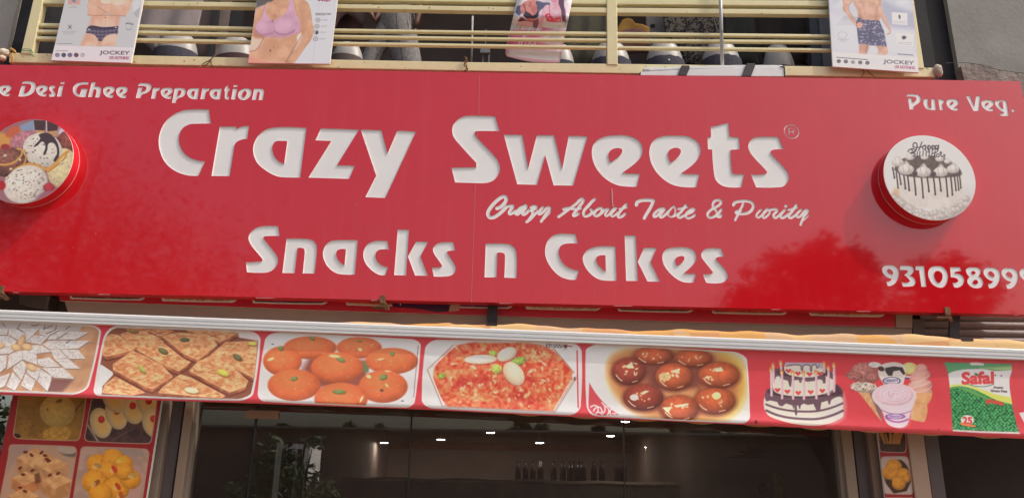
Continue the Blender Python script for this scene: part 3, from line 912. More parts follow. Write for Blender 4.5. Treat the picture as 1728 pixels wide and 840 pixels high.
for (a, b) in (((809.2, 128), (808, 194.5)), ((806, 221.8), (805.6, 231)), ((802.4, 309.5), (795.2, 511))):
    g = G(); p, q = at(*a, -0.0005), at(*b, -0.0005)
    g.prism([p - Vector((.0010, 0, 0)), p + Vector((.0010, 0, 0)), q + Vector((.0010, 0, 0)), q - Vector((.0010, 0, 0))], (0, 0.0004, 0))
    g.obj('panel_joint', M_joint, sign)
g = G()
for i in range(22):
    x = -100 + i * 85 + (i * 37 % 50); y = 486 + (x + 300) / 2097 * 47.0
    if i % 5 in (1, 3): g.pp([(x, y - 0.6), (x + 6 + i % 7 * 4, y - 0.1), (x + 8 + i % 7 * 4, y + 0.5), (x, y + 0.2)], -0.0012, 0.001)
tag(g.obj('chipped_edge', mat('pink_chipped_edge', (0.7, 0.33, 0.33), 0.6), sign), kind='stuff')

g = G(); rs = random.Random(21)
for i in range(46):
    x, y = rs.uniform(-150, 1740), rs.uniform(125, 515); p = at(x, y, 0.0)
    if any(inside(np.array([p.x]), np.array([p.z]), l)[0] for l in holes): continue
    r = rs.uniform(.0006, .0016); k = rs.choice((1, 1, 1, 4))
    g.prism([(p.x - r, -.0005, p.z), (p.x, -.0005, p.z - r * k), (p.x + r, -.0005, p.z), (p.x, -.0005, p.z + r * k)], (0, .0004, 0))
tag(g.obj('scuff_marks', mat('pale_scuff', (0.62, 0.30, 0.30), .6), sign), kind='stuff')
# round pictures standing proud of the panel
YD = -0.070
dc = at(1568.5, 299, YD)
dr = 0.5 * (at(1647.5, 313, YD).x - at(1489.5, 281, YD).x)
dl = Vector((at(125.9, 254, YD).x - dr, YD, at(60, 271.5, YD).z))
def disc_outline(c):
    return [pix(c.x + dr * math.cos(t), c.y, c.z + dr * math.sin(t)) for t in np.linspace(0, 2 * math.pi, 64, endpoint=False)]
def disc(P, c, name, k, label):
    g = G(); n = 64; vs = []
    for t in np.linspace(0, 2 * math.pi, n, endpoint=False): vs.append(Vector((c.x + dr * math.cos(t), c.y, c.z + dr * math.sin(t))))
    g.add([v + Vector((0, 0.004, 0)) for v in vs] + [Vector((v.x, -0.0002, v.z)) for v in vs], [(i, i + n, (i + 1) % n + n, (i + 1) % n) for i in range(n)])
    o = g.obj('round_picture', M_reds_gloss, sign, smooth=True)
    o['label'] = label
    g = G(); g.add(vs, [tuple(range(n))])
    for i, p in enumerate(vs): g.uv[i] = P.uv(p)
    ring = [Vector((c.x + dr * 0.992 * math.cos(t), c.y + 0.004, c.z + dr * 0.992 * math.sin(t))) for t in np.linspace(0, 2 * math.pi, n, endpoint=False)]
    g.add(vs + [v + Vector((0, 0.004, 0)) for v in vs], [(i, i + n, (i + 1) % n + n, (i + 1) % n) for i in range(n)], 1)
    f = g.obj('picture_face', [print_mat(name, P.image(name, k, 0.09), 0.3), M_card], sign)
    mw = f.matrix_world.copy(); f.parent = o
    g = G(); vo = []
    for r, y in ((1.0, -0.012), (1.002, -0.012), (1.002, -0.0095), (1.0, -0.0095)):
        vo += [Vector((c.x + dr * r * math.cos(t), y, c.z + dr * r * math.sin(t))) for t in np.linspace(0, 2 * math.pi, n, endpoint=False)]
    g.add(vo, [(j * n + i, j * n + (i + 1) % n, (j + 1) % 4 * n + (i + 1) % n, (j + 1) % 4 * n + i) for j in range(4) for i in range(n)])
    r_ = g.obj('rim_line', M_rim, sign, smooth=False); r_.parent = o
M_reds_gloss = mat('red_drum_vinyl', (0.60, 0.018, 0.030), 0.25, var=0.04)
M_rim = mat('pale_rim_tape', (0.75, 0.5, 0.5), 0.4)

# --- ice cream picture
px_ = disc_outline(dl)
P = Print(px_, YD, (150, 100, 110), 520); P.o = (0, 195, 5.09)
P.poly('-60,300 180,90 300,40 320,220 60,300', (205, 120, 60), soft=4)
P.ell(20, 210, 70, 60, (205, 145, 72), 30, soft=5); P.ell(110, 140, 70, 40, (190, 90, 60), -30, soft=4)
P.poly('165,90 290,40 300,130 190,140', (128, 146, 178), soft=3)
P.poly('290,40 395,45 385,130 300,125', (65, 42, 45)); P.poly('403,45 500,80 490,130 405,140', (70, 42, 46)); P.line('398,45 402,140', 8, (210, 200, 205))
P.poly('300,128 385,130 380,190 310,200', (195, 145, 90)); P.poly('405,138 490,130 490,180 420,180', (190, 140, 95))
P.ell(580, 150, 80, 60, (205, 195, 215), soft=4)
P.ell(210, 210, 130, 75, (168, 108, 120), -20, shade=(1.2, .75), noise=.25, ns=.3)
P.ell(570, 230, 85, 100, (120, 62, 52), 20, shade=(1.25, .6), noise=.45, ns=.35, sd=3)
P.ell(535, 450, 130, 170, (218, 200, 152), 10, shade=(1.08, .82), noise=.15, ns=.3)
P.ell(70, 400, 170, 130, (120, 72, 62), 0, shade=(1.25, .55), noise=.45, ns=.3, sd=5)
P.ell(45, 270, 38, 25, (150, 45, 50), soft=2)
P.ell(365, 295, 170, 145, (222, 214, 202), 15, shade=(1.06, .84), noise=.10, ns=.3, sd=2)
P.poly('335,165~ 400,150~ 440,165~ 480,210~ 505,270~ 508,340~ 490,395~ 460,390~ 488,330~ 485,275~ 455,235~ 415,245~ 405,300~ 375,340~ 390,270~ 365,225~ 320,260~ 290,268~ 345,200~', (62, 45, 50))
P.line('0,420~ 90,415~ 160,370~ 190,310~ 150,285~', 18, (205, 150, 75)); P.line('120,475~ 200,430~ 300,420~ 400,460~ 470,420~ 530,350~ 590,305~', 24, (208, 150, 70)); P.line('210,300~ 220,380~ 160,470~', 16, (200, 140, 70))
P.line('400,490~ 500,420~ 560,360~ 570,320~', 14, (190, 130, 60))
P.ell(220, 590, 195, 155, (226, 216, 205), -25, shade=(1.05, .82), noise=.12, ns=.25, sd=7)
P.ell(420, 620, 48, 42, (165, 45, 55), soft=2, shade=(1.2, .7)); P.ell(390, 690, 80, 35, (150, 90, 110), -25, soft=4); P.ell(10, 600, 40, 40, (170, 30, 40), soft=3)
rn = random.Random(3)
for i in range(70):
    a_, q = rn.uniform(0, 6.28), math.sqrt(rn.uniform(0, .9))
    P.ell(220 + 185 * q * math.cos(a_) * .95, 590 + 140 * q * math.sin(a_), rn.uniform(3, 10), rn.uniform(2.5, 5), (92, 72, 70), rn.uniform(-50, 10), .9)
for i in range(26):
    a_, q = rn.uniform(0, 6.28), math.sqrt(rn.uniform(0, .85))
    P.ell(350 + 160 * q * math.cos(a_), 310 + 135 * q * math.sin(a_), rn.uniform(4, 11), rn.uniform(3, 6), (88, 70, 72), rn.uniform(-50, 50), .9)
for x, y in ((45, 345), (95, 460), (170, 380), (60, 535), (530, 410), (455, 545), (600, 435), (490, 590)):
    P.ell(x, y, 17, 12, (215, 195, 160), rn.uniform(-40, 40), shade=(1.1, .6))
P_ice = P
disc(P, dl, 'ice_cream_print', 1.15, 'round red drum with an ice cream picture')

# --- birthday cake picture
px_ = disc_outline(dc)
P = Print(px_, YD, (214, 213, 212), 520); P.o = (1470, 210, 4.665)
P.poly('560,500 840,520 840,760 500,760', (198, 196, 198), .8, soft=25)
dk = (62, 47, 52)
P.poly('205,400 250,415 715,400 720,560~ 700,620~ 560,660~ 400,655~ 260,620~ 205,520', tex((214, 207, 200), (206, 198, 192), .1), soft=2)
P.poly('190,330~ 250,270~ 420,245~ 570,265~ 680,330~ 715,385 700,405~ 560,420~ 400,420~ 250,400~ 185,360~', tex((72, 56, 58), (98, 80, 72), .5, 2), soft=2)
for x, y0, y1, w in ((183, 340, 420, 11), (212, 380, 500, 11), (235, 390, 470, 11), (270, 395, 505, 12), (300, 395, 518, 12), (352, 410, 552, 12), (410, 415, 575, 12), (455, 415, 527, 12), (505, 415, 550, 12), (550, 415, 522, 12), (602, 410, 565, 12), (640, 405, 553, 12), (668, 395, 518, 11), (690, 390, 515, 10), (707, 385, 500, 10)):
    P.line([(x - 14, y0), (x - 6, (y0 + y1) / 2), (x, y1)], w, dk); P.ell(x, y1, w * .62, w * .75, dk)
def rose(x, y, r, rn):
    P.ell(x, y + r * .25, r * 1.05, r * .7, (218, 212, 206), 0, shade=(1.03, .72))
    for k in range(5):
        a_ = -2.6 + k * .55
        P.line([(x, y - r * .75), (x + r * .5 * math.cos(a_ + 1.3), y), (x + r * (k - 2) * .42, y + r * .8)], r * .10, (165, 155, 148), .8)
    P.poly([(x - r * .75, y), (x, y - r * .95), (x + r * .75, y), (x, y + r * .5)], (224, 219, 214), .75, soft=4)
    P.line([(x - r * .3, y + r * .4), (x, y - r * .85), (x + r * .35, y + r * .4)], r * .09, (160, 150, 145), .75)
for x, y, r in ((210, 290, 45), (305, 250, 34), (420, 250, 30), (540, 262, 34), (600, 285, 26), (275, 340, 60), (412, 360, 58), (548, 360, 55), (645, 340, 48)): rose(x, y, r, rn)
P.ell(345, 385, 20, 18, dk, shade=(1.3, .7)); P.ell(490, 390, 22, 18, dk, shade=(1.3, .7))
P.ell(195, 545, 25, 40, (205, 165, 130), 0, soft=6)
P.poly('175,540~ 330,650~ 480,700~ 620,680~ 760,570~ 770,640~ 640,740~ 480,760~ 300,720~ 170,600~', (168, 154, 148), .8, soft=6)
for row in range(2):
    for i in range(26):
        t = i / 25; x = 185 + 565 * t; x += rn.uniform(-14, 14); y = 560 + 165 * math.sin(math.pi * (t * .86 + .06)) ** .9 - 8 * t + (20 if row else -16) + rn.uniform(-14, 14); r = rn.uniform(17, 34)
        P.ell(x, y, r, r * .8, (210, 202, 198), rn.uniform(-30, 30), shade=(1.06, .70), a=.95, soft=2)
        for q in (-1, 0, 1): P.line([(x + q * r * .15, y - r * .75), (x + q * r * .6, y + r * .6)], 4.5, (148, 134, 130), .7)
        P.line([(x - r * .4, y - r * .1), (x - r * .1, y - r * .6)], 7, (228, 222, 218), .8)
P.line('335,175~ 330,160~ 345,145~ 362,160~ 345,215~ 320,200~', 8.5, dk); P.line('330,180~ 385,180~ 425,165~', 7, dk)
P.line('400,140~ 385,180~ 375,205~', 8.5, dk)
for x in (408, 445, 478, 505):
    P.ell(x + 10, 182, 13, 15, dk, ring=7)
P.line('428,165 428,205', 7, dk); P.line('455,170 448,222', 7, dk); P.line('487,172 480,222', 7, dk); P.line('505,170~ 520,190~ 532,165~ 520,215~ 500,222~', 7, dk)
P.line('290,215~ 310,195~ 345,200~ 335,222~ 310,225~ 345,232~ 330,250~', 8.5, dk)
for x in (365, 385, 410, 435, 460): P.line([(x, 212 + rn.uniform(-8, 5)), (x - 3, 248)], 7, dk)
P.ell(488, 240, 12, 12, dk, ring=7); P.line('505,205 500,250', 7, dk); P.ell(525, 245, 12, 12, dk, ring=7); P.line('550,235~ 560,255~ 578,238~ 570,268~', 7, dk); P.line('540,225 556,225 548,215 548,235', 7, dk)
disc(P, dc, 'birthday_cake_print', 1.2, 'round red drum with a birthday cake picture')

# ================================================================== awning: printed valance, front bar, rolled check fabric, arms
YV = -0.06
VAL = [(-300, 526), (1728, 600), (2000, 610), (2000, 755), (1728, 740), (1440, 726), (1280, 717.5), (990, 704), (720, 691), (450, 681), (150, 671.5), (0, 666), (-300, 658)]
awn = thing('awning', at(860, 706, YV), 'retracted shop awning with a pale metal front bar and a red valance printed with sweets', 'awning')
P = Print(VAL, YV, (196, 62, 70), 460)
WH = (224, 219, 218)
def frame(o, outer_, inner_):
    P.o = o
    P.poly(outer_, WH); P.setclip(inner_)
# 1 diamond cut cashew sweets
frame((0, 520, 5.25), '-400,95 800,146~ 862,165~ 895,205 790,680~ 745,735~ 650,767 -400,725', '-400,112 800,160~ 850,175~ 878,208 772,678~ 730,725~ 645,748 -400,710')
P.poly([(-500, 0), (1000, 0), (1000, 900), (-500, 900)], tex((186, 145, 112), (170, 125, 95), .06))
for i in range(46): P.line([(620 + i * 6, 740 - i * 3), (700 + i * 5, 430 + i * 6)], 2.2, (150, 112, 82), .55, smooth=False)
P.poly('440,620 660,620 560,745 420,745', (120, 82, 76), soft=6)
P.poly('-300,100 740,150 690,210 -300,200', (176, 168, 168))
kat = [[(440, 232), (520, 205), (790, 210), (665, 275), (400, 275)], [(375, 318), (430, 283), (795, 285), (690, 354), (440, 362)], [(205, 375), (290, 325), (360, 325), (455, 382), (320, 400)], [(445, 365), (520, 362), (600, 440), (480, 445)], [(530, 362), (690, 365), (755, 445), (610, 445)], [(330, 450), (435, 430), (530, 515), (400, 520), (340, 500)], [(480, 447), (605, 445), (710, 532), (570, 530)], [(370, 525), (560, 525), (660, 622), (480, 612)], [(190, 370), (320, 400), (330, 500), (195, 450)], [(80, 400), (190, 370), (195, 450), (60, 540)], [(120, 515), (195, 460), (245, 510), (190, 635), (115, 545)], [(245, 510), (360, 530), (330, 640), (235, 570)], [(360, 540), (460, 600), (430, 735), (335, 650)], [(225, 575), (315, 640), (290, 735), (190, 680)], [(110, 560), (185, 640), (145, 730), (60, 690)], [(-20, 610), (90, 570), (45, 690), (-30, 720)], [(-40, 230), (80, 240), (150, 290), (100, 340), (-40, 330)], [(80, 180), (345, 180), (290, 240), (225, 290), (190, 300), (75, 235)], [(345, 180), (520, 190), (430, 240), (350, 230)], [(-40, 340), (100, 340), (190, 330), (80, 400), (-40, 405)], [(225, 295), (295, 240), (440, 235), (360, 318)], [(-40, 420), (60, 410), (50, 520), (-40, 600)], [(-120, 180), (70, 180), (60, 235), (-120, 225)]]
for q in kat:
    P.poly([(x + 3, y + 9) for x, y in q], (132, 110, 98)); P.poly(q, tex((212, 207, 204), (190, 184, 182), .35, 4, .3, .7))
    cx = sum(a for a, b in q) / len(q); cy = sum(b for a, b in q) / len(q)
    for i in range(12): P.ell(cx + rn.uniform(-70, 70), cy + rn.uniform(-28, 28), 4, 2.6, (130, 126, 124), rn.uniform(0, 90), .8 if cx > 150 else .3)
for q in ([(20, 130), (45, 160)], [(180, 140), (150, 180), (205, 205)], [(280, 150), (310, 155), (345, 142)], [(400, 150), (385, 185), (465, 150)], [(500, 150), (490, 190), (410, 225)], [(615, 158), (580, 185)], [(600, 215), (505, 270)], [(625, 280), (585, 305)]): P.line(q, 7, (95, 82, 86), smooth=False)
for x, y, a_ in ((192, 280, -60), (135, 345, 20), (238, 342, 15), (-10, 330, 0), (278, 525, 30)): P.ell(x, y, 50, 30, (205, 168, 128), a_, shade=(1.12, .75))
P.setclip()
# 2 square brown sweets with pistachio
frame((150, 540, 5.6), '265,52 1520,103~ 1590,130~ 1622,178 1555,690~ 1500,740~ 1410,762 120,717~ 70,700~ 48,650 130,190~ 180,95~', '265,72 1515,120~ 1575,142~ 1600,180 1535,680~ 1490,722~ 1400,742 125,700~ 90,685~ 72,645 150,195~ 195,110~')
P.poly([(0, 0), (1700, 0), (1700, 800), (0, 800)], (128, 76, 58))
P.poly('60,420 120,420 240,500 130,620 130,760 40,760', (218, 210, 214)); P.poly('1380,60 1640,60 1640,200 1400,160', (206, 196, 196))
pk, sd_ = ((226, 160, 108), (196, 122, 82)), ((146, 80, 58), (102, 54, 48))
def sq(top, side=None, n=1):
    pts = path(top)
    c0 = pts.mean(0); tp = c0 + (pts - c0) * np.array([.985, .965]) + np.array([0, -6])
    for dy in (46, 40): P.poly([tuple(q + (0, dy)) for q in tp], (92, 48, 40), soft=2.5)
    for dy in (32, 24, 16, 8): P.poly([tuple(q + (0, dy)) for q in tp], tex((172, 104, 70), (130, 74, 54), .16, n), soft=2)
    tl = [tuple(q) for q in tp]
    P.poly(tl, tex((234, 172, 118), (204, 134, 88), .10, n, .35, .65, 1.5), soft=2.2)
    al = P.tr(tl)
    P.poly(tl, tex((160, 96, 64), (246, 196, 146), .17, n + 9, .34, .66, 1.8), .5, soft=2)
    P.line(tl + [tl[0]], 9, (246, 200, 152), .45, smooth=False, soft=2)
    rr = random.Random(n); cx, cy = al.mean(0)
    for i in range(34):
        q = al[rr.randrange(len(al))]; f = rr.uniform(.1, .9); x, y = (cx + (q[0] - cx) * f - P.o[0]) * P.o[2], (cy + (q[1] - cy) * f - P.o[1]) * P.o[2]
        P.line([(x - 14, y + rr.uniform(-8, 8)), (x, y), (x + 16, y + rr.uniform(-8, 8))], 6, (150, 90, 58), .6)
        P.line([(x - 10, y + 9), (x + 12, y + 10)], 5, (242, 190, 142), .5)
sq('350,85 560,88 610,125 430,122', None, 2); sq('560,95 800,100 690,150 640,140', None, 3); sq('920,98 1420,118 1240,212 1150,165', '1150,165 1240,212 1230,235 1130,180', 4)
sq('300,140 430,118~ 640,160 450,265 415,260', '450,265 640,160 640,185 470,290', 5)
sq('165,165~ 290,150 430,275 180,345~ 125,330', '180,340 430,270 430,290 260,385 215,430 120,380', 6)
sq('640,165 970,362 955,405 850,490 690,420 450,280 500,230', '850,490 970,365 970,400 800,540 690,425', 7)
sq('700,165 860,125~ 1170,180 1215,240 1030,385 900,330', '1030,350 1215,240 1220,265 1050,395', 8)
sq('150,615 250,535 530,690 400,720 130,690', None, 13)
sq('410,288 560,360 690,430 790,540 600,660 540,640 225,470 225,420', '225,470 540,640 790,535 780,570 620,700 480,660 245,545', 9)
sq('1150,330 1290,210 1590,200 1570,560 1340,440', None, 10)
sq('1020,400 1150,335 1350,440 1505,580 1480,640 1330,690 1000,510 945,480', '940,475 1000,510 1330,690 1505,590 1430,700 1330,735 930,525', 11)
sq('860,512 960,545 1290,722 1250,745 660,690 690,640', None, 12)
for x, y, a, b, r_, c in ((700, 290, 50, 24, 25, (98, 98, 62)), (905, 182, 46, 17, 0, (82, 92, 58)), (500, 462, 50, 17, 48, (150, 160, 80)), (1268, 497, 62, 28, 22, (196, 186, 84)), (970, 662, 70, 28, 10, (226, 208, 158)), (1405, 350, 48, 25, 30, (96, 96, 66)), (1545, 222, 42, 16, 5, (214, 204, 90)), (420, 103, 48, 13, 5, (128, 112, 70))):
    P.ell(x + 4, y + 9, a, b, (120, 70, 48), r_, .8); P.ell(x, y, a, b, c, r_, shade=(1.2, .75))
P.setclip()
# 3 orange laddus
frame((430, 550, 5.793), '245,60 1530,126~ 1590,145~ 1622,182 1565,735~ 1530,780~ 1480,797 100,737~ 50,710~ 28,655 98,140~ 140,85~ 180,70~', '245,70 1530,135~ 1580,152~ 1610,184 1553,735~ 1525,770~ 1480,787 100,727~ 60,705~ 38,655 108,140~ 148,95~ 185,80~')
P.poly([(0, 0), (1700, 0), (1700, 800), (0, 800)], (222, 216, 220))
P.ell(520, 390, 90, 70, (190, 178, 182), soft=8); P.poly('540,300 1100,330 1100,600 640,600 470,420', (140, 78, 66), soft=10); P.poly('1050,340 1130,360 1110,450 1050,440', (98, 120, 80), soft=3)
for x, y, a, b, n in ((540, 210, 262, 112, 1), (1020, 210, 222, 105, 2), (270, 340, 190, 145, 3), (1340, 340, 258, 130, 4), (805, 405, 258, 150, 5), (385, 575, 262, 155, 6), (1255, 590, 240, 160, 7), (845, 710, 262, 158, 8)):
    P.ell(x, y, a, b, (224, 112, 68), 0, shade=(1.12, .68), noise=.07, ns=.13, sd=n, soft=2)
    for i in range(8): P.ell(x + rn.uniform(-.7, .7) * a, y + rn.uniform(-.6, .6) * b, 9, 4, (238, 176, 120), rn.uniform(-60, 60), .6)
for x, y, a, b, r_ in ((255, 216, 26, 24, 0), (562, 120, 28, 16, 20), (840, 328, 46, 20, 20), (1345, 270, 22, 22, 0), (385, 512, 35, 20, -15), (1258, 497, 38, 28, -25), (825, 641, 66, 22, 3), (1022, 145, 26, 8, 0)):
    P.ell(x + 3, y + 6, a, b, (140, 70, 40), r_, .7); P.ell(x, y, a, b, (112, 134, 80), r_, shade=(1.15, .75))
for x, y, a, b, r_ in ((780, 293, 55, 15, 5), (155, 322, 36, 14, -20), (1115, 492, 26, 18, 20), (1290, 578, 24, 10, 45), (1045, 712, 34, 12, -65), (1030, 228, 22, 16, 30), (1300, 440, 30, 8, 5), (1230, 322, 34, 9, -10)): P.ell(x, y, a, b, (232, 196, 140), r_)
P.ell(1242, 627, 18, 13, (92, 70, 66)); P.ell(175, 176, 12, 5, (70, 66, 80)); P.ell(1445, 730, 14, 6, (70, 66, 90)); P.line('1597,190 1553,690', 6, (96, 60, 66))
P.setclip()
# 4 carrot halwa in a glass bowl
frame((705, 560, 5.793), '190,74 1500,103~ 1565,130~ 1602,185 1592,720~ 1550,785~ 1480,812 160,747~ 85,725~ 40,670 72,160~ 120,100~', '190,84 1500,113~ 1560,138~ 1592,188 1582,720~ 1542,778~ 1480,800 160,737~ 92,717~ 50,668 82,160~ 125,110~')
P.poly([(0, 0), (1700, 0), (1700, 900), (0, 900)], tex((224, 218, 218), (214, 208, 210), .05))
for i in range(8): P.line([(50, 270 + i * 55), (220, 262 + i * 55)], 14, (206, 200, 204), .6)
P.poly('345,122 90,368 235,720 1335,778 1555,430 1295,120', (196, 176, 170)); P.poly('352,130 105,370 245,712 1325,768 1535,430 1285,130', (226, 208, 202))
P.poly('370,140~ 560,100 900,108 1240,140~ 1420,270~ 1530,430 1480,520 1330,768 300,730 262,690~ 190,560~ 150,440~ 175,330~ 260,220~', tex((196, 66, 42), (226, 138, 84), .075, 3, .36, .64), soft=3)
P.poly('370,140~ 560,100 900,108 1240,140~ 1420,270~ 1530,430 1480,520 1330,768 300,730 262,690~ 190,560~ 150,440~ 175,330~ 260,220~', tex((182, 52, 40), (236, 182, 128), .20, 8, .3, .7), .5, soft=3)
for x, y, a, b in ((560, 480, 170, 60), (820, 470, 120, 60), (1000, 640, 150, 60), (380, 520, 100, 50), (1100, 460, 140, 50)): P.ell(x, y, a, b, (172, 38, 42), 10, .45, soft=12)
for i in range(190):
    x, y = rn.uniform(180, 1450), rn.uniform(150, 740)
    if abs(x - 830) < 640 - abs(y - 440) * .55:
        P.ell(x, y, rn.uniform(10, 34), rn.uniform(8, 20), rn.choice(((236, 192, 140), (220, 112, 70), (232, 206, 170), (206, 82, 54), (232, 168, 110))), rn.uniform(0, 180), .75, shade=(1.08, .75))
for q, c in (('345,125 92,368 238,720', (150, 128, 122)), ('362,135 112,370 252,718', (238, 230, 226)), ('1300,125 1560,432 1345,775', (150, 120, 112)), ('1500,470 1330,760', (236, 226, 220)), ('240,722 1340,780', (170, 140, 132))): P.line(q, 9, c, .85)
P.ell(1530, 430, 22, 30, (240, 234, 230)); P.ell(1535, 455, 14, 22, (120, 96, 92))
for x, y, a, b, r_, c in ((730, 205, 42, 28, 10, (176, 194, 96)), (615, 266, 162, 45, -2, (236, 222, 198)), (872, 215, 102, 62, -25, (234, 218, 196)), (985, 282, 78, 40, -15, (152, 178, 84)), (772, 360, 52, 46, 0, (182, 192, 96)), (938, 405, 128, 88, 52, (232, 208, 178)), (235, 427, 42, 26, -10, (150, 170, 70))):
    P.ell(x + 8, y + 14, a, b, (160, 50, 44), r_, .6, soft=3); P.ell(x, y, a, b, c, r_, shade=(1.06, .76), noise=.08 if a > 85 else .35, ns=.5)
P.poly('1255,115 1460,122 1460,156 1255,150', (72, 62, 68)); P.text('NEWS', 1268, 120, 1428, 151, (232, 228, 228), dy=4, bold=.3); P.line('1440,130 1505,140', 10, (170, 50, 60)); P.line('1415,166 1460,170', 5, (150, 110, 110))
P.line('1557,182 1568,735', 14, (196, 62, 70)); P.setclip()
# 5 gulab jamun in syrup
frame((980, 570, 5.6), '150,60 1440,128~ 1530,160~ 1572,200 1597,735~ 1565,790~ 1500,807 180,742~ 100,720~ 55,640 48,120~ 80,85~', '150,72 1440,140~ 1520,168~ 1558,204 1583,735~ 1555,780~ 1500,795 180,730~ 112,710~ 68,640 62,125~ 90,95~')
P.poly([(0, 0), (1700, 0), (1700, 900), (0, 900)], tex((222, 217, 218), (210, 205, 208), .04))
P.poly('80,415 150,530~ 240,630~ 360,725 150,735 70,700', (190, 70, 78))
for q in ('95,650~ 150,640~ 160,690~', '120,690~ 170,650~ 200,700~', '200,610~ 230,660~ 210,710~', '235,640~ 265,680~ 250,725~', '290,670~ 275,700~ 285,728~', '140,715~ 170,700~ 200,722~', '330,715~ 300,712~'): P.line(q, 12, (226, 220, 220), .9)
P.poly('240,280~ 300,150~ 460,95~ 1000,90~ 1450,170~ 1560,300~ 1570,500~ 1480,680~ 1350,790~ 700,770~ 480,700~ 330,560~ 250,420~', (206, 170, 104), soft=14)
P.poly('1300,130~ 1480,190~ 1560,320~ 1560,520~ 1480,690~ 1380,700~ 1440,420~', (204, 178, 76), .8, soft=26)
P.poly('270,280~ 330,180~ 560,120~ 1100,130~ 1400,220~ 1500,360~ 1460,600~ 1250,740~ 760,745~ 500,660~ 360,520~', (168, 92, 58), .85, soft=20)
P.poly('560,240 1150,250 1130,480 760,560 640,440', (104, 54, 48), .8, soft=16); P.poly('740,480 1090,480 1080,560 760,560', (196, 140, 92), .9, soft=10)
for x, y, a, b, n in ((690, 168, 186, 86, 1), (1065, 192, 182, 84, 2), (455, 315, 160, 128, 3), (880, 365, 176, 130, 4), (1308, 350, 196, 122, 5), (592, 560, 188, 126, 6), (1268, 595, 194, 124, 7), (930, 668, 180, 128, 8)):
    P.ell(x, y + 8, a * 1.04, b * 1.06, (86, 36, 34), 0, .8, soft=8)
    P.ell(x, y, a, b, (170, 82, 50) if n not in (3, 6) else (138, 60, 46), 0, shade=(1.25, .52), noise=.12, ns=.2, sd=n, soft=2)
    P.line([(x - a * .75, y + b * .25), (x - a * .55, y + b * .55), (x - a * .4, y + b * .68)], 9, (238, 214, 186), .85); P.line([(x + a * .2, y + b * .8), (x + a * .5, y + b * .68)], 8, (232, 190, 150), .8)
    for i in range(7): P.ell(x + rn.uniform(-.6, .5) * a, y + rn.uniform(-.5, .4) * b, rn.uniform(6, 22), rn.uniform(5, 13), rn.choice(((238, 222, 180), (226, 206, 160), (236, 160, 120))), rn.uniform(0, 180), .8)
for q in ('420,270 480,225 505,285 450,285', '455,225 540,240 530,250', '560,520 610,495 650,500 590,535', '850,310 940,285 930,330 860,325', '1260,285 1330,272 1350,310 1280,318', '880,635 1020,615 1015,635 900,655', '770,655 860,650 830,700 860,740 800,690'): P.poly(q, (234, 220, 168))
P.ell(1285, 545, 42, 36, (236, 226, 150), shade=(1.05, .8)); P.ell(795, 365, 58, 40, (222, 196, 140), 0, .8, noise=.3, ns=.5); P.ell(505, 560, 40, 30, (240, 220, 200), noise=.3, ns=.5)
P.setclip()
# 6 tiered cartoon cake with candles
P.o = (1270, 590, 6)
pl, pd, wh = (100, 74, 86), (72, 50, 60), (206, 198, 187)
P.poly('130,450 140,640~ 300,720~ 480,758~ 650,765~ 800,735~ 922,670 915,420 520,350', wh); P.poly('780,500 915,440 922,670~ 830,728~ 760,745', (205, 198, 194), .8, soft=12)
P.line('138,550~ 300,600~ 500,622~ 700,610~ 916,538~', 20, pl); P.line('140,612~ 300,672~ 500,697~ 700,690~ 918,612~', 24, pl)
P.poly('128,440~ 180,390~ 340,350~ 700,340~ 860,350~ 910,400~ 916,490 880,470~ 800,505 788,550 775,548 765,510 700,530 690,600 665,625 645,600 620,545 560,555 520,540 490,560 485,598 475,595 465,560 450,560 455,640 440,668 428,640 425,565 415,600 405,560 340,540 300,570 270,560 250,525 180,510 140,520', pl)
P.ell(520, 415, 375, 68, pd); P.poly('700,345 860,350 910,410 905,450~ 780,450~', pd, soft=4)
P.poly('212,240 215,405~ 300,450~ 500,468~ 700,450~ 822,395 822,230', wh); P.poly('720,260 822,230 822,395~ 740,440', (204, 196, 194), .8, soft=8)
P.poly('205,220~ 260,185~ 420,165 700,170~ 800,220~ 825,300 800,290~ 745,260 742,335 715,335 700,300~ 640,310 560,320 500,300 498,330 480,330 470,300 400,310 392,370 378,370 360,310 290,290 270,262 240,270 225,310 212,300', pl)
P.ell(515, 225, 270, 52, pd)
P.poly('335,140 335,225~ 450,268~ 600,275~ 716,245 715,140', wh); P.poly('330,125 715,130 718,180 690,190 680,160 655,185 640,150 605,165 602,218 588,218 580,160 520,155 512,210 497,210 490,160 420,150 380,165 350,150 340,175', (168, 160, 176)); P.line('340,165~ 380,155~ 420,150~ 488,158~ 503,205~ 515,158~ 580,155~ 596,212~ 606,160~ 640,148~ 655,182~ 675,160~', 9, pd, .8)
def heart(x, y, r):
    P.poly([(x, y + r), (x - r * 1.15, y - r * .15), (x - r, y - r * .7), (x - r * .5, y - r * .8), (x, y - r * .35), (x + r * .5, y - r * .8), (x + r, y - r * .7), (x + r * 1.15, y - r * .15)], (206, 66, 66))
for x, y in ((255, 405), (355, 420), (467, 433), (592, 425), (710, 412), (365, 210), (462, 238), (580, 244), (685, 239)): heart(x, y, 26)
for x, y0, y1 in ((290, 160, 200), (728, 170, 220), (212, 185, 330), (192, 230, 458), (300, 250, 486), (412, 262, 490), (522, 262, 493), (648, 256, 486), (772, 212, 448), (828, 182, 415)):
    P.line([(x, y0), (x + 2, y1)], 24, (226, 184, 190), 1, False); P.line([(x + 7, y0), (x + 9, y1)], 7, (186, 136, 150), .8, False)
    P.ell(x - 4, y0 - 28, 19, 30, (226, 130, 84), -8, .9); P.ell(x - 4, y0 - 18, 9, 15, (248, 214, 150))
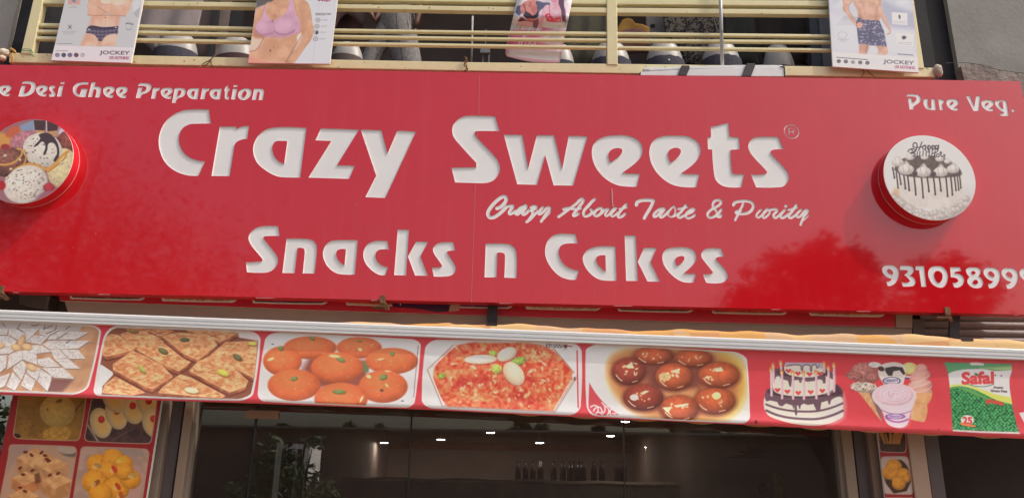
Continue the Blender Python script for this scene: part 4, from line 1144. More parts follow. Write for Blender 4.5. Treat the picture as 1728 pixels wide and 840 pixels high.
# 7 cones and cups of ice cream
P.o = (1410, 590, 6)
P.poly('215,395 330,400 470,560 470,725', tex((208, 164, 120), (190, 142, 100), .25)); P.poly('330,400 390,400 470,560 470,725', (126, 92, 96))
for i in range(6): P.line([(230 + i * 30, 410 + i * 10), (300 + i * 28, 520 + i * 32)], 4, (172, 124, 84), .8)
P.ell(290, 375, 135, 55, (196, 180, 166), 5, shade=(1.1, .7), noise=.35, ns=.6)
P.ell(290, 225, 135, 100, (170, 112, 106), 0, shade=(1.15, .7), noise=.28, ns=.35, sd=2); P.ell(195, 260, 88, 45, (162, 104, 98), 8, shade=(1.1, .72), noise=.3, ns=.5); P.ell(370, 270, 75, 60, (158, 100, 96), 0, shade=(1.1, .7), noise=.3, ns=.5)
for i in range(34): P.ell(rn.uniform(165, 425), rn.uniform(320, 420), 8, 6, rn.choice(((92, 70, 64), (226, 216, 204))), rn.uniform(0, 90), .8)
P.ell(400, 150, 65, 28, (226, 214, 208), 5, noise=.3, ns=.6)
P.ell(750, 188, 82, 62, (226, 206, 132), 0, shade=(1.1, .75), noise=.2, ns=.5); P.line('705,270 760,275', 22, (220, 210, 214)); P.line('705,282 750,288', 14, (70, 60, 110))
P.poly('440,180~ 520,130~ 660,135~ 715,200 712,250 690,345 490,345 455,290', (204, 196, 190)); P.poly('505,180 590,165 680,175 712,240 690,252 650,205 590,215 575,262 535,258 505,215', (60, 54, 56)); P.ell(465, 190, 34, 24, (70, 60, 60), 20, noise=.5, ns=.6)
P.ell(572, 312, 84, 36, (228, 222, 222)); P.ell(572, 312, 84, 36, (70, 62, 110), ring=7); P.text("HERSHEY'S", 512, 295, 634, 322, (58, 50, 96), bold=.25); P.line('515,332 620,336', 6, (90, 80, 110))
P.ell(870, 195, 62, 55, (204, 146, 136), 0, shade=(1.15, .75)); P.ell(858, 268, 108, 66, (206, 148, 138), -15, shade=(1.15, .7)); P.ell(855, 365, 128, 70, (208, 152, 142), -10, shade=(1.15, .68)); P.ell(880, 425, 106, 55, (202, 148, 132), 0, shade=(1.1, .75))
for q in ('780,330~ 860,310~ 950,260~', '760,385~ 860,365~ 960,320~', '780,420~ 880,420~ 975,370~'): P.line(q, 9, (232, 190, 182), .8)
P.poly('800,435 982,430 965,510~ 930,545 908,715~ 840,720~ 765,700 780,540', tex((210, 160, 112), (196, 144, 98), .1)); P.line('800,520~ 880,540~ 960,510~', 8, (176, 124, 84), .8); P.poly('880,545 930,545 908,715 870,718', (184, 134, 92), .6, soft=6)
P.poly('395,520 470,610~ 520,740~ 600,785~ 690,780~ 735,740 775,600 808,515', (204, 188, 196)); P.poly('640,560 790,540 735,740~ 680,780~ 640,780', (204, 186, 200), .7, soft=10)
P.ell(597, 465, 226, 128, (204, 188, 194)); P.ell(597, 455, 196, 108, (208, 176, 186), shade=(1.1, .9), noise=.06)
for a_, b_ in ((150, 80), (105, 55), (60, 30)): P.ell(610, 462, a_, b_, (186, 150, 164), 0, .7, ring=8); P.ell(606, 455, a_, b_, (226, 204, 210), 0, .7, ring=7)
P.line('545,420~ 560,470~ 590,440~', 7, (170, 134, 150)); P.line('470,605~ 620,648~ 768,615~', 7, (136, 70, 124)); P.line('515,690~ 620,728~ 738,700~', 18, (160, 90, 146)); P.ell(607, 672, 90, 25, (224, 208, 222)); P.ell(607, 672, 90, 25, (120, 60, 130), ring=7); P.text("HERSHEY'S", 545, 660, 672, 684, (96, 50, 130), dy=3, bold=.2)
# 8 packet of green peas
P.o = (1580, 590, 5.42)
pk_ = '65,112 685,128 690,190~ 668,280~ 690,480~ 752,752 150,730 128,380~ 105,200~'
P.setclip(pk_)
P.poly(pk_, (20, 66, 40)); 
for j in range(24):
    for i in range(20):
        x = 120 + i * 34 + (j % 2) * 17 + rn.uniform(-6, 6); y = 335 + j * 19 + rn.uniform(-5, 5)
        P.ell(x, y, 16, 14.5, rn.choice(((50, 118, 70), (60, 130, 78), (44, 106, 64))), 0, shade=(1.45, .45))
P.poly('40,90 720,90 720,200 560,185 400,170~ 250,180~ 100,235', (88, 150, 106)); P.poly('400,170 560,185 700,178 690,150 520,165', (190, 205, 130), .8, soft=6)
P.poly('100,235~ 210,185~ 400,172~ 550,190~ 700,180 700,500 560,450~ 420,390~ 300,345~ 200,330~ 130,345', (214, 204, 206), soft=1.5)
P.poly('125,340~ 215,325~ 310,345~ 420,395~ 540,455~ 690,495 700,430 560,410~ 430,365~ 320,330~ 215,312~', (196, 204, 96)); P.poly('125,348~ 215,335~ 310,358~ 420,412~ 520,462~ 500,468~ 300,390~ 200,350~', (88, 150, 80))
P.text('Safal', 238, 208, 520, 312, (196, 66, 72), dy=-8, bold=1.4); P.poly('345,208 385,220 375,240 355,232', (50, 110, 60)); P.line('285,312~ 410,335~ 525,312~', 8, (70, 130, 90)); P.text('Frozen', 525, 334, 610, 352, (50, 40, 44), bold=.3); P.text('Green Peas', 498, 362, 645, 382, (50, 40, 44), dy=6, bold=.3)
P.ell(540, 232, 7, 7, (120, 60, 66)); P.ell(594, 236, 7, 6, (70, 60, 70)); P.poly('455,458~ 520,458~ 612,482 612,512 560,498~ 480,485~ 475,508', (196, 70, 62))
P.ell(285, 640, 58, 46, (224, 212, 200)); P.text('25', 245, 612, 325, 672, (190, 50, 50), dy=4, bold=.7); P.poly('220,662~ 290,678~ 362,690 355,704 285,698~ 228,684', (206, 110, 60))
P.setclip(); P.poly('310,118~ 430,122~ 432,142 320,140', (226, 220, 216)); P.poly('150,728 380,742 755,752 756,768 380,758 150,742', (214, 204, 210))
P.poly('755,575 860,560 870,760 820,700', (216, 208, 210)); 
P.ell(20, 728, 5, 8, (90, 40, 50)); P.o = (0, 0, 1); P.ell(1274.5, 711.5, 2, 3.2, (84, 30, 40))
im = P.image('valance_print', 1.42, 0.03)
# the cloth: a gently rippled sheet hung from the bar
g = G(); NX, NZ = 150, 14
top = lambda x: 526 + (x + 300) / 2028 * 74.0
bx, by = [v[0] for v in VAL[3:]][::-1], [v[1] for v in VAL[3:]][::-1]
bot = lambda x: float(np.interp(x, bx, by))
for j in range(NZ + 1):
    for i in range(NX + 1):
        x = -300 + 2300 * i / NX; t = j / NZ
        y = top(x) + (bot(x) - top(x)) * t
        p = at(x, y, YV)
        g.uv[len(g.v)] = P.uv(p)
        w = 0.0028 * math.sin(p.x * 4.1 + 1) * t + 0.0012 * math.sin(p.x * 13 + 2) * t + 0.004 * max(0, math.sin(p.x * 1.7 - 0.6)) * math.sin(t * 3.1)
        w += 0.0011 * math.sin((p.z - .02 * math.sin(p.x * 3)) * 190) * math.exp(-((x - 705) / 55) ** 2) + 0.0016 * math.sin(p.x * 31 + 9 * t) * math.exp(-((x - 1500) / 260) ** 2) * t
        w += -0.013 * math.exp(-((t - 1.0) / 0.10) ** 2) * (.7 + .3 * math.sin(p.x * 2.3))
        g.v.append(Vector((p.x, YV + w, p.z)))
for j in range(NZ):
    for i in range(NX):
        a = j * (NX + 1) + i
        g.f.append((a, a + NX + 1, a + NX + 2, a + 1)); g.m.append(0)
vo = g.obj('valance', print_mat('valance_vinyl', im, 0.28, 0.5, bump=0.28), awn, smooth=True)
sm = vo.modifiers.new('thick', 'SOLIDIFY'); sm.thickness = 0.0015; sm.offset = -1
# front bar: a grooved aluminium extrusion
M_alu = mat('white_aluminium', (0.66, 0.67, 0.68), 0.38, metal=0.0, var=0.07, scale=3, stretch=(0.3, 1, 30), dirt=0.15, dirtcol=(0.35, 0.36, 0.37))
A0, A1 = at(-300, 511.5, YV), at(1728, 589.5, YV)
A1 = A0 + (A1 - A0) * (2320 / 2028.0)
prof = [(0.028, 0.0), (-0.010, 0.0), (-0.016, -0.006), (-0.016, -0.016), (-0.012, -0.018), (-0.012, -0.022), (-0.019, -0.024), (-0.019, -0.034), (-0.014, -0.036), (-0.014, -0.040), (-0.022, -0.042), (-0.022, -0.050), (-0.004, -0.052), (0.028, -0.052)]
g = G(); n = len(prof)
g.add([A0 + Vector((0, y, z)) for y, z in prof] + [A1 + Vector((0, y, z)) for y, z in prof], [(i, (i + 1) % n, (i + 1) % n + n, i + n) for i in range(n)] + [tuple(range(n - 1, -1, -1)), tuple(range(n, 2 * n))])
g.obj('front_bar', M_alu, awn)
# rolled check fabric above the bar
def check_mat():
    m = bpy.data.materials.new('orange_check_canvas'); m.use_nodes = True
    t = m.node_tree; N, L = t.nodes, t.links; b = N['Principled BSDF']; b.inputs['Roughness'].default_value = 0.8
    tc = N.new('ShaderNodeTexCoord'); mp = N.new('ShaderNodeMapping'); mp.inputs['Scale'].default_value = (5.2, 9, 9); mp.inputs['Rotation'].default_value = (0, RAD(8), RAD(24)); L.new(tc.outputs['Object'], mp.inputs[0])
    ck = N.new('ShaderNodeTexChecker'); ck.inputs['Scale'].default_value = 1.0; ck.inputs[1].default_value = (0.62, 0.33, 0.085, 1); ck.inputs[2].default_value = (0.52, 0.24, 0.13, 1); L.new(mp.outputs[0], ck.inputs[0])
    mp2 = N.new('ShaderNodeMapping'); mp2.inputs['Scale'].default_value = (2.6, 4.5, 4.5); mp2.inputs['Rotation'].default_value = (0, RAD(8), RAD(24)); L.new(tc.outputs['Object'], mp2.inputs[0])
    c2 = N.new('ShaderNodeTexChecker'); c2.inputs['Scale'].default_value = 1.0; c2.inputs[1].default_value = (0.62, 0.47, 0.27, 1); c2.inputs[2].default_value = (0.60, 0.30, 0.09, 1); L.new(mp2.outputs[0], c2.inputs[0])
    mx = N.new('ShaderNodeMix'); mx.data_type = 'RGBA'; mx.inputs['Factor'].default_value = 0.5; L.new(ck.outputs[0], mx.inputs[6]); L.new(c2.outputs[0], mx.inputs[7]); L.new(mx.outputs[2], b.inputs['Base Color'])
    return m
M_check = check_mat()
g = G(); NX = 260; prf = 9; rn = random.Random(11)
for i in range(NX + 1):
    t = i / NX; p = A0 + (A1 - A0) * t; xpx = -300 + 2320 * t
    hgt = np.interp(xpx, [-300, 430, 600, 760, 800, 1100, 1500, 2000], [-0.006, 0.0, 0.016, 0.034, 0.032, 0.037, 0.056, 0.060])
    hgt += (0.005 * math.sin(p.x * 7 + 1.2) + 0.004 * math.sin(p.x * 17 + .5) + 0.002 * math.sin(p.x * 41)) * min(1, max(0, (xpx - 400) / 300)) - 0.010 * math.exp(-((xpx - 774) / 7) ** 2)
    for k in range(prf):
        a = math.pi * k / (prf - 1)
        g.v.append(p + Vector((0, 0.005 + 0.03 * (1 - math.cos(a)) , -0.006 + max(hgt, -0.004) * math.sin(a) ** .7)))
for i in range(NX):
    for k in range(prf - 1):
        a = i * prf + k; g.f.append((a, a + prf, a + prf + 1, a + 1)); g.m.append(0)
g.obj('rolled_fabric', M_check, awn, smooth=True)
# scalloped old hem just showing under the valance
g = G(); P0 = at(-200, 655, -0.05); 
vs = []; N_s = 400
for i in range(N_s + 1):
    x = -200 + 2100 * i / N_s
    yb = bot(x) - 9 + (11.5 if x > 840 else 4) * abs(math.sin((x - 842) * math.pi / 97.0)) ** .8
    q = at(x, yb, -0.05); q2 = at(x, top(x) + 22, -0.05)
    vs += [q2, q]
g.add(vs, [(2 * i, 2 * i + 1, 2 * i + 3, 2 * i + 2) for i in range(N_s)])
g.obj('scalloped_hem', M_check, awn)
# arms and brackets that carry the bar, from the wall
M_maroon = mat('dark_maroon_steel', (0.030, 0.014, 0.016), 0.5, var=0.2, dirt=0.2, dirtcol=(0.10, 0.04, 0.02))
for x0, x1, ya, yb in ((822.5, 839.5, 512, 552), (1603, 1620, 530, 577)):
    g = G(); g.pp([(x0 + 1, ya - 14), (x1 + 1, ya - 14), (x1 - 1, yb), (x0 - 1, yb)], 0.06, 0.012)
    a, b = at(x0, yb, 0.06), at(x1, yb, 0.06)
    g.box((a.x, -0.05, a.z - 0.012), (b.x, 0.10, a.z + 0.0)); g.obj('support_arm', M_maroon, awn)

# ================================================================== fascia with slivers of food pictures, under the sign
P = Print([(100, 400), (1512, 420), (1512, 556), (100, 556)], 0.105, (150, 22, 34), 380)
xs_ = [113, 268, 421, 579, 733, 882, 1038, 1197, 1361]
cols = [(70, 40, 34), (120, 84, 60), (60, 30, 40), (150, 70, 44), (70, 30, 66), (130, 100, 80), (60, 40, 40), (110, 60, 40), (128, 90, 60)]
for i, x in enumerate(xs_):
    w = 134; yb = 506.2 + (x + w / 2 - 180) * 0.0224
    for pad, c in ((0, (196, 172, 160)), (2.6, cols[i])):
        P.poly('%g,%g %g,%g %g,%g~ %g,%g~ %g,%g %g,%g~ %g,%g~' % (x + pad, yb - 120, x + w - pad, yb - 120, x + w - pad, yb - 9 , x + w - 5 - pad, yb - 2 - pad + .8, x + w - 16, yb + .6 - pad, x + 16, yb - 1.6 - pad, x + 5 + pad, yb - 4 - pad), c if pad == 0 else tex(c, tuple(v * 1.5 for v in c), .2, i))
P.poly('662,490 764,495 757,525 738,526.5 705,520.5 662,517', (52, 22, 52)); P.poly('763,505 777,506 775,524 757,526', (150, 120, 104))
fas = print_obj('fascia_print', P, [(100, 400), (1510, 420), (1510, 552), (960, 537), (560, 524), (300, 514), (100, 507)], 0.012, 2.2, bld, rough=0.4)
g = G(); g.pp([(1511, 470), (1538, 470), (1540, 553), (1512, 552)], 0.105, 0.012); g.obj('fascia_end', M_cream, bld)
# clamps on the bottom edge of the sign
M_rust = mat('rusty_steel', (0.16, 0.075, 0.035), 0.8, var=0.4, scale=60, bump=0.5, bscale=150, dirt=0.6, dirtcol=(0.30, 0.20, 0.12))
for x, y in ((646, 507), (1599, 526.5), (2, 490)):
    g = G(); a = at(x, y, 0.0); s_ = 0.013
    g.box((a.x - s_, -0.004, a.z - 0.012), (a.x + s_, -0.0005, a.z + 0.024))
    g.prism([(a.x - s_, -0.004, a.z - 0.012), (a.x + s_, -0.004, a.z - 0.012), (a.x + s_ + .02, 0.02, a.z - 0.040), (a.x - s_ + .03, 0.02, a.z - 0.044)], (0, 0.002, 0.006))
    g.box((a.x - s_ - 0.04, 0.0, a.z - 0.028), (a.x + s_, 0.062, a.z - 0.022))
    g.obj('clamp', M_rust, sign)

# ================================================================== balcony railing
YR = 0.08
rail = thing('balcony_railing', at(800, 122, YR), 'pale yellow metal balcony railing running above the red sign', 'railing')
def bar(name, pts, dy, Yb=YR, bev=0.003):
    """pts: (x, top, bottom) traced along the bar"""
    g = G()
    n = len(pts)
    T = [at(x, a, Yb) for x, a, b in pts]; B = [at(x, b, Yb) for x, a, b in pts]
    D = Vector((0, dy, 0)); vs = []
    for t, b in zip(T, B): vs += [t, b, b + D, t + D]
    fs = [(4 * i + k, 4 * i + (k + 1) % 4, 4 * i + 4 + (k + 1) % 4, 4 * i + 4 + k) for i in range(n - 1) for k in range(4)]
    g.add(vs, fs + [(3, 2, 1, 0), (4 * n - 4, 4 * n - 3, 4 * n - 2, 4 * n - 1)])
    return g.obj(name, M_yellow, rail, bevel=bev)
bar('bottom_rail', [(15, 89, 105.5), (230, 93.6, 108.8), (560, 100.6, 115.2), (800, 105.2, 119.8), (1240, 110.3, 127), (1579, 114.8, 130.4)], 0.045)
bar('bar', [(56, 61.2, 66.8), (232, 64.3, 69.4), (563, 70.4, 75.0), (800, 74.2, 78.6), (1000, 77.5, 81.6), (1240, 79.9, 84.0), (1549, 84.0, 88.4)], 0.022)
bar('bar', [(59, 50, 55.2), (234, 51.7, 56.4), (563, 58.8, 63.2), (800, 62.7, 66.6), (1000, 65, 69.4), (1395, 68, 72.6), (1547, 70, 74.6)], 0.022)
bar('bar', [(63, 39, 44.2), (236, 41.4, 46.6), (563, 48.3, 52.8), (800, 51.9, 56), (1000, 53.7, 58.6), (1395, 58.3, 63), (1545, 60.5, 65)], 0.022)
bar('bar', [(70, -1, 6), (243, 1.4, 10), (563, 7, 14.2), (800, 10.8, 18.8), (1000, 13, 21.5), (1395, 16.7, 25), (1543, 18.5, 27)], 0.035)
bar('bar', [(70, -18, -11), (560, -9, 0.0), (800, -3, 4.0), (1000, -1.5, 7), (1240, 0.4, 9.2), (1395, 1.3, 10.6), (1543, 3, 12.5)], 0.035)
bar('bar', [(72, -38, -32), (800, -24, -18), (1540, -16, -9)], 0.022)
bar('top_rail', [(20, -150, -134), (800, -140, -122), (1545, -130, -112)], 0.05)
for q in ([(56, 0), (72, 3), (54, 92), (35, 90)], [(1024, 8), (1041.5, 8), (1042.5, 110), (1024.5, 109)], [(1526, 0), (1542, 0), (1560, 116), (1543, 115)]):
    (x0, y0), (x1, y1), (x2, y2), (x3, y3) = q
    k = 145.0 / (y3 - y0)
    g = G(); g.pp([(x0 - (x3 - x0) * k, y0 - 145), (x1 - (x2 - x1) * k, y1 - 145), (x2, y2), (x3, y3)], YR - 0.004, 0.045); g.obj('post', M_yellow, rail, bevel=0.003)

rs = random.Random(31); g = G()
for i in range(60):
    x = rs.uniform(20, 1570)
    if rs.random() < .6: y = np.interp(x, [15, 230, 560, 800, 1240, 1579], [97, 101, 108, 112.5, 118.5, 122.6]) + rs.uniform(-7, 7.2)
    else: y = np.interp(x, [70, 243, 563, 800, 1240, 1543], [2.5, 5.7, 10.6, 14.8, 19.5, 22.8]) + rs.uniform(-3.5, 3.5); x = max(x, 75)
    a, b = rs.uniform(.5, 1.6), rs.uniform(.4, 1.1)
    g.pp([(x - a, y), (x - a * .3, y - b), (x + a * .7, y - b * .6), (x + a, y + b * .4), (x, y + b)], YR - 0.0012, 0.001)
tag(g.obj('rust_chips', mat('rust_chip', (0.26, 0.13, 0.05), .9, var=.4, scale=60), rail), kind='stuff')

# ================================================================== posters on the railing
def strip_txt(P, rows, col=(120, 118, 124)):
    for x0, y, x1, n, w in rows: P.dashes(x0, y, x1, col, n, w)
# man in plaid briefs
q = [(124.5, -62), (254, -62), (220.7, 106.4), (86.4, 102)]
P = Print(q, 0.045, (192, 193, 196), 560); P.o = (0, 0, 7)
P.poly('1480,-500 1900,-500 1700,0 1590,160 1500,-100', (204, 205, 208), soft=6)
P.poly('1670,80 1570,160 1640,230 1670,200', (172, 174, 180))
sk, s2, s3 = (224, 186, 166), (196, 148, 126), (164, 112, 92)
SK = tex((226, 188, 168), (208, 166, 144), .05, 2)
P.poly('1055,-400 1560,-400 1575,0 1500,80 1060,80', SK)
P.poly('1088,180 1420,185 1392,320 1055,315', SK, soft=1.5); P.poly('1088,180 1130,185 1110,320 1055,315', s2, .7, soft=8); P.poly('1380,185 1420,185 1392,320 1365,315', s2, .7, soft=8)
P.line('1240,190~ 1250,250~ 1235,310~', 10, s2, .5, soft=3); P.ell(1243, 213, 9, 7, s3)
P.poly('1190,-200 1320,-200 1300,55~ 1240,58~ 1190,40', (232, 200, 184), soft=3); P.poly('1330,-200 1460,-200 1455,60~ 1390,75~ 1330,50', (230, 196, 180), soft=3)
P.line('1190,40~ 1240,58~ 1300,52~', 7, s3, .7, soft=3); P.line('1320,55~ 1380,80~ 1455,65~', 7, s3, .7, soft=3)
P.poly('1060,-100 1035,100~ 1035,185 1090,190~ 1250,182 1265,150~ 1180,90~ 1130,60~ 1130,-100', SK, soft=1.5)
P.poly('1150,75~ 1290,60~ 1450,90~ 1540,110 1480,195 1440,188~ 1300,175~ 1200,110~', SK, soft=1.5); P.poly('1560,-100 1570,0 1530,130 1480,195 1440,90', SK)
P.line('1155,80~ 1210,120~ 1270,155~', 7, s3, .8, soft=2); P.line('1035,180~ 1140,188~ 1260,182~ 1440,190~ 1480,195~', 8, s3, .8, soft=2); P.line('1035,100~ 1045,20~ 1065,-60~', 7, s2, .8); P.line('1200,165~ 1265,150~', 5, s3, .6)
P.poly('1020,390 945,546 1165,546 1180,480 1185,546 1362,546 1392,390', SK); P.poly('1150,470 1200,470 1195,546 1145,546', s2, .8, soft=7); P.poly('1020,390 960,546 1000,546 1050,400', s2, .5, soft=8)
br = '1060,310~ 1220,325~ 1396,310 1392,408 1330,405~ 1250,430~ 1205,490 1165,490 1125,425~ 1070,400~ 1018,398'
P.poly(br, (92, 82, 102)); P.setclip(br)
for i in range(9): P.line([(1030 + i * 46, 300), (1020 + i * 46, 500)], 10, (146, 138, 158), .6, False)
for i in range(4): P.line([(1000, 345 + i * 40), (1200, 360 + i * 40), (1400, 340 + i * 40)], 9, (64, 54, 74), .8, False); P.line([(1000, 360 + i * 40), (1200, 375 + i * 40), (1400, 355 + i * 40)], 4, (186, 178, 196), .7, False)
P.poly('1050,305~ 1220,322~ 1400,305 1398,335 1220,350~ 1045,335', (70, 58, 76)); P.setclip()
P.ell(1368, 327, 9, 9, (220, 216, 220)); P.ell(1052, 353, 9, 9, (210, 206, 210))
P.poly('640,540 1600,566 1545,760 590,735', (216, 209, 216)); P.line('1680,0 1547,745', 10, (232, 230, 232), smooth=False)
P.setclip('805,-80 950,-80 948,60 800,58'); P.poly([(780, -90), (960, -90), (960, 80), (780, 80)], (206, 178, 176)); P.poly('850,-40 905,-40 905,10~ 880,40~ 850,10', (120, 116, 160)); P.ell(830, 40, 30, 50, (196, 156, 146), soft=3); P.ell(915, 40, 30, 50, (196, 156, 146), soft=3); P.setclip()
strip_txt(P, ((840, 75, 890, 3, 5), (810, 92, 912, 6, 5), (728, 375, 895, 8, 4), (745, 390, 880, 7, 4), (750, 407, 860, 6, 4), (1490, 355, 1555, 4, 6), (680, 518, 850, 7, 7), (662, 603, 800, 8, 7)))
P.line('805,300 845,345', 6, (60, 56, 66)); P.line('845,300 805,345', 6, (60, 56, 66)); P.poly('812,308 838,308 838,336 812,336', (120, 116, 124)); P.ell(1525, 305, 40, 42, (150, 148, 156), ring=4); P.line('1490,280 1570,290', 12, (90, 86, 92), .8)
for x, c in ((678, (130, 126, 142)), (752, (88, 82, 100)), (825, (112, 106, 136)), (900, (112, 78, 90)), (973, (168, 166, 176))):
    P.ell(x, 653, 28, 26, c, noise=.35, ns=.8)
P.text('JOCKEY', 1175, 602, 1525, 656, (52, 46, 58), slant=.12, dy=6, bold=.1); P.text('OR NOTHING', 1290, 667, 1518, 700, (130, 50, 78), slant=.1, dy=5, bold=.15)
o = print_obj('underwear_poster', P, q, 0.012, 1.28, None, rough=0.3)
tag(o, 'grey poster of a torso in plaid briefs with folded arms, leftmost on the railing', 'poster', 'posters hung on the balcony railing')
# woman in pink bra
q = [(442, -62), (577, -62), (556.4, 107.9), (418.6, 106.4)]
P = Print(q, 0.030, (206, 208, 216), 560); P.o = (410, 0, 7)
SK = tex((214, 170, 140), (200, 152, 122), .06, 4); d1, d2 = (176, 122, 94), (140, 92, 76)
P.poly('150,-100 380,-400 420,-100 370,40 250,70 150,110', (98, 92, 92), soft=6)
P.poly('160,110~ 235,70~ 300,60 380,-10 380,-400 560,-400 600,-20 690,-10~ 770,40~ 812,200~ 820,430~ 740,560~ 600,752 60,752 70,650~ 80,500~ 110,300~ 140,180~', SK)
P.poly('820,300~ 818,440~ 740,560~ 600,752 490,752 600,600 660,480~ 700,420~', tex((208, 162, 132), (190, 140, 110), .06, 8), soft=2)
P.poly('640,430~ 700,400~ 680,480~ 610,590~ 595,600~ 640,500~', (228, 212, 206), soft=2); P.line('700,410~ 650,500~ 590,600~ 500,745~', 10, d2, .7, soft=3)
P.poly('690,60~ 640,150~ 680,250 690,380~ 720,420 740,300~', d1, .35, soft=10)
P.poly('85,430 180,440~ 245,470~ 190,570~ 130,620~ 75,590', (226, 192, 172), soft=3); P.line('245,440~ 220,500~ 160,590~ 85,605~', 10, d2, .8, soft=3)
P.poly('150,300 120,430~ 200,460~ 260,432 165,380', d1, .8, soft=5)
P.poly('270,60~ 300,30 540,0 520,130 380,240 340,240 285,190', SK, soft=2); P.poly('345,190~ 375,175~ 392,200 372,252 350,245', d1, .35, soft=6); P.line('380,170~ 385,230~', 6, d2, .7, soft=2); P.line('375,20~ 385,50~ 420,20~', 7, d1, .7, soft=2)
P.poly('278,58 258,70 240,90 222,215~ 152,310~ 150,350~ 170,390~ 262,435 500,436~ 680,375 665,235~ 630,180~ 598,60 590,-60 555,-60 535,90~ 510,150~ 380,250 345,250~ 300,210~ 265,130', tex((208, 166, 188), (196, 150, 176), .08, 3))
P.ell(480, 320, 150, 95, (210, 170, 190), -10, .7, soft=16, shade=(1.06, .86)); P.ell(240, 330, 90, 80, (208, 166, 188), 15, .7, soft=14, shade=(1.05, .86))
P.line('365,370~ 430,405~ 530,405~ 610,360~', 12, (150, 84, 126), .7, soft=3); P.line('160,370~ 220,415~ 300,405~ 350,395~', 9, (150, 84, 126), .7, soft=3); P.line('255,430~ 440,432~ 680,378~', 5, (170, 110, 150), .8); P.line('345,250~ 365,300~ 370,380~', 5, (176, 116, 156), .7); P.line('320,270 355,240', 5, (110, 70, 96), .8); P.line('345,240 360,275', 7, (90, 60, 84), .8)
P.line('600,0~ 625,120~ 665,230~', 6, (150, 100, 110), .6); P.line('255,75~ 225,200~', 6, (150, 96, 100), .6)
P.ell(360, 520, 30, 90, d1, 0, .25, soft=14); P.ell(322, 603, 11, 13, d2, soft=1.5); P.ell(365, 563, 6, 6, d2)
P.poly('78,655~ 200,708~ 330,735~ 500,740 490,760 50,760', (236, 152, 134)); P.line('80,655~ 200,706~ 330,733~ 500,738~', 5, (240, 190, 176))
P.line('893,30 885,200', 3, (170, 168, 180), .8); P.line('850,480 830,745', 3, (150, 148, 160), .8)
P.poly([(855, 160), (1045, 164), (1045, 176), (855, 174)], (150, 142, 150), .0)
P.text('EVERYDAY BRA', 858, 162, 1042, 177, (70, 60, 66), bold=.1); P.dashes(855, 186, 970, (110, 104, 110), 5, 4)
for x, y, d in ((885, 240, 0), (875, 315, 0), (865, 386, 1), (858, 462, 0)):
    P.ell(x, y, 26, 24, (90, 84, 92), ring=4); P.ell(x + (6 if d else 0), y + (2 if d else 0), 15 if d else 8, 18 if d else 7, (60, 56, 62)); P.dashes(x + 48, y - 4, x + 118, (110, 106, 112), 4, 4); P.dashes(x + 48, y + 7, x + 110, (130, 126, 132), 4, 3)
P.line('890,-20~ 900,15~ 925,-10~ 935,14~ 955,-5~ 960,15~ 990,8~ 1000,-10~ 985,15~ 1030,5~', 9, (150, 30, 72))
o = print_obj('underwear_poster', P, q, 0.012, 1.28, None, rough=0.3)
tag(o, 'white poster of a torso in a pink bra with small icons on the right', 'poster', 'posters hung on the balcony railing')
# two women poster behind the bars
YP = 0.125
q = [(880, -70), (966, -66), (966, -3), (963.5, 12), (948.7, 83), (944.5, 106), (900, 101.5), (856, 95), (852.5, 91), (853, 84), (866, 28), (872, 0)]
P = Print(q, YP, (212, 200, 208), 600); P.o = (780, 0, 6.4625)
P.poly([(400, -500), (1300, -500), (1300, 260), (400, 260)], tex((212, 204, 212), (190, 178, 192), .12))
P.poly('560,150 640,200 600,300 520,330', (206, 212, 216), soft=3); P.poly('600,70 640,60 650,150 620,175 580,140', (88, 92, 116), soft=1.5); P.poly('800,20~ 880,30~ 960,50~ 860,110~ 830,180 790,120', (84, 86, 112), soft=2)
P.poly('640,60~ 720,10 740,-60 820,-60 800,40 830,130~ 790,215 760,250 690,205 640,130', tex((196, 130, 122), (172, 104, 102), .2)); P.poly('735,-80 820,-80 815,10~ 775,25~ 740,10', (206, 146, 136)); P.line('765,20~ 790,12~', 6, (150, 60, 70))
P.line('670,50~ 700,140~', 8, (60, 42, 56)); P.line('825,80~ 815,150~', 8, (60, 42, 56)); P.poly('690,125 740,150~ 770,175~ 825,125 825,185~ 780,205 700,205 665,175', (62, 48, 66)); P.poly('650,190~ 700,220~ 790,210 800,230 720,245 600,235', (196, 120, 124)); P.poly('640,190 700,222 770,235 610,240', (70, 54, 74))
P.poly('620,240~ 740,240~ 765,310 600,320~ 590,270', (222, 168, 168)); P.poly('770,235 830,200 840,310 770,320', (130, 84, 104))
P.poly('900,70~ 960,60 980,-80 1080,-80 1060,60 1090,130 1080,240 940,250 900,170 860,330 810,330 860,180', tex((226, 180, 190), (208, 156, 172), .12, 5)); P.line('975,12~ 1000,18~ 1020,10~', 8, (196, 60, 90))
P.poly('905,170~ 950,150 1000,200 1075,185 1075,245 930,240', (214, 66, 92)); rn = random.Random(4)
for i in range(26): P.ell(rn.uniform(910, 1070), rn.uniform(165, 240), 7, 5, (232, 178, 190))
P.line('950,60~ 955,150~', 7, (206, 60, 90)); P.poly('1060,-80 1120,-80 1110,60~ 1130,150~ 1120,240 1090,235 1080,120 1050,40', (92, 62, 86), soft=1.5); P.line('1120,130~ 1110,190~ 1130,240~', 14, (96, 66, 90))
P.poly('910,250 1080,255 1140,320 900,310', (226, 212, 220)); P.poly('1040,270 1110,250 1145,330 1060,330', (206, 206, 216)); P.poly('870,300 1000,320 990,345 870,345', (220, 70, 100))
P.poly('530,330 1160,330 1130,420 1090,560 1060,700 450,640', (204, 92, 138)); P.poly('900,340~ 1180,330 1130,420 1090,570 860,470~', (214, 186, 196), soft=16)
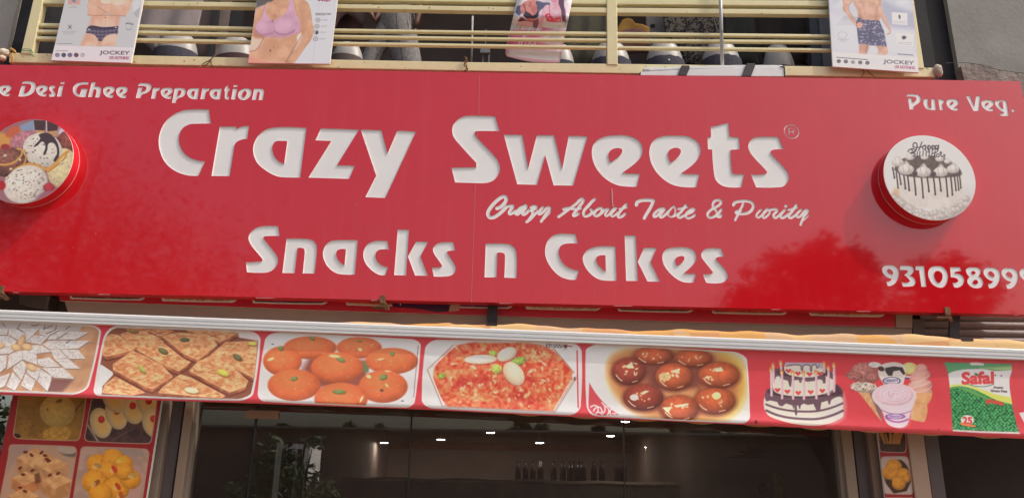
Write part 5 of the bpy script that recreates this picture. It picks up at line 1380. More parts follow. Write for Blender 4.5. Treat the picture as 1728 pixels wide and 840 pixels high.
P.poly('480,520 800,520~ 1100,540 1080,700 450,660', (216, 202, 210), soft=14); P.line('470,575~ 480,608~ 640,640~ 850,672~ 1060,688~', 16, (216, 130, 166), .7, soft=4); P.line('1090,560 1060,690', 14, (216, 130, 166), .7, soft=3)
P.text('FIT EASY &', 556, 290, 850, 318, (96, 66, 82), dy=26, a=.8, bold=.6); P.text('FIT EASY &', 552, 287, 846, 315, (238, 232, 236), dy=26, bold=.6); P.text('EASY', 950, 388, 1085, 412, (168, 160, 168), dy=6, bold=.5)
P.line('690,400~ 670,395~ 650,470~ 620,500~ 640,440~', 10, (240, 232, 236)); P.line('690,470~ 700,500~ 740,470~ 745,540~ 700,575~ 690,550~ 760,500~ 800,470~ 795,500~ 830,495~', 9, (240, 232, 236)); P.line('840,500~ 880,490~', 6, (230, 90, 130))
P.dashes(750, 563, 905, (236, 232, 236), 8, 8, dy=28); P.dashes(545, 575, 970, (240, 234, 238), 14, 8, dy=80)
# a limp sheet: its head hangs before the upper bars, its foot slips behind the three thin bars
g = G(); nr, nc = 40, 8; qx = [(866, -70), (872, 0), (866, 28), (853, 84), (852.5, 91), (856, 95)]
for j in range(nr + 1):
    t = j / nr
    for i in range(nc + 1):
        u = i / nc
        yl = -70 + 165.5 * t; yr = -66 + 172 * t
        xl = np.interp(yl, [-70, 0, 28, 84, 91, 96], [880, 872, 866, 853, 852.6, 856]); xr = np.interp(yr, [-66, -3, 12, 83, 106], [967, 966, 963.5, 948.7, 944.5])
        x = xl + (xr - xl) * u; y = yl + (yr - yl) * u + (4 * math.sin(math.pi * u) if j == nr else 0)
        Yl = 0.066 + 0.060 * min(1, max(0, (y - 29) / 14)) ** 1.5
        g.uv[len(g.v)] = P.uv(at(x, y, YP)); g.v.append(at(x, y, Yl))
for j in range(nr):
    for i in range(nc):
        a = j * (nc + 1) + i; g.f.append((a, a + nc + 1, a + nc + 2, a + 1)); g.m.append(0)
o = g.obj('lingerie_poster', print_mat('lingerie_print', P.image('lingerie_print', 1.35), .35), None, smooth=True)
sm = o.modifiers.new('thick', 'SOLIDIFY'); sm.thickness = 0.001; sm.offset = -1
tag(o, 'pink poster of two women hanging behind the yellow bars near the middle', 'poster', 'posters hung on the balcony railing')
# man in navy shorts
q = [(1394.5, -62), (1532, -62), (1540, 0), (1550.4, 122.8), (1405.3, 112.5), (1398.8, 0)]
P = Print(q, 0.045, (198, 200, 210), 560); P.o = (1390, 0, 5.1124)
P.poly([(-20, -400), (800, -400), (800, 60), (500, 40), (40, 90)], tex((206, 208, 216), (186, 190, 204), .04), soft=8); P.poly('500,30~ 620,60~ 780,110 800,260 560,250', (168, 172, 192), soft=8); P.poly('105,218 175,140 300,150 300,225', (172, 172, 180), soft=2); P.poly('60,135 780,265 800,500 60,450', (208, 211, 222), .7, soft=14)
SK = tex((214, 172, 152), (194, 150, 130), .08, 4); d1 = (160, 112, 94)
P.poly('180,-300 250,-300 250,0 262,20~ 295,120~ 290,190 300,170 480,185 500,60~ 470,-20 520,-300 180,-300', SK)
P.poly('250,-20 470,-20 475,100~ 465,185 300,172 292,100~ 262,30~', SK, soft=1.5); P.poly('262,20 300,110 300,172 330,172 320,90', d1, .5, soft=6); P.poly('440,40 475,60 466,185 440,180', d1, .4, soft=6); P.line('345,30~ 350,100~ 370,170~', 6, d1, .4, soft=3); P.ell(330, 20, 30, 12, d1, 0, .4, soft=4); P.line('440,60~ 460,30~ 470,0~', 8, (226, 186, 160), .8)
P.poly('180,-200 250,-200 240,10~ 210,70~ 250,150~ 300,205 325,235 300,250~ 265,215~ 200,130~ 165,80~', SK); P.line('250,10~ 215,75~ 255,150~ 290,200~', 6, d1, .7, soft=2)
P.poly('470,-60 520,-60 500,60~ 550,190~ 580,250 582,285 552,302 565,270~ 540,230~ 490,140~ 470,80~', SK); P.line('545,298~ 570,292~', 6, d1); P.line('500,150~ 545,230~', 5, d1, .6)
P.poly('305,380 392,390 372,470 303,466', SK); P.poly('440,392 545,400 553,460~ 535,480 455,474 470,440~', SK); P.poly('365,395 395,392 372,470 355,468', d1, .5, soft=4)
sh = '296,160~ 340,172 480,180 520,270 545,405 480,398 405,395 395,390 300,380 285,240'
P.poly(sh, (86, 84, 112)); P.setclip(sh)
for i in range(120): P.ell(rn.uniform(285, 545), rn.uniform(160, 405), 7, 4, (186, 184, 204), rn.uniform(-60, 60), .8)
P.line('410,185~ 405,300~ 400,395~', 5, (56, 52, 76), .8); P.line('290,195~ 350,205~', 8, (60, 56, 80), .7); P.setclip()
P.ell(310, 220, 26, 26, (206, 160, 140)); P.line('300,205~ 345,210~', 7, (206, 160, 140))
for x, y, w, h in ((587, 108, 135, 112), (625, 290, 150, 112)):
    P.poly([(x, y), (x + w, y + 8), (x + w, y + h), (x + 5, y + h - 10)], (222, 222, 230) if y < 200 else (216, 218, 228)); P.dashes(x + 20, y + h * .68, x + w - 15, (140, 138, 148), 6, 4, 6); P.dashes(x + 15, y + h * .8, x + w - 15, (140, 138, 148), 7, 4, 6)
P.poly('648,130~ 662,140~ 660,165~ 650,165~', (80, 80, 88)); P.ell(693, 325, 20, 14, (74, 74, 84)); P.ell(690, 338, 10, 6, (74, 74, 84)); P.ell(162, 305, 38, 28, (170, 170, 180), ring=3); P.dashes(120, 342, 215, (140, 138, 148), 6, 4, 4); P.dashes(140, 356, 190, (140, 138, 148), 4, 4, 3)
P.poly('60,450 820,500 830,650 70,600', (222, 221, 230)); P.poly('370,470 560,482 560,520~ 480,560~ 400,590 370,540', (206, 210, 224), .8, soft=10); P.dashes(112, 497, 375, (90, 88, 98), 14, 7, 20); P.dashes(640, 468, 770, (90, 88, 98), 7, 7, 10)
for x, y in ((130, 530), (191, 532), (253, 537), (315, 541), (377, 545)): P.ell(x, y, 19, 17, (104, 104, 112) if x != 253 else (150, 150, 156), noise=.4, ns=.8)
P.text('JOCKEY', 514, 516, 776, 556, (46, 46, 58), slant=.06, dy=14, bold=.1); P.text('OR NOTHING', 612, 566, 786, 590, (140, 48, 80), slant=.05, dy=10, bold=.15)
o = print_obj('underwear_poster', P, q, 0.012, 1.28, None, rough=0.3)
tag(o, 'pale blue poster of navy patterned shorts at the right end of the railing', 'poster', 'posters hung on the balcony railing')

# ================================================================== things lying and tied on the railing
M_white = mat('white_powder_coat', (0.72, 0.72, 0.73), 0.35, var=0.06, scale=6, dirt=0.2, dirtcol=(0.4, 0.4, 0.42))
M_strap = mat('dark_maroon_strap', (0.030, 0.014, 0.018), 0.45)
ch = thing('light_channel', at(1200, 130, 0.03), 'white metal light channels strapped together, lying on the top edge of the red sign', 'light fitting')
def slab(px, Y, dy, nm, m):
    g = G(); g.pp(px, Y, dy); return g.obj(nm, m, ch, bevel=0.002)
slab([(1080, 121.5), (1149, 118), (1324, 111.5), (1325, 129.5), (1080, 127.5)], 0.012, 0.05, 'channel', M_white)
slab([(1085.5, 114.3), (1148, 113), (1240, 110), (1318, 110), (1324, 112), (1150, 117), (1095, 118.8), (1095, 117.4), (1085.5, 117.2)], 0.022, 0.05, 'channel', M_white)
slab([(1080, 121.2), (1081.6, 121.2), (1081.6, 127.6), (1079.6, 127.6)], 0.008, 0.05, 'end_cap', M_strap)
slab([(1321.5, 111.3), (1324.8, 112), (1326, 129.5), (1324, 129.6), (1323, 114), (1316, 112)], 0.008, 0.05, 'end_cap', M_strap)
slab([(1150.5, 110.3), (1163.5, 110.6), (1164.3, 114.5), (1158.5, 127.8), (1143.5, 127.6), (1149, 113)], 0.004, 0.06, 'strap', M_strap)
slab([(1260.5, 107), (1273.8, 107.3), (1274.6, 111), (1267.5, 129), (1252, 128.8), (1259, 110)], 0.004, 0.06, 'strap', M_strap)
M_pole = mat('galvanised_pole', (0.52, 0.53, 0.55), 0.35, metal=0.3, var=0.08, scale=12)
g = G(); a, b = at(1213.5, -80, 0.05), at(1219, 111, 0.05); g.tube([a, b], 0.0095, 14)
po = thing('metal_pole', b, 'thin silver pole standing in front of the railing on the white light channels', 'pole'); g.obj('tube', M_pole, po, smooth=True)
M_wire = mat('dark_wire', (0.05, 0.045, 0.04), 0.6)
g = G(); g.tube([at(x, y, 0.036) for x, y in ((1205, 28), (1208, 42), (1212, 50), (1219, 52), (1222, 55), (1215, 54), (1209, 48), (1204, 30))], 0.0014, 5); g.obj('binding_wire', M_wire, po)
M_rope = mat('brown_twine', (0.20, 0.115, 0.05), 0.85, var=0.4, scale=90, bump=0.6, bscale=200)
def twine(px, Y, r, label, m=M_rope):
    g = G()
    for l in px: g.tube([at(x, y, Y - 0.004 * (i % 2)) for i, (x, y) in enumerate(path(' '.join('%g,%g~' % q for q in l), closed=False, n=4))], r, 6)
    o = g.obj('twine_knot', m, None, smooth=True); tag(o, label, 'twine', 'twine tied on the bottom rail')
twine([[(366, 86), (360, 96), (354, 102), (346, 106), (342, 110), (347, 110), (353, 105), (357, 100)], [(356, 104), (357, 110), (360, 113)]], 0.070, 0.0028, 'brown twine bow on the rail between the plaid briefs poster and the pink bra poster')
twine([[(784, 96), (788, 104), (783, 110), (789, 116), (786, 122)], [(788, 98), (784, 106), (788, 112), (784, 120)]], 0.070, 0.0030, 'frayed brown twine hanging below the two thin poles')
twine([[(1456, 118), (1458, 122), (1454, 129)], [(1462, 119), (1468, 124), (1478, 132)]], 0.070, 0.0022, 'loose brown twine ends under the navy shorts poster')
M_green = mat('green_string', (0.10, 0.28, 0.17), 0.7)
twine([[(36, 84), (44, 83), (51, 84), (56, 90), (52, 86), (46, 86), (37, 85.5)], [(50, 86), (53, 92), (58, 96)]], 0.066, 0.0022, 'thin green string round the foot of the left railing post', M_green)
M_lump = mat('white_plaster_lump', (0.55, 0.50, 0.40), 0.95, var=0.25, scale=30, bump=0.8, bscale=60)
g = G(); rn = random.Random(8)
for x, y, r in ((6, 90, .028), (3, 98, .022), (10, 88, .018)): g.ellipsoid(at(x, y, 0.06), (r, r, r * .8), 6, 0, .12, rn)
tag(g.obj('plaster_lump', M_lump, None, smooth=True), 'white lump of plaster and cloth at the left end of the bottom rail', 'plaster')
g = G(); g.ellipsoid(at(1583, 120, 0.075), (.024, .02, .038), 7, 0, .10, rn)
tag(g.obj('plaster_lump', mat('beige_plaster_lump', (0.42, 0.36, 0.30), 0.95, var=0.25, scale=30, bump=0.8, bscale=60), None, smooth=True), 'rough beige plaster lump at the right end of the bottom rail', 'plaster')
M_tape = mat('orange_tape', (0.45, 0.24, 0.05), 0.6)
g = G(); g.tube([at(x, y, 0.065) for x, y in ((0, 89), (12, 91), (20, 90), (27, 89))], 0.003, 6); g.tube([at(x, y, 0.064) for x, y in ((18, 82), (24, 86), (26, 89))], 0.006, 6); g.tube([at(x, y, 0.062) for x, y in ((20, 90), (22, 100), (20, 105))], 0.005, 6)
tag(g.obj('tape_tie', M_tape, None), 'torn orange tape wound round the left end of the bottom rail', 'tape')
g = G(); g.tube([at(x, y, 0.10) for x, y in path('1596,107~ 1620,106~ 1645,108~ 1665,113~ 1685,118~ 1728,124~ 1800,132~', closed=False)], 0.0016, 6)
tag(g.obj('cable', M_wire, None), 'thin black cable sagging along the grey wall at the right', 'cable')
M_thread = mat('white_thread', (0.75, 0.6, 0.58), 0.8)
g = G(); g.tube([at(x, y, -0.003) for x, y in ((1032.5, 318), (1033, 332), (1033.6, 343), (1035, 349))], 0.0014, 5)
tag(g.obj('loose_thread', M_thread, None), 'white loose thread hanging from the first e of the middle line', 'thread')

# ================================================================== upstairs window display
M_mann = mat('white_mannequin', (0.39, 0.37, 0.36), 0.45, var=0.04)
def denim(n, c): return mat(n, c, 0.85, var=0.35, scale=45, bump=0.3, bscale=180)
M_nj, M_mj, M_bj = denim('navy_denim', (0.048, 0.046, 0.070)), mat('maroon_trousers', (0.055, 0.016, 0.024), 0.8), mat('taupe_trousers', (0.085, 0.062, 0.060), 0.8)
M_stand = mat('grey_metal', (0.2, 0.2, 0.21), 0.4)
MQ = [(303, 58, 33, 77.5, M_nj, 'white mannequin hips in dark trousers behind the rail right of the plaid briefs poster'),
      (401, 65.5, 31, 89, M_mj, 'white mannequin hips in maroon trousers just left of the pink bra poster'),
      (588, 74, 26, 90, M_bj, 'white mannequin hips in taupe trousers just right of the pink bra poster'),
      (944, 77, 26, 100, M_nj, 'white mannequin hips half behind the pink two women poster'),
      (1030, 73, 34, 95, M_nj, 'white mannequin hips in frayed dark jeans behind the middle railing post'),
      (1120, 72, 33, 94, M_nj, 'white mannequin hips in frayed jeans with a bright button, above the light channels'),
      (1215, 72.5, 34, 92.5, M_nj, 'white mannequin hips in frayed jeans behind the thin silver pole'),
      (1311, 77, 31, 109, M_nj, 'bare white mannequin hips, last on the right of the window row')]
YM = 0.52
for cx, ty, hw, jy, jm, lb in MQ:
    top = at(cx, ty, YM); w = at(cx + hw, jy, YM).x - top.x
    jl = at(cx, jy, YM - w * .72)
    h = top.z - jl.z
    base = Vector((top.x, YM, gl - 0.30))
    t = thing('mannequin', base, lb, 'mannequin', 'mannequins in the upstairs window')
    k = 0.62 if hw > 30 else 0.6
    prof = [(w * 0.98, jl.z - 0.03), (w * 0.97, jl.z), (w * 0.90, jl.z + h * .3), (w * 0.80, jl.z + h * .55), (w * 0.68, jl.z + h * .78), (w * 0.52, jl.z + h * .93), (w * .3, jl.z + h * .99), (w * .06, jl.z + h)]
    g = G(); g.lathe((base.x, YM, 0), prof, 1, .72, 28); g.obj('torso', M_mann, t, smooth=True)
    g = G(); rn = random.Random(int(cx)); n = 40
    zl = gl - 0.24
    rows = [(1.0, 0), (1.04, -.03), (1.08, -.08), (1.10, -.16)]
    vs = []
    for r, dz in rows:
        for i in range(n):
            th = 2 * math.pi * i / n
            fr = (rn.uniform(0, .008) if dz == 0 and 'frayed' in lb else 0) + (0.012 * math.cos(th) * (1 if cx == 401 else -.6 if cx in (303, 588) else 0) if dz == 0 else 0)
            vs.append((base.x + w * 1.02 * r * math.cos(th), YM + w * .74 * r * math.sin(th), max(jl.z + dz + fr, zl)))
    g.add(vs, [(j * n + i, (j + 1) * n + i, (j + 1) * n + (i + 1) % n, j * n + (i + 1) % n) for j in range(3) for i in range(n)])
    for sx in (-1, 1): g.tube([(base.x + sx * w * .5, YM, jl.z - .10), (base.x + sx * w * .55, YM, gl - .29)], [w * .58, w * .5], 14)
    g.obj('jeans', jm, t, smooth=True)
    if cx == 1120:
        b = at(1129, 101.5, YM - w * .9); g = G(); g.ellipsoid(b, (.007, .004, .007), 6); g.obj('button', M_white, t, smooth=True)
# mannequin in grey jeans and a red top
YJ = 0.70
M_gj = denim('grey_denim', (0.22, 0.205, 0.205)); M_seam = mat('dark_seam', (0.02, 0.018, 0.02), 0.8); M_red = mat('faded_red_cloth', (0.20, 0.055, 0.05), 0.8, var=0.2, scale=10)
hp = at(670, 40, YJ)
t = thing('mannequin', (hp.x, YJ, gl - 0.30), 'mannequin in light grey jeans with hands on hips, right of the pink bra poster', 'mannequin', 'mannequins in the upstairs window')
sc = at(700, 50, YJ).x - at(670, 50, YJ).x
u = sc / 30.0
g = G(); pt = lambda x, y: at(x, y, YJ)
g.tube([pt(669, -2), pt(668, 10), pt(668, 22), pt(669, 36), pt(674, 52), pt(681, 75), pt(688, 105), pt(693, 150)], [27 * u, 29 * u, 31 * u, 31 * u, 29 * u, 25 * u, 23 * u, 21 * u], 22, 0, .8)
g.tube([pt(660, 30), pt(650, 58), pt(634, 82), pt(622, 108), pt(608, 150)], [20 * u, 18 * u, 16 * u, 15 * u, 14 * u], 18, 0, .85)
g.obj('jeans', M_gj, t, smooth=True)
g = G(); g.tube([at(x, y, YJ - 29 * u) for x, y in ((667, 5), (668, 20), (670, 45), (674, 70), (680, 103))], .0022, 6); g.tube([at(x, y, YJ - 20 * u) for x, y in ((690, 20), (691, 34), (699, 50))], .0018, 6); g.tube([at(x, y, YJ - 16 * u) for x, y in ((645, 80), (634, 100), (631, 106))], .0018, 6); g.obj('seam', M_seam, t)
g = G(); g.tube([pt(669, -60), pt(669, -30), pt(669, 0), pt(669, 6)], [34 * u, 34 * u, 33 * u, 30 * u], 18, 0, .7); g.obj('top', M_red, t, smooth=True)
M_skin = mat('brown_mannequin_skin', (0.16, 0.075, 0.05), 0.5)
g = G(); g.tube([at(x, y, YJ - .05) for x, y in ((612, -20), (624, 22), (634, 36), (642, 20))], [.022, .02, .018, .02], 12); g.obj('arm', M_skin, t, smooth=True)
g = G(); g.tube([at(x, y, YJ - .05) for x, y in ((706, -20), (708, 18), (703, 36), (700, 46))], [.022, .02, .018, .016], 12); g.obj('arm', M_skin, t, smooth=True)

# clothes and panels behind the display
def cloth_panel(name, px, Y, m, label, cat, folds=0.012, fr=60, group=None):
    """hanging cloth: traced outline with vertical folds; the sheet is cut as columns between its top and bottom edge"""
    xs = [p[0] for p in px]; x0, x1 = min(xs), max(xs); n = 48; pts = px + [px[0]]
    cols = []
    for i in range(n + 1):
        x = x0 + (x1 - x0) * (i / n * .998 + .001); ys = []
        for (ax, ay), (bx_, by_) in zip(pts[:-1], pts[1:]):
            if ax != bx_ and min(ax, bx_) <= x <= max(ax, bx_): ys.append(ay + (by_ - ay) * (x - ax) / (bx_ - ax))
        cols.append((x, min(ys), max(ys)))
    g = G(); rows = 6
    for x, a, b in cols:
        for j in range(rows + 1):
            p = at(x, a + (b - a) * j / rows, Y)
            w = folds * (math.sin(p.x * fr + 1.3 * math.sin(p.z * 5)) + .5 * math.sin(p.x * fr * .43 + 2)) * (.4 + .6 * j / rows)
            g.v.append(Vector((p.x, Y + w, p.z)))
    for i in range(n):
        for j in range(rows):
            a = i * (rows + 1) + j; g.f.append((a, a + 1, a + rows + 2, a + rows + 1)); g.m.append(0)
    o = g.obj(name, m, None, smooth=True); s_ = o.modifiers.new('thick', 'SOLIDIFY'); s_.thickness = 0.004
    return tag(o, label, cat, group)
def speck_mat(name, c1, c2, sc, th=0.45):
    m = bpy.data.materials.new(name); m.use_nodes = True
    t = m.node_tree; N, L = t.nodes, t.links; b = N['Principled BSDF']; b.inputs['Roughness'].default_value = .85
    tc = N.new('ShaderNodeTexCoord'); v = N.new('ShaderNodeTexVoronoi'); v.inputs['Scale'].default_value = sc; v.inputs['Randomness'].default_value = 1
    nz = N.new('ShaderNodeTexNoise'); nz.inputs['Scale'].default_value = sc * .5; nz.inputs['Detail'].default_value = 4
    L.new(tc.outputs['Object'], v.inputs['Vector']); L.new(tc.outputs['Object'], nz.inputs['Vector'])
    ad = N.new('ShaderNodeMath'); ad.operation = 'MULTIPLY_ADD'; L.new(v.outputs['Distance'], ad.inputs[0]); ad.inputs[1].default_value = .6; L.new(nz.outputs['Fac'], ad.inputs[2])
    cr = N.new('ShaderNodeValToRGB'); cr.color_ramp.elements[0].position = th + .16; cr.color_ramp.elements[1].position = th + .30
    cr.color_ramp.elements[0].color = c1 + (1,); cr.color_ramp.elements[1].color = c2 + (1,); L.new(ad.outputs[0], cr.inputs[0]); L.new(cr.outputs[0], b.inputs['Base Color'])
    return m
cloth_panel('lace_top', [(214, -40), (350, -40), (338, 20), (330, 56), (285, 58), (278, 72), (268, 74), (262, 92), (252, 80), (238, 70), (226, 66), (200, 60)], 0.74, speck_mat('grey_lace', (0.06, 0.05, 0.055), (0.30, 0.255, 0.26), 90, .25), 'grey lace top with a scalloped hem hanging right of the plaid briefs poster', 'clothing', .014, 30)
cloth_panel('curtain_panel', [(330, -40), (366, -40), (352, 104), (316, 100)], 0.95, mat('mauve_curtain', (0.27, 0.21, 0.20), .9), 'dull mauve cloth strip hanging right of the grey lace top', 'curtain', .006, 40)
g = G(); g.pp([(366, -30), (373, -30), (357, 100), (348, 100)], 0.90, 0.04); tag(g.obj('window_mullion', mat('grey_mullion', (0.055, 0.055, 0.062), .5), None), 'dark grey upright window bar between the mauve strip and the bra poster', 'window bar')
g = G(); g.pp([(373, -30), (396, -30), (376, 100), (356, 100)], 0.98, 0.04); tag(g.obj('wall_panel', mat('mauve_panel', (0.29, 0.23, 0.21), .8), None), 'mauve wall panel right of the dark window bar', 'panel')
g = G(); g.pp([(396, -30), (416, -30), (402, 100), (380, 100)], 0.99, 0.04); tag(g.obj('wall_panel', mat('charcoal_panel', (0.045, 0.042, 0.045), .8), None), 'charcoal wall panel showing left of the pink bra poster', 'panel')
cloth_panel('draped_cloth', [(560, -30), (616, -30), (614, 46), (600, 30), (585, 24), (572, 34), (556, 70)], 0.9, mat('dusty_pink_cloth', (0.15, 0.085, 0.075), .9, var=.2), 'dusty pink cloth draped between the bra poster and the grey jeans', 'clothing', .008, 45)
cloth_panel('draped_cloth', [(560, 22), (614, 26), (612, 62), (556, 62)], 0.96, mat('plum_cloth', (0.085, 0.036, 0.038), .9, var=.2), 'plum red cloth under the dusty pink drape', 'clothing', .008, 40)
cloth_panel('curtain_panel', [(930, -30), (1026, -30), (1028, 110), (940, 110)], 0.95, mat('olive_curtain', (0.125, 0.115, 0.08), .9, var=.15, scale=40), 'olive curtain with upright pleats left of the middle railing post', 'curtain', .02, 48)
cloth_panel('hooded_top', [(1036, 62), (1044, 44), (1050, 34), (1058, 31), (1067, 32), (1072, 39), (1084, 41), (1096, 47), (1096, 66)], 0.80, mat('mustard_cloth', (0.30, 0.155, 0.025), .9, var=.12), 'mustard yellow top spread on a hanger right of the middle post', 'clothing', .006, 35)
cloth_panel('draped_cloth', [(1040, 62), (1050, 52), (1068, 47), (1086, 50), (1094, 56), (1096, 90), (1040, 90)], 0.79, mat('brown_red_cloth', (0.10, 0.035, 0.028), .9), 'brown red cloth below the mustard yellow top', 'clothing', .005, 35)
g = G(); g.pp([(1088, -30), (1116, -30), (1123, 85), (1093, 85)], 0.93, 0.04); pn = thing('wall_panel', at(1105, 85, .93), 'pale grey wall panel with a small black socket, left of the floral dress', 'panel'); g.obj('board', mat('pale_grey_panel', (0.24, 0.21, 0.20), .7), pn)
g = G(); g.pp([(1098, 41), (1105, 41), (1105.3, 45.5), (1098.3, 45.5)], 0.922, 0.007); g.obj('socket', M_seam, pn)
cloth_panel('floral_dress', [(1112, 10), (1160, -30), (1218, -30), (1222, 110), (1160, 112), (1146, 80), (1124, 60), (1120, 30)], 0.82, speck_mat('black_floral', (0.018, 0.016, 0.018), (0.17, 0.14, 0.115), 60, .58), 'black dress with small pale flowers hanging behind the mannequin row', 'clothing', .014, 30)
cloth_panel('dark_top', [(1222, 0), (1270, 0), (1282, 110), (1226, 110)], 0.95, mat('charcoal_green_cloth', (0.05, 0.05, 0.042), .9, var=.25), 'charcoal top hanging right of the thin silver pole', 'clothing', .012, 40)
cloth_panel('dark_top', [(1276, 0), (1356, 0), (1364, 110), (1290, 110)], 1.0, mat('dark_brown_cloth', (0.055, 0.040, 0.033), .9, var=.2), 'dark brown top hanging above the bare mannequin hips', 'clothing', .014, 35)
g = G(); g.pp([(1362, -30), (1376, -30), (1390, 112), (1370, 112)], 0.72, 0.03); tag(g.obj('window_mullion', mat('slate_blue_panel', (0.060, 0.068, 0.085), .5), None), 'slate blue window bar left of the navy shorts poster', 'window bar')
g = G(); g.pp([(1376, -30), (1412, -30), (1422, 113), (1390, 112)], 0.70, 0.03); tag(g.obj('wall_panel', mat('grey_panel_right', (0.17, 0.165, 0.175), .5), None), 'plain grey panel half behind the navy shorts poster', 'panel')
g = G(); g.pp([(80, -10), (94, -10), (66, 90), (58, 92)], 0.5, 0.02); tag(g.obj('painted_sky_strip', mat('painted_sky_blue', (0.42, 0.55, 0.70), .4), None), 'pale blue strip of window reveal at the left end of the railing', 'painted reflection')  # sky showing in the glass, painted as a solid pale blue strip
cloth_panel('dark_top', [(94, -10), (136, -10), (120, 94), (66, 94)], 0.6, mat('black_plum_cloth', (0.028, 0.020, 0.03), .9), 'black plum cloth hanging left of the plaid briefs poster', 'clothing', .008, 40)
M_tube = mat('white_tube', (0.42, 0.42, 0.42), 0.35)
g = G(); g.tube([at(797.5, 28, .42), at(795.5, 106, .42)], .0060, 10); tag(g.obj('thin_pole', M_tube, None, smooth=True), 'thin white rod standing in the window left of the two women poster', 'pole', None)
g = G(); a = thing('display_stand', at(818, 110, .6), 'small grey display stand beside the thin white rod', 'stand')
g.box((at(811, 80, .6).x, .58, at(818, 92, .6).z), (at(827, 80, .6).x, .62, at(818, 78, .6).z)); g.obj('head', M_stand, a)
for x in (815, 825): g = G(); g.tube([at(x, 90, .6), at(x - .5, 112, .6)], .004, 8); g.obj('leg', M_stand, a)
g = G(); g.tube([at(820, 50, .6), at(819, 80, .6)], .003, 8); g.obj('stem', M_stand, a)

# ================================================================== menu boards under the awning
YL = 0.045
BD = [(20, 610), (288, 618), (272, 677), (246, 842), (180, 1240), (-88, 1225), (0, 771), (21.4, 668)]
P = Print([(20, 610), (288, 618), (246, 842), (246, 900), (-40, 900)], YL, (120, 24, 26), 430)
P.poly([(40, 560), (330, 560), (250, 1000), (-60, 1000)], (122, 26, 28))
BR = (146, 116, 96)
def ph(o_, i_, bgc): P.poly(o_, BR); P.setclip(i_); P.poly(o_, bgc)
ph('40,610 161,612 145.7,673 136,735~ 132,742~ 124,743.5 32,740~ 24,737~ 22.3,728', '41,610 159.6,612 144.3,673 134.6,734~ 131,740.6~ 124,742 33,738.6~ 25.5,736~ 23.8,728', tex((124, 88, 36), (108, 76, 28), .07))
P.ell(97, 693, 30, 28, (154, 124, 62), 0, shade=(1.05, .8), noise=.1); P.ell(100, 676, 6, 3, (96, 70, 36), -20); P.ell(80, 690, 2, 2, (100, 70, 36)); P.line('127,693~ 134,684~ 142,674~', 2.5, (64, 44, 24), .8); P.ell(96, 732, 24, 14, (146, 108, 46), -10, noise=.25, ns=.3); P.ell(27, 735, 8, 4, (40, 30, 20))
for i in range(16): P.ell(rn.uniform(30, 70), rn.uniform(705, 735), 2, 1.2, (96, 62, 20))
P.setclip()
ph('165,614 280,618 265.6,676 256.5,740~ 253,747~ 246,748.5 152,745~ 144,742~ 142.5,734', '166.5,614 278,618 264.2,676 255,739.5~ 252,745.6~ 246,747 153,743.6~ 145.6,741~ 144,734', tex((52, 36, 36), (70, 48, 44), .1))
for x, y, a_ in ((170, 713, 75), (196, 699, 70), (223, 690, 68), (250, 682, 60), (258, 712, 75), (192, 672, 60)):
    P.ell(x, y, 26, 18, (178, 150, 104), a_, shade=(1.06, .8)); P.ell(x + 2, y + 4, 14, 9, (176, 136, 70), a_, .8, soft=4); P.ell(x + 1, y - 6, 5.5, 6, (150, 36, 32), 0, shade=(1.2, .8))
P.line('147,715 166,745', 3, (130, 110, 96)); P.line('190,742~ 215,728~ 228,720~', 1.5, (96, 78, 72), .7); P.setclip()
ph('24,749 122,752~ 128,755~ 129.6,764 116.8,842 110,900 -20,900 0,836 13.6,768~ 16,752~', '26,750.4 121,753.4~ 126.6,756~ 128.2,764 115.3,842 108,900 -18,900 1.6,836 15.2,768~ 18,753.5~', (150, 118, 96))
P.poly('15,750 60,750 30,770 10,800', (138, 112, 100), soft=5); P.ell(118, 764, 16, 6, (92, 80, 70), 10, soft=3); P.ell(112, 758, 16, 7, (146, 128, 112), 10)
def cube(x, y, w, c=(160, 116, 76)): P.poly([(x, y), (x + w * .55, y - w * .28), (x + w * 1.15, y), (x + w * 1.1, y + w * .45), (x + w * .55, y + w * .75), (x - w * .02, y + w * .4)], tex(c, tuple(v * .86 for v in c), .12), soft=2); P.poly([(x, y), (x + w * .55, y - w * .28), (x + w * 1.15, y), (x + w * .5, y + w * .3)], tex((180, 138, 94), (164, 118, 74), .12, 3), soft=2)
cube(28, 772, 58); cube(58, 782, 50); cube(68, 810, 48, (166, 116, 72)); cube(20, 806, 42, (166, 106, 64)); cube(14, 836, 46)
for x, y in ((43, 762), (53, 767), (76, 768), (79, 774), (82, 777), (70, 763), (34, 789), (55, 793), (39, 800), (84, 801), (98, 798), (34, 822), (42, 828)): P.ell(x, y, 4, 2.4, (92, 38, 26), rn.uniform(-40, 40))
P.poly('58,800 66,796 70,812 60,816', (84, 48, 30), .8, soft=3); P.setclip()
ph('146,752.5 243,756~ 250,759~ 251.7,768 241,842 232,910 112,905 123,840 134.6,766~ 137.5,755~', '147,754 242,757.4~ 248.6,760~ 250.2,768 239.6,842 231,910 113,905 124.5,840 136.2,766~ 139,756.5~', tex((152, 122, 106), (136, 110, 96), .08))
P.poly('155,775 175,757 205,765 245,800 235,842 150,842', (150, 116, 104), soft=4); P.poly('176,757 240,760 246,770 200,766', (128, 112, 100), soft=3)
for x, y, r in ((165, 783, 19), (190, 775, 20), (208, 782, 16), (183, 795, 20), (160, 812, 22), (196, 824, 22), (220, 808, 18), (170, 832, 20), (210, 795, 16)): P.ell(x, y, r, r * .92, (186, 122, 36), 0, shade=(1.12, .72), noise=.1)
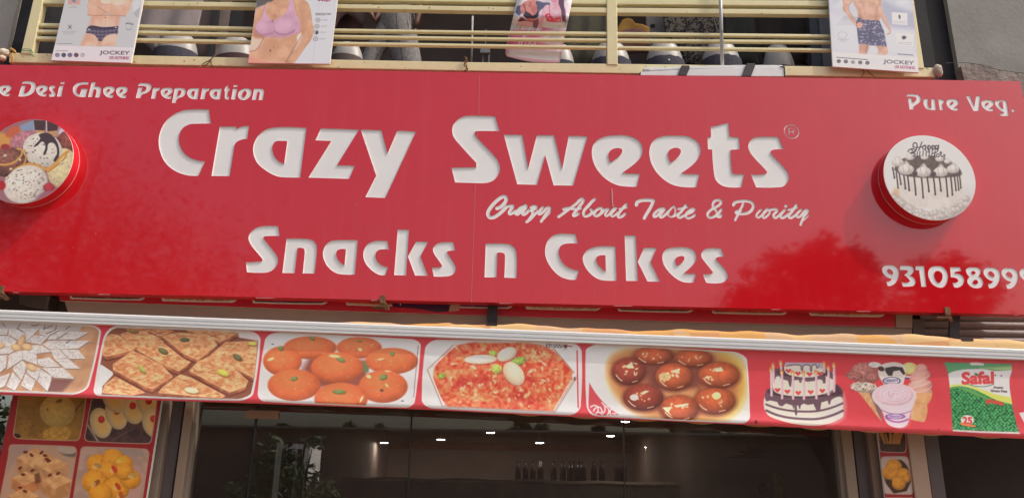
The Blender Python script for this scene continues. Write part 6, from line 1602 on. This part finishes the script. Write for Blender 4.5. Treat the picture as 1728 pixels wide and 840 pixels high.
for x, y, a_, c in ((165, 785, 20, (140, 110, 62)), (193, 791, 60, (160, 52, 32)), (225, 801, 10, (150, 120, 62)), (163, 814, -40, (120, 70, 32)), (199, 820, 55, (152, 56, 30)), (204, 835, 80, (150, 70, 30)), (205, 775, 0, (176, 140, 40))): P.ell(x, y, 7, 4, c, a_); P.ell(x - 5, y + 3, 5, 3, (190, 156, 100), a_, .6)
P.setclip()
for i in range(2):
    pass
o = print_obj('menu_board', P, [(20, 610), (288, 618), (272, 677), (246, 842), (237, 900), (-30, 900), (0, 771), (21.4, 668)], 0.02, 1.75, None, rough=0.35)
tag(o, 'red menu board with rounded sweets photographs left of the shop door', 'menu board')
YQ = 0.06
P = Print([(1468, 640), (1524, 640), (1545, 900), (1496, 900)], YQ, (118, 24, 28), 560)
def ph2(o_, i_, bgc): P.poly(o_, (140, 112, 100)); P.setclip(i_); P.poly(o_, bgc)
ph2('1474,640 1523,640 1528.5,731 1530,757~ 1528,762~ 1524,763.5 1490,762.5~ 1485,760~ 1483.5,755', '1476,640 1522,640 1527,731 1528.4,756~ 1526.5,760.6~ 1523,762 1490.5,761~ 1486.2,759~ 1485,754', tex((50, 32, 26), (64, 42, 32), .3))
for i in range(16):
    x = rn.uniform(1484, 1522); P.line([(x, rn.uniform(725, 735)), (1505 + (x - 1505) * .75 + rn.uniform(-3, 3), 747)], 3, (148 + rn.uniform(-15, 10), 100, 56))
P.setclip()
ph2('1490,769.5 1527,769~ 1532,771.5~ 1534.5,776 1541,829~ 1539.5,833~ 1535,834 1497,833~ 1492.6,831~ 1491,826 1485.6,776~', '1490.5,771 1526.5,770.5~ 1531,772.6~ 1533,777 1539.4,828~ 1538,831.6~ 1534.4,832.6 1497.5,831.6~ 1494,830~ 1492.6,825.5 1487.2,776.5~', (150, 132, 124))
P.poly('1490,800 1497,785 1505,775 1520,775 1532,788~ 1537,812 1530,828 1508,832 1495,815', (56, 36, 26), soft=1.5)
for x, y, a, b in ((1508, 787, 14, 13), (1498, 797, 10, 11), (1509, 800, 16, 10), (1524, 800, 12, 11), (1517, 814, 12, 12), (1530, 806, 7, 8)): P.ell(x, y, a, b, (170, 112, 40), 0, shade=(1.12, .74), noise=.12)
P.setclip(); ph2('1494,838 1540,838 1546,900 1500,900', '1495.5,839.5 1538.5,839.5 1545,900 1501.5,900', (120, 70, 50)); P.setclip()
o = print_obj('menu_board', P, [(1469, 640), (1522, 640), (1530, 731), (1545, 860), (1550, 905), (1501, 905), (1496, 860), (1481, 731)], 0.012, 1.85, None, rough=0.35)
tag(o, 'narrow red menu strip with snack photographs on the pillar right of the glass', 'menu board')

# ================================================================== inside the shop
ORD = ['first', 'second', 'third', 'fourth', 'fifth', 'sixth', 'seventh', 'eighth', 'ninth', 'tenth', 'eleventh', 'twelfth', 'thirteenth', 'fourteenth']
M_lamp = emit_mat('lamp_disc', (1.0, 0.93, 0.84), 40)
M_lring = mat('lamp_ring', (0.5, 0.5, 0.5), 0.4)
for i, (x, y) in enumerate(((483, 688.5), (536, 714), (518, 735), (580, 737.5), (648, 747), (744, 741.5), (828, 730), (911, 747), (1030, 735.5), (1055, 711.5), (1095, 754.5), (1127, 735.5), (1403, 748))):
    z = zc - 0.012
    d = at(x, y, 1.0) - CAM
    k = (z - CAM.z) / d.z
    p = CAM + d * k
    if p.y > 6.5:
        k = (6.5 - CAM.y) / d.y; p = CAM + d * k
    t = thing('ceiling_light', p, ORD[[483, 518, 536, 580, 648, 744, 828, 911, 1030, 1055, 1095, 1127, 1403].index(x)] + ' white downlight from the left on the dark shop ceiling', 'ceiling light', 'downlights on the shop ceiling')
    r = 0.025 * (p - CAM).length / 5.2
    g = G(); g.lathe((p.x, p.y, p.z), [(r, 0), (r, .003)], n=16); g.obj('diffuser', M_lamp, t)
    g = G(); g.lathe((p.x, p.y, p.z + .003), [(r * 1.25, 0), (r * 1.25, max(.012, zc - p.z - .003) if zc - p.z < .05 else .02)], n=16); g.obj('ring', M_lring, t)
    if zc - p.z > .05:
        g = G(); g.tube([(p.x, p.y, p.z + .02), (p.x, p.y, zc)], .006, 6); g.obj('stem', M_lring, t)
# tall mirror standing inside the glass door: it shows the trees and the white house outside
mr_ = thing('standing_mirror', (at(478, 800, 1.2).x, 1.2, zf), 'tall frameless mirror inside the glass door showing trees and a white house', 'mirror')
M_mir = bpy.data.materials.new('mirror_silver'); M_mir.use_nodes = True
_b = M_mir.node_tree.nodes['Principled BSDF']; _b.inputs['Base Color'].default_value = (.75, .78, .76, 1); _b.inputs['Metallic'].default_value = 1; _b.inputs['Roughness'].default_value = 0.01
g = G(); xa, xb = at(452, 800, 1.2).x, at(515, 800, 1.2).x; g.box((xa, 1.2, zf), (xb, 1.212, at(480, 746, 1.2).z)); g.obj('mirror_sheet', M_mir, mr_)
g = G(); g.box((xb, 1.195, zf), (xb + .012, 1.22, at(480, 746, 1.2).z)); g.obj('edge_strip', M_black_rubber, mr_)
# counter with draped cloth edge, bottles on the back shelf, cabinet, packet
def zin(x, y, Y): return at(x, y, Y).z
YK = 4.6
ct = thing('display_counter', (0, YK, zf), 'dark display counter with a wavy pale cloth edge inside the shop', 'counter')
g = G(); xa, xb = at(440, 800, YK).x, at(1300, 800, YK).x; zk = zin(800, 812, YK)
g.box((xa, YK, zf), (xb, YK + .6, zk - .004)); g.obj('case', mat('counter_case', (0.30, 0.25, 0.20), .35, var=.3, scale=3), ct)
g = G(); n = 120; vs = []
for i in range(n + 1):
    x = xa + (xb - xa) * i / n; zz = zk + .012 + .010 * abs(math.sin(x * 4.2)) + .005 * math.sin(x * 9)
    vs += [(x, YK - .01, zz - .022), (x, YK - .014, zz), (x, YK + .3, zz + .01)]
g.add(vs, [(3 * i + k, 3 * i + 3 + k, 3 * i + 4 + k, 3 * i + 1 + k) for i in range(n) for k in range(2)]); g.obj('cloth', mat('beige_cloth', (0.62, 0.48, 0.36), .8, var=.2, scale=12), ct, smooth=True)
YBt = 6.6
sh_ = thing('bottle_shelf', (at(960, 815, YBt).x, YBt, zf), 'dark wooden shelf behind the counter', 'shelf')
M_wood = mat('dark_shelf_wood', (0.10, 0.06, 0.045), .5, var=.3, stretch=(1, 1, 8))
xa, xb = at(862, 800, YBt).x, at(1068, 800, YBt).x; zs = zin(960, 812, YBt)
g = G(); g.box((xa, YBt - .15, zs - .03), (xb, YBt + .25, zs)); g.obj('board', M_wood, sh_)
for x in (xa, xb - .03): g = G(); g.box((x, YBt - .1, zf), (x + .03, YBt + .2, zs - .03)); g.obj('side', M_wood, sh_)
M_bot = mat('dark_bottle', (0.07, 0.035, 0.03), .25, var=.2); M_cap = mat('bottle_cap', (0.03, 0.02, 0.02), .4); M_wcap = mat('pale_jar', (0.30, 0.24, 0.22), .5)
for i, x in enumerate((874, 887, 899, 912, 934, 950, 962, 968, 977, 984, 1002, 1016, 1042, 1052)):
    p = at(x, 806, YBt); h = zin(x, 777, YBt) - zs; w = (at(x + 5.0, 800, YBt).x - p.x)
    t = thing('bottle', (p.x, YBt, zs), ORD[i] + ' dark bottle from the left in the row on the back shelf', 'bottle', 'dark bottles on the back shelf') if i != 3 else thing('jar', (p.x, YBt, zs), 'pale topped jar, fourth from the left in the bottle row', 'jar')
    g = G(); g.lathe((p.x, YBt, zs), [(w, 0), (w, h * .62), (w * .9, h * .70), (w * .4, h * .82), (w * .38, h * .9)], n=14); g.obj('body', M_bot, t, smooth=True)
    g = G(); g.lathe((p.x, YBt, zs + h * .9), [(w * (.46 if i != 3 else .8), -h * (.0 if i != 3 else .2)), (w * .46, h * .1)], n=12); g.obj('cap', M_cap if i != 3 else M_wcap, t)
cb = thing('wooden_cabinet', (at(385, 800, 1.6).x, 1.6, zf), 'orange brown wooden cabinet just inside the door on the left', 'cabinet')
M_ow = mat('orange_wood', (0.80, 0.40, 0.13), .45, var=.3, scale=3, stretch=(1, 1, 5)); M_dw = mat('brown_wood', (0.36, 0.20, 0.11), .5, var=.25, scale=4, stretch=(1, 1, 6))
g = G(); g.pp([(336, 745), (388, 746), (396, 775), (391, 805), (334, 803)], 1.58, .02); g.obj('door_panel', M_ow, cb)
g = G(); g.box((at(328, 780, 1.62).x, 1.61, zf), (at(398, 780, 1.62).x, 1.95, zin(360, 738, 1.62))); g.obj('case', M_dw, cb)
g = G(); g.pp([(328, 806), (398, 808), (397, 845), (326, 842)], 1.59, .02); g.obj('drawer', M_dw, cb)
g = G(); g.pp([(371, 701.5), (394, 702), (394, 712), (370, 711)], 1.3, .006); tag(g.obj('wall_notice', mat('grey_paper', (0.75, 0.75, 0.80), .5), None), 'small grey notice seen through the left pane, above the cabinet', 'notice')
g = G(); g.pp([(361, 726), (369, 726), (382, 739), (375, 739)], 1.4, .006); tag(g.obj('paper_strip', mat('pale_paper', (0.85, 0.80, 0.70), .5), None), 'slanted pale strip of paper above the orange cabinet', 'paper')
g = G(); g.pp([(1309, 799), (1332, 799), (1334, 842), (1311, 842)], 1.5, .05)
pkt = thing('snack_packet', at(1322, 842, 1.5), 'yellow and red snack packet hanging inside the right pane', 'packet'); g.obj('bag', mat('yellow_packet', (0.62, 0.36, 0.06), .35, var=.5, scale=14, dirt=.6, dirtcol=(0.14, 0.03, 0.01)), pkt)
M_pk2 = mat('brown_packets', (0.22, 0.14, 0.07), .3, var=.6, scale=16)
for i, (x, y, w) in enumerate(((1270, 762, 26), (1290, 826, 14), (1352, 822, 16), (1368, 815, 13), (1345, 775, 24))):
    g = G(); h = w * (.6 if i in (0, 4) else 1.6)
    g.ellipsoid(at(x, y, 1.7), (w * .0031, .03, h * .0020), 8, 0, .12, rn)
    tag(g.obj('snack_packet', mat('orange_packet', (0.22, 0.055, 0.02), .3, var=.5, scale=20) if i == 0 else M_pk2, None, smooth=True), ('shiny orange packet lying on the upper shelf behind the right pane', 'dull brown packet left of the yellow packet', 'dull brown packet right of the yellow packet', 'small brown packet at the far right of the pane', 'grey brown packet above the yellow packet')[i], 'packet', 'packets behind the right pane')
g = G(); g.box((at(1225, 780, 1.9).x, 1.62, zin(1300, 771, 1.7)), (SR - .02, 1.95, zin(1300, 768, 1.7))); g.box((at(1225, 780, 1.9).x, 1.62, zin(1300, 846, 1.7)), (SR - .02, 1.95, zin(1300, 842, 1.7)))
tag(g.obj('wall_shelf', M_wood, None), 'dark wall shelves holding packets behind the right pane', 'shelf')

# ================================================================== across the road: what the glossy sign and the glass reflect
M_leaf = mat('tree_leaf', (0.055, 0.095, 0.03), 0.55, var=0.5, scale=2.5)
M_bark = mat('bark', (0.07, 0.05, 0.035), 0.9, var=0.3, scale=10, bump=0.6)
def tree(x, y, h, blobs, label, n=2600, ls=0.16, group='trees across the road'):
    rn = random.Random(int(x * 10))
    t = thing('tree', (x, y, 0), label, 'tree', group)
    g = G(); g.tube([(x, y, 0), (x + .1, y, h * .3), (x - .05, y + .1, h * .55), (x, y, h * .8)], [h * .028, h * .022, h * .015, h * .006], 9)
    for bx_, by_, bz, r in blobs: g.tube([(x, y, h * .35), (x + bx_ * .5, y + by_ * .5, (h * .4 + bz) / 2), (x + bx_ * .9, y + by_ * .9, bz)], [h * .012, h * .008, h * .003], 6)
    g.obj('trunk', M_bark, t, smooth=True)
    g = G(); tot = sum(b[3] ** 2 for b in blobs)
    for bx_, by_, bz, r in blobs:
        for i in range(int(n * r * r / tot)):
            if i % 14 == 0: cl = Vector((rn.gauss(0, 1), rn.gauss(0, 1), rn.gauss(0, 1))).normalized() * r * rn.uniform(.3, 1.08); cs = r * rn.uniform(.10, .26)
            v = cl + Vector((rn.gauss(0, cs), rn.gauss(0, cs), rn.gauss(0, cs)))
            c = Vector((x + bx_ + v.x, y + by_ + v.y, bz + v.z * .8))
            a = Vector((rn.uniform(-1, 1), rn.uniform(-1, 1), rn.uniform(-.6, .6))).normalized(); b = a.cross(Vector((rn.uniform(-1, 1), rn.uniform(-1, 1), rn.uniform(-1, 1)))).normalized()
            s_ = ls * rn.uniform(.6, 1.3)
            g.add([c - a * s_, c + b * s_ * .4, c + a * s_, c - b * s_ * .4], [(0, 1, 2, 3)])
    g.obj('crown', M_leaf, t)
# mirrored viewpoint of the camera is (0, 3.6): bearings and heights below follow the dark outline seen in the gloss
def refl(px, py, dist):
    """point behind the camera whose mirror image in the sign falls on the pixel, at a distance from the mirrored eye"""
    d = (at(px, py, 0) - CAM).normalized()
    p = CAM + d * dist
    return Vector((p.x, -p.y, p.z))
def blobs_from(px, dist, base):
    out = []
    for x, y, rpx in px:
        p = refl(x, y, dist); r = rpx / F * dist
        out.append((p.x - base[0], p.y - base[1], p.z, r))
    return out
b0 = refl(1400, 780, 21)
tree(b0.x, b0.y, 6.0, blobs_from(((1400, 470, 62), (1330, 475, 60), (1290, 520, 60), (1380, 430, 40), (1440, 440, 34), (1260, 560, 60), (1350, 560, 90), (1450, 560, 80), (1455, 480, 40)), 21, b0), 'broad leafy tree across the road, mirrored at the lower right of the sign', 9000, .12)
b0 = refl(1590, 800, 23)
tree(b0.x, b0.y, 6.0, blobs_from(((1590, 462, 42), (1560, 480, 40), (1620, 490, 44), (1600, 520, 60), (1540, 560, 70), (1640, 590, 70)), 23, b0), 'round crowned tree across the road, mirrored behind the phone number', 6500, .12)
b0 = refl(500, 860, 20)
tree(b0.x, b0.y, 3.2, blobs_from(((470, 800, 40), (455, 770, 34), (505, 830, 40), (540, 860, 40), (430, 830, 44), (525, 745, 16)), 20, b0), 'small tree across the road mirrored in the glass door', 3000, .10)
for i, (x, w) in enumerate(((590, 10), (640, 9), (880, 12), (915, 7), (1010, 5), (470, 8), (1160, 22), (1190, 26))):
    b0 = refl(x, 800, 60)
    tree(b0.x, b0.y, 4.5, blobs_from(((x, 722, w), (x + w * .8, 727, w * .8), (x - w * .7, 728, w * .8)), 60, b0), ORD[[470, 590, 640, 880, 915, 1010, 1160, 1190].index(x)] + ' distant dark tree from the left, mirrored at the top of the shop glass', 260, .42, 'distant trees mirrored in the glass')
b0 = refl(60, 840, 27)  # added tree: sparse leaves darken what the left of the sign mirrors
t = thing('tree', (b0.x, b0.y, 0), 'added unseen thin leaved tree, dimming the sky mirrored over the left of the sign', 'tree', 'trees across the road')
rn = random.Random(77)
g = G(); g.tube([(b0.x, b0.y, 0), (b0.x + .2, b0.y, 4), (b0.x - .1, b0.y + .2, 8), (b0.x + .1, b0.y, 12)], [.30, .24, .15, .03], 10)
g.obj('trunk', M_bark, t, smooth=True)
vs, fs = [], []
for px_, py_, sg, n in ((120, 430, 110, 5200), (-20, 340, 105, 4200), (255, 500, 95, 4200), (-170, 400, 150, 4800), (90, 570, 130, 6000), (330, 590, 90, 4200), (-60, 260, 80, 1500), (400, 640, 80, 2500)):
    for i in range(n):
        p = refl(rn.gauss(px_, sg), rn.gauss(py_, sg * .8), 27 + rn.gauss(0, 1.2))
        if p.z < 2 or pix(p.x, -p.y, p.z)[1] > 612: continue
        a = Vector((rn.uniform(-1, 1), rn.uniform(-1, 1), rn.uniform(-.6, .6))).normalized(); b = a.cross(Vector((rn.uniform(-1, 1), rn.uniform(-1, 1), rn.uniform(-1, 1)))).normalized()
        k = len(vs); s_ = .085 * rn.uniform(.6, 1.3); vs += [p - a * s_, p + b * s_ * .45, p + a * s_, p - b * s_ * .45]; fs.append((k, k + 1, k + 2, k + 3))
g = G(); g.v, g.f, g.m = vs, fs, [0] * len(fs); g.obj('crown', M_leaf, t)
# low shed opposite
M_shed = mat('brown_brick_shed', (0.10, 0.07, 0.055), .9, var=.3, scale=2)
zt = refl(800, 728, 50).z
s_ = thing('low_shed', (0, -46, 0), 'long low brown shed far across the road, mirrored in the shop glass', 'building')
g = G(); g.box((-60, -50, 0), (60, -46, zt)); g.obj('wall', M_shed, s_)
g = G(); g.box((-61, -50.5, zt), (61, -45.2, zt + .12)); g.obj('roof', mat('grey_sheet_roof', (0.16, 0.155, 0.15), .6), s_)
bb = thing('white_house', (refl(505, 790, 34).x, -30, 0), 'white house behind the small tree, mirrored in the glass door', 'house')
p = refl(506, 790, 33); z1 = refl(506, 748, 33).z
g = G(); g.box((p.x - .9, p.y - 2, 0), (p.x + .25, p.y, z1)); g.obj('wall', mat('white_house_wall', (0.75, 0.75, 0.74), .7), bb)
for k in (-.55, -.15): g = G(); g.box((p.x + k - .09, p.y - .01, z1 - .9), (p.x + k + .09, p.y + .03, z1 - .2)); g.obj('window', M_dark, bb)
# leafy shrub by the left end of the shop front
tx = at(4, 715, 0.9)
tree(tx.x - .25, 1.0, 2.0, [(.05, 0, tx.z + .1, .28), (-.1, 0.05, tx.z - .15, .32), (0.05, .1, tx.z - .45, .34), (-.35, .1, tx.z + .2, .35)], 'dark green shrub at the left edge beside the red menu board', 2600, .032, None)
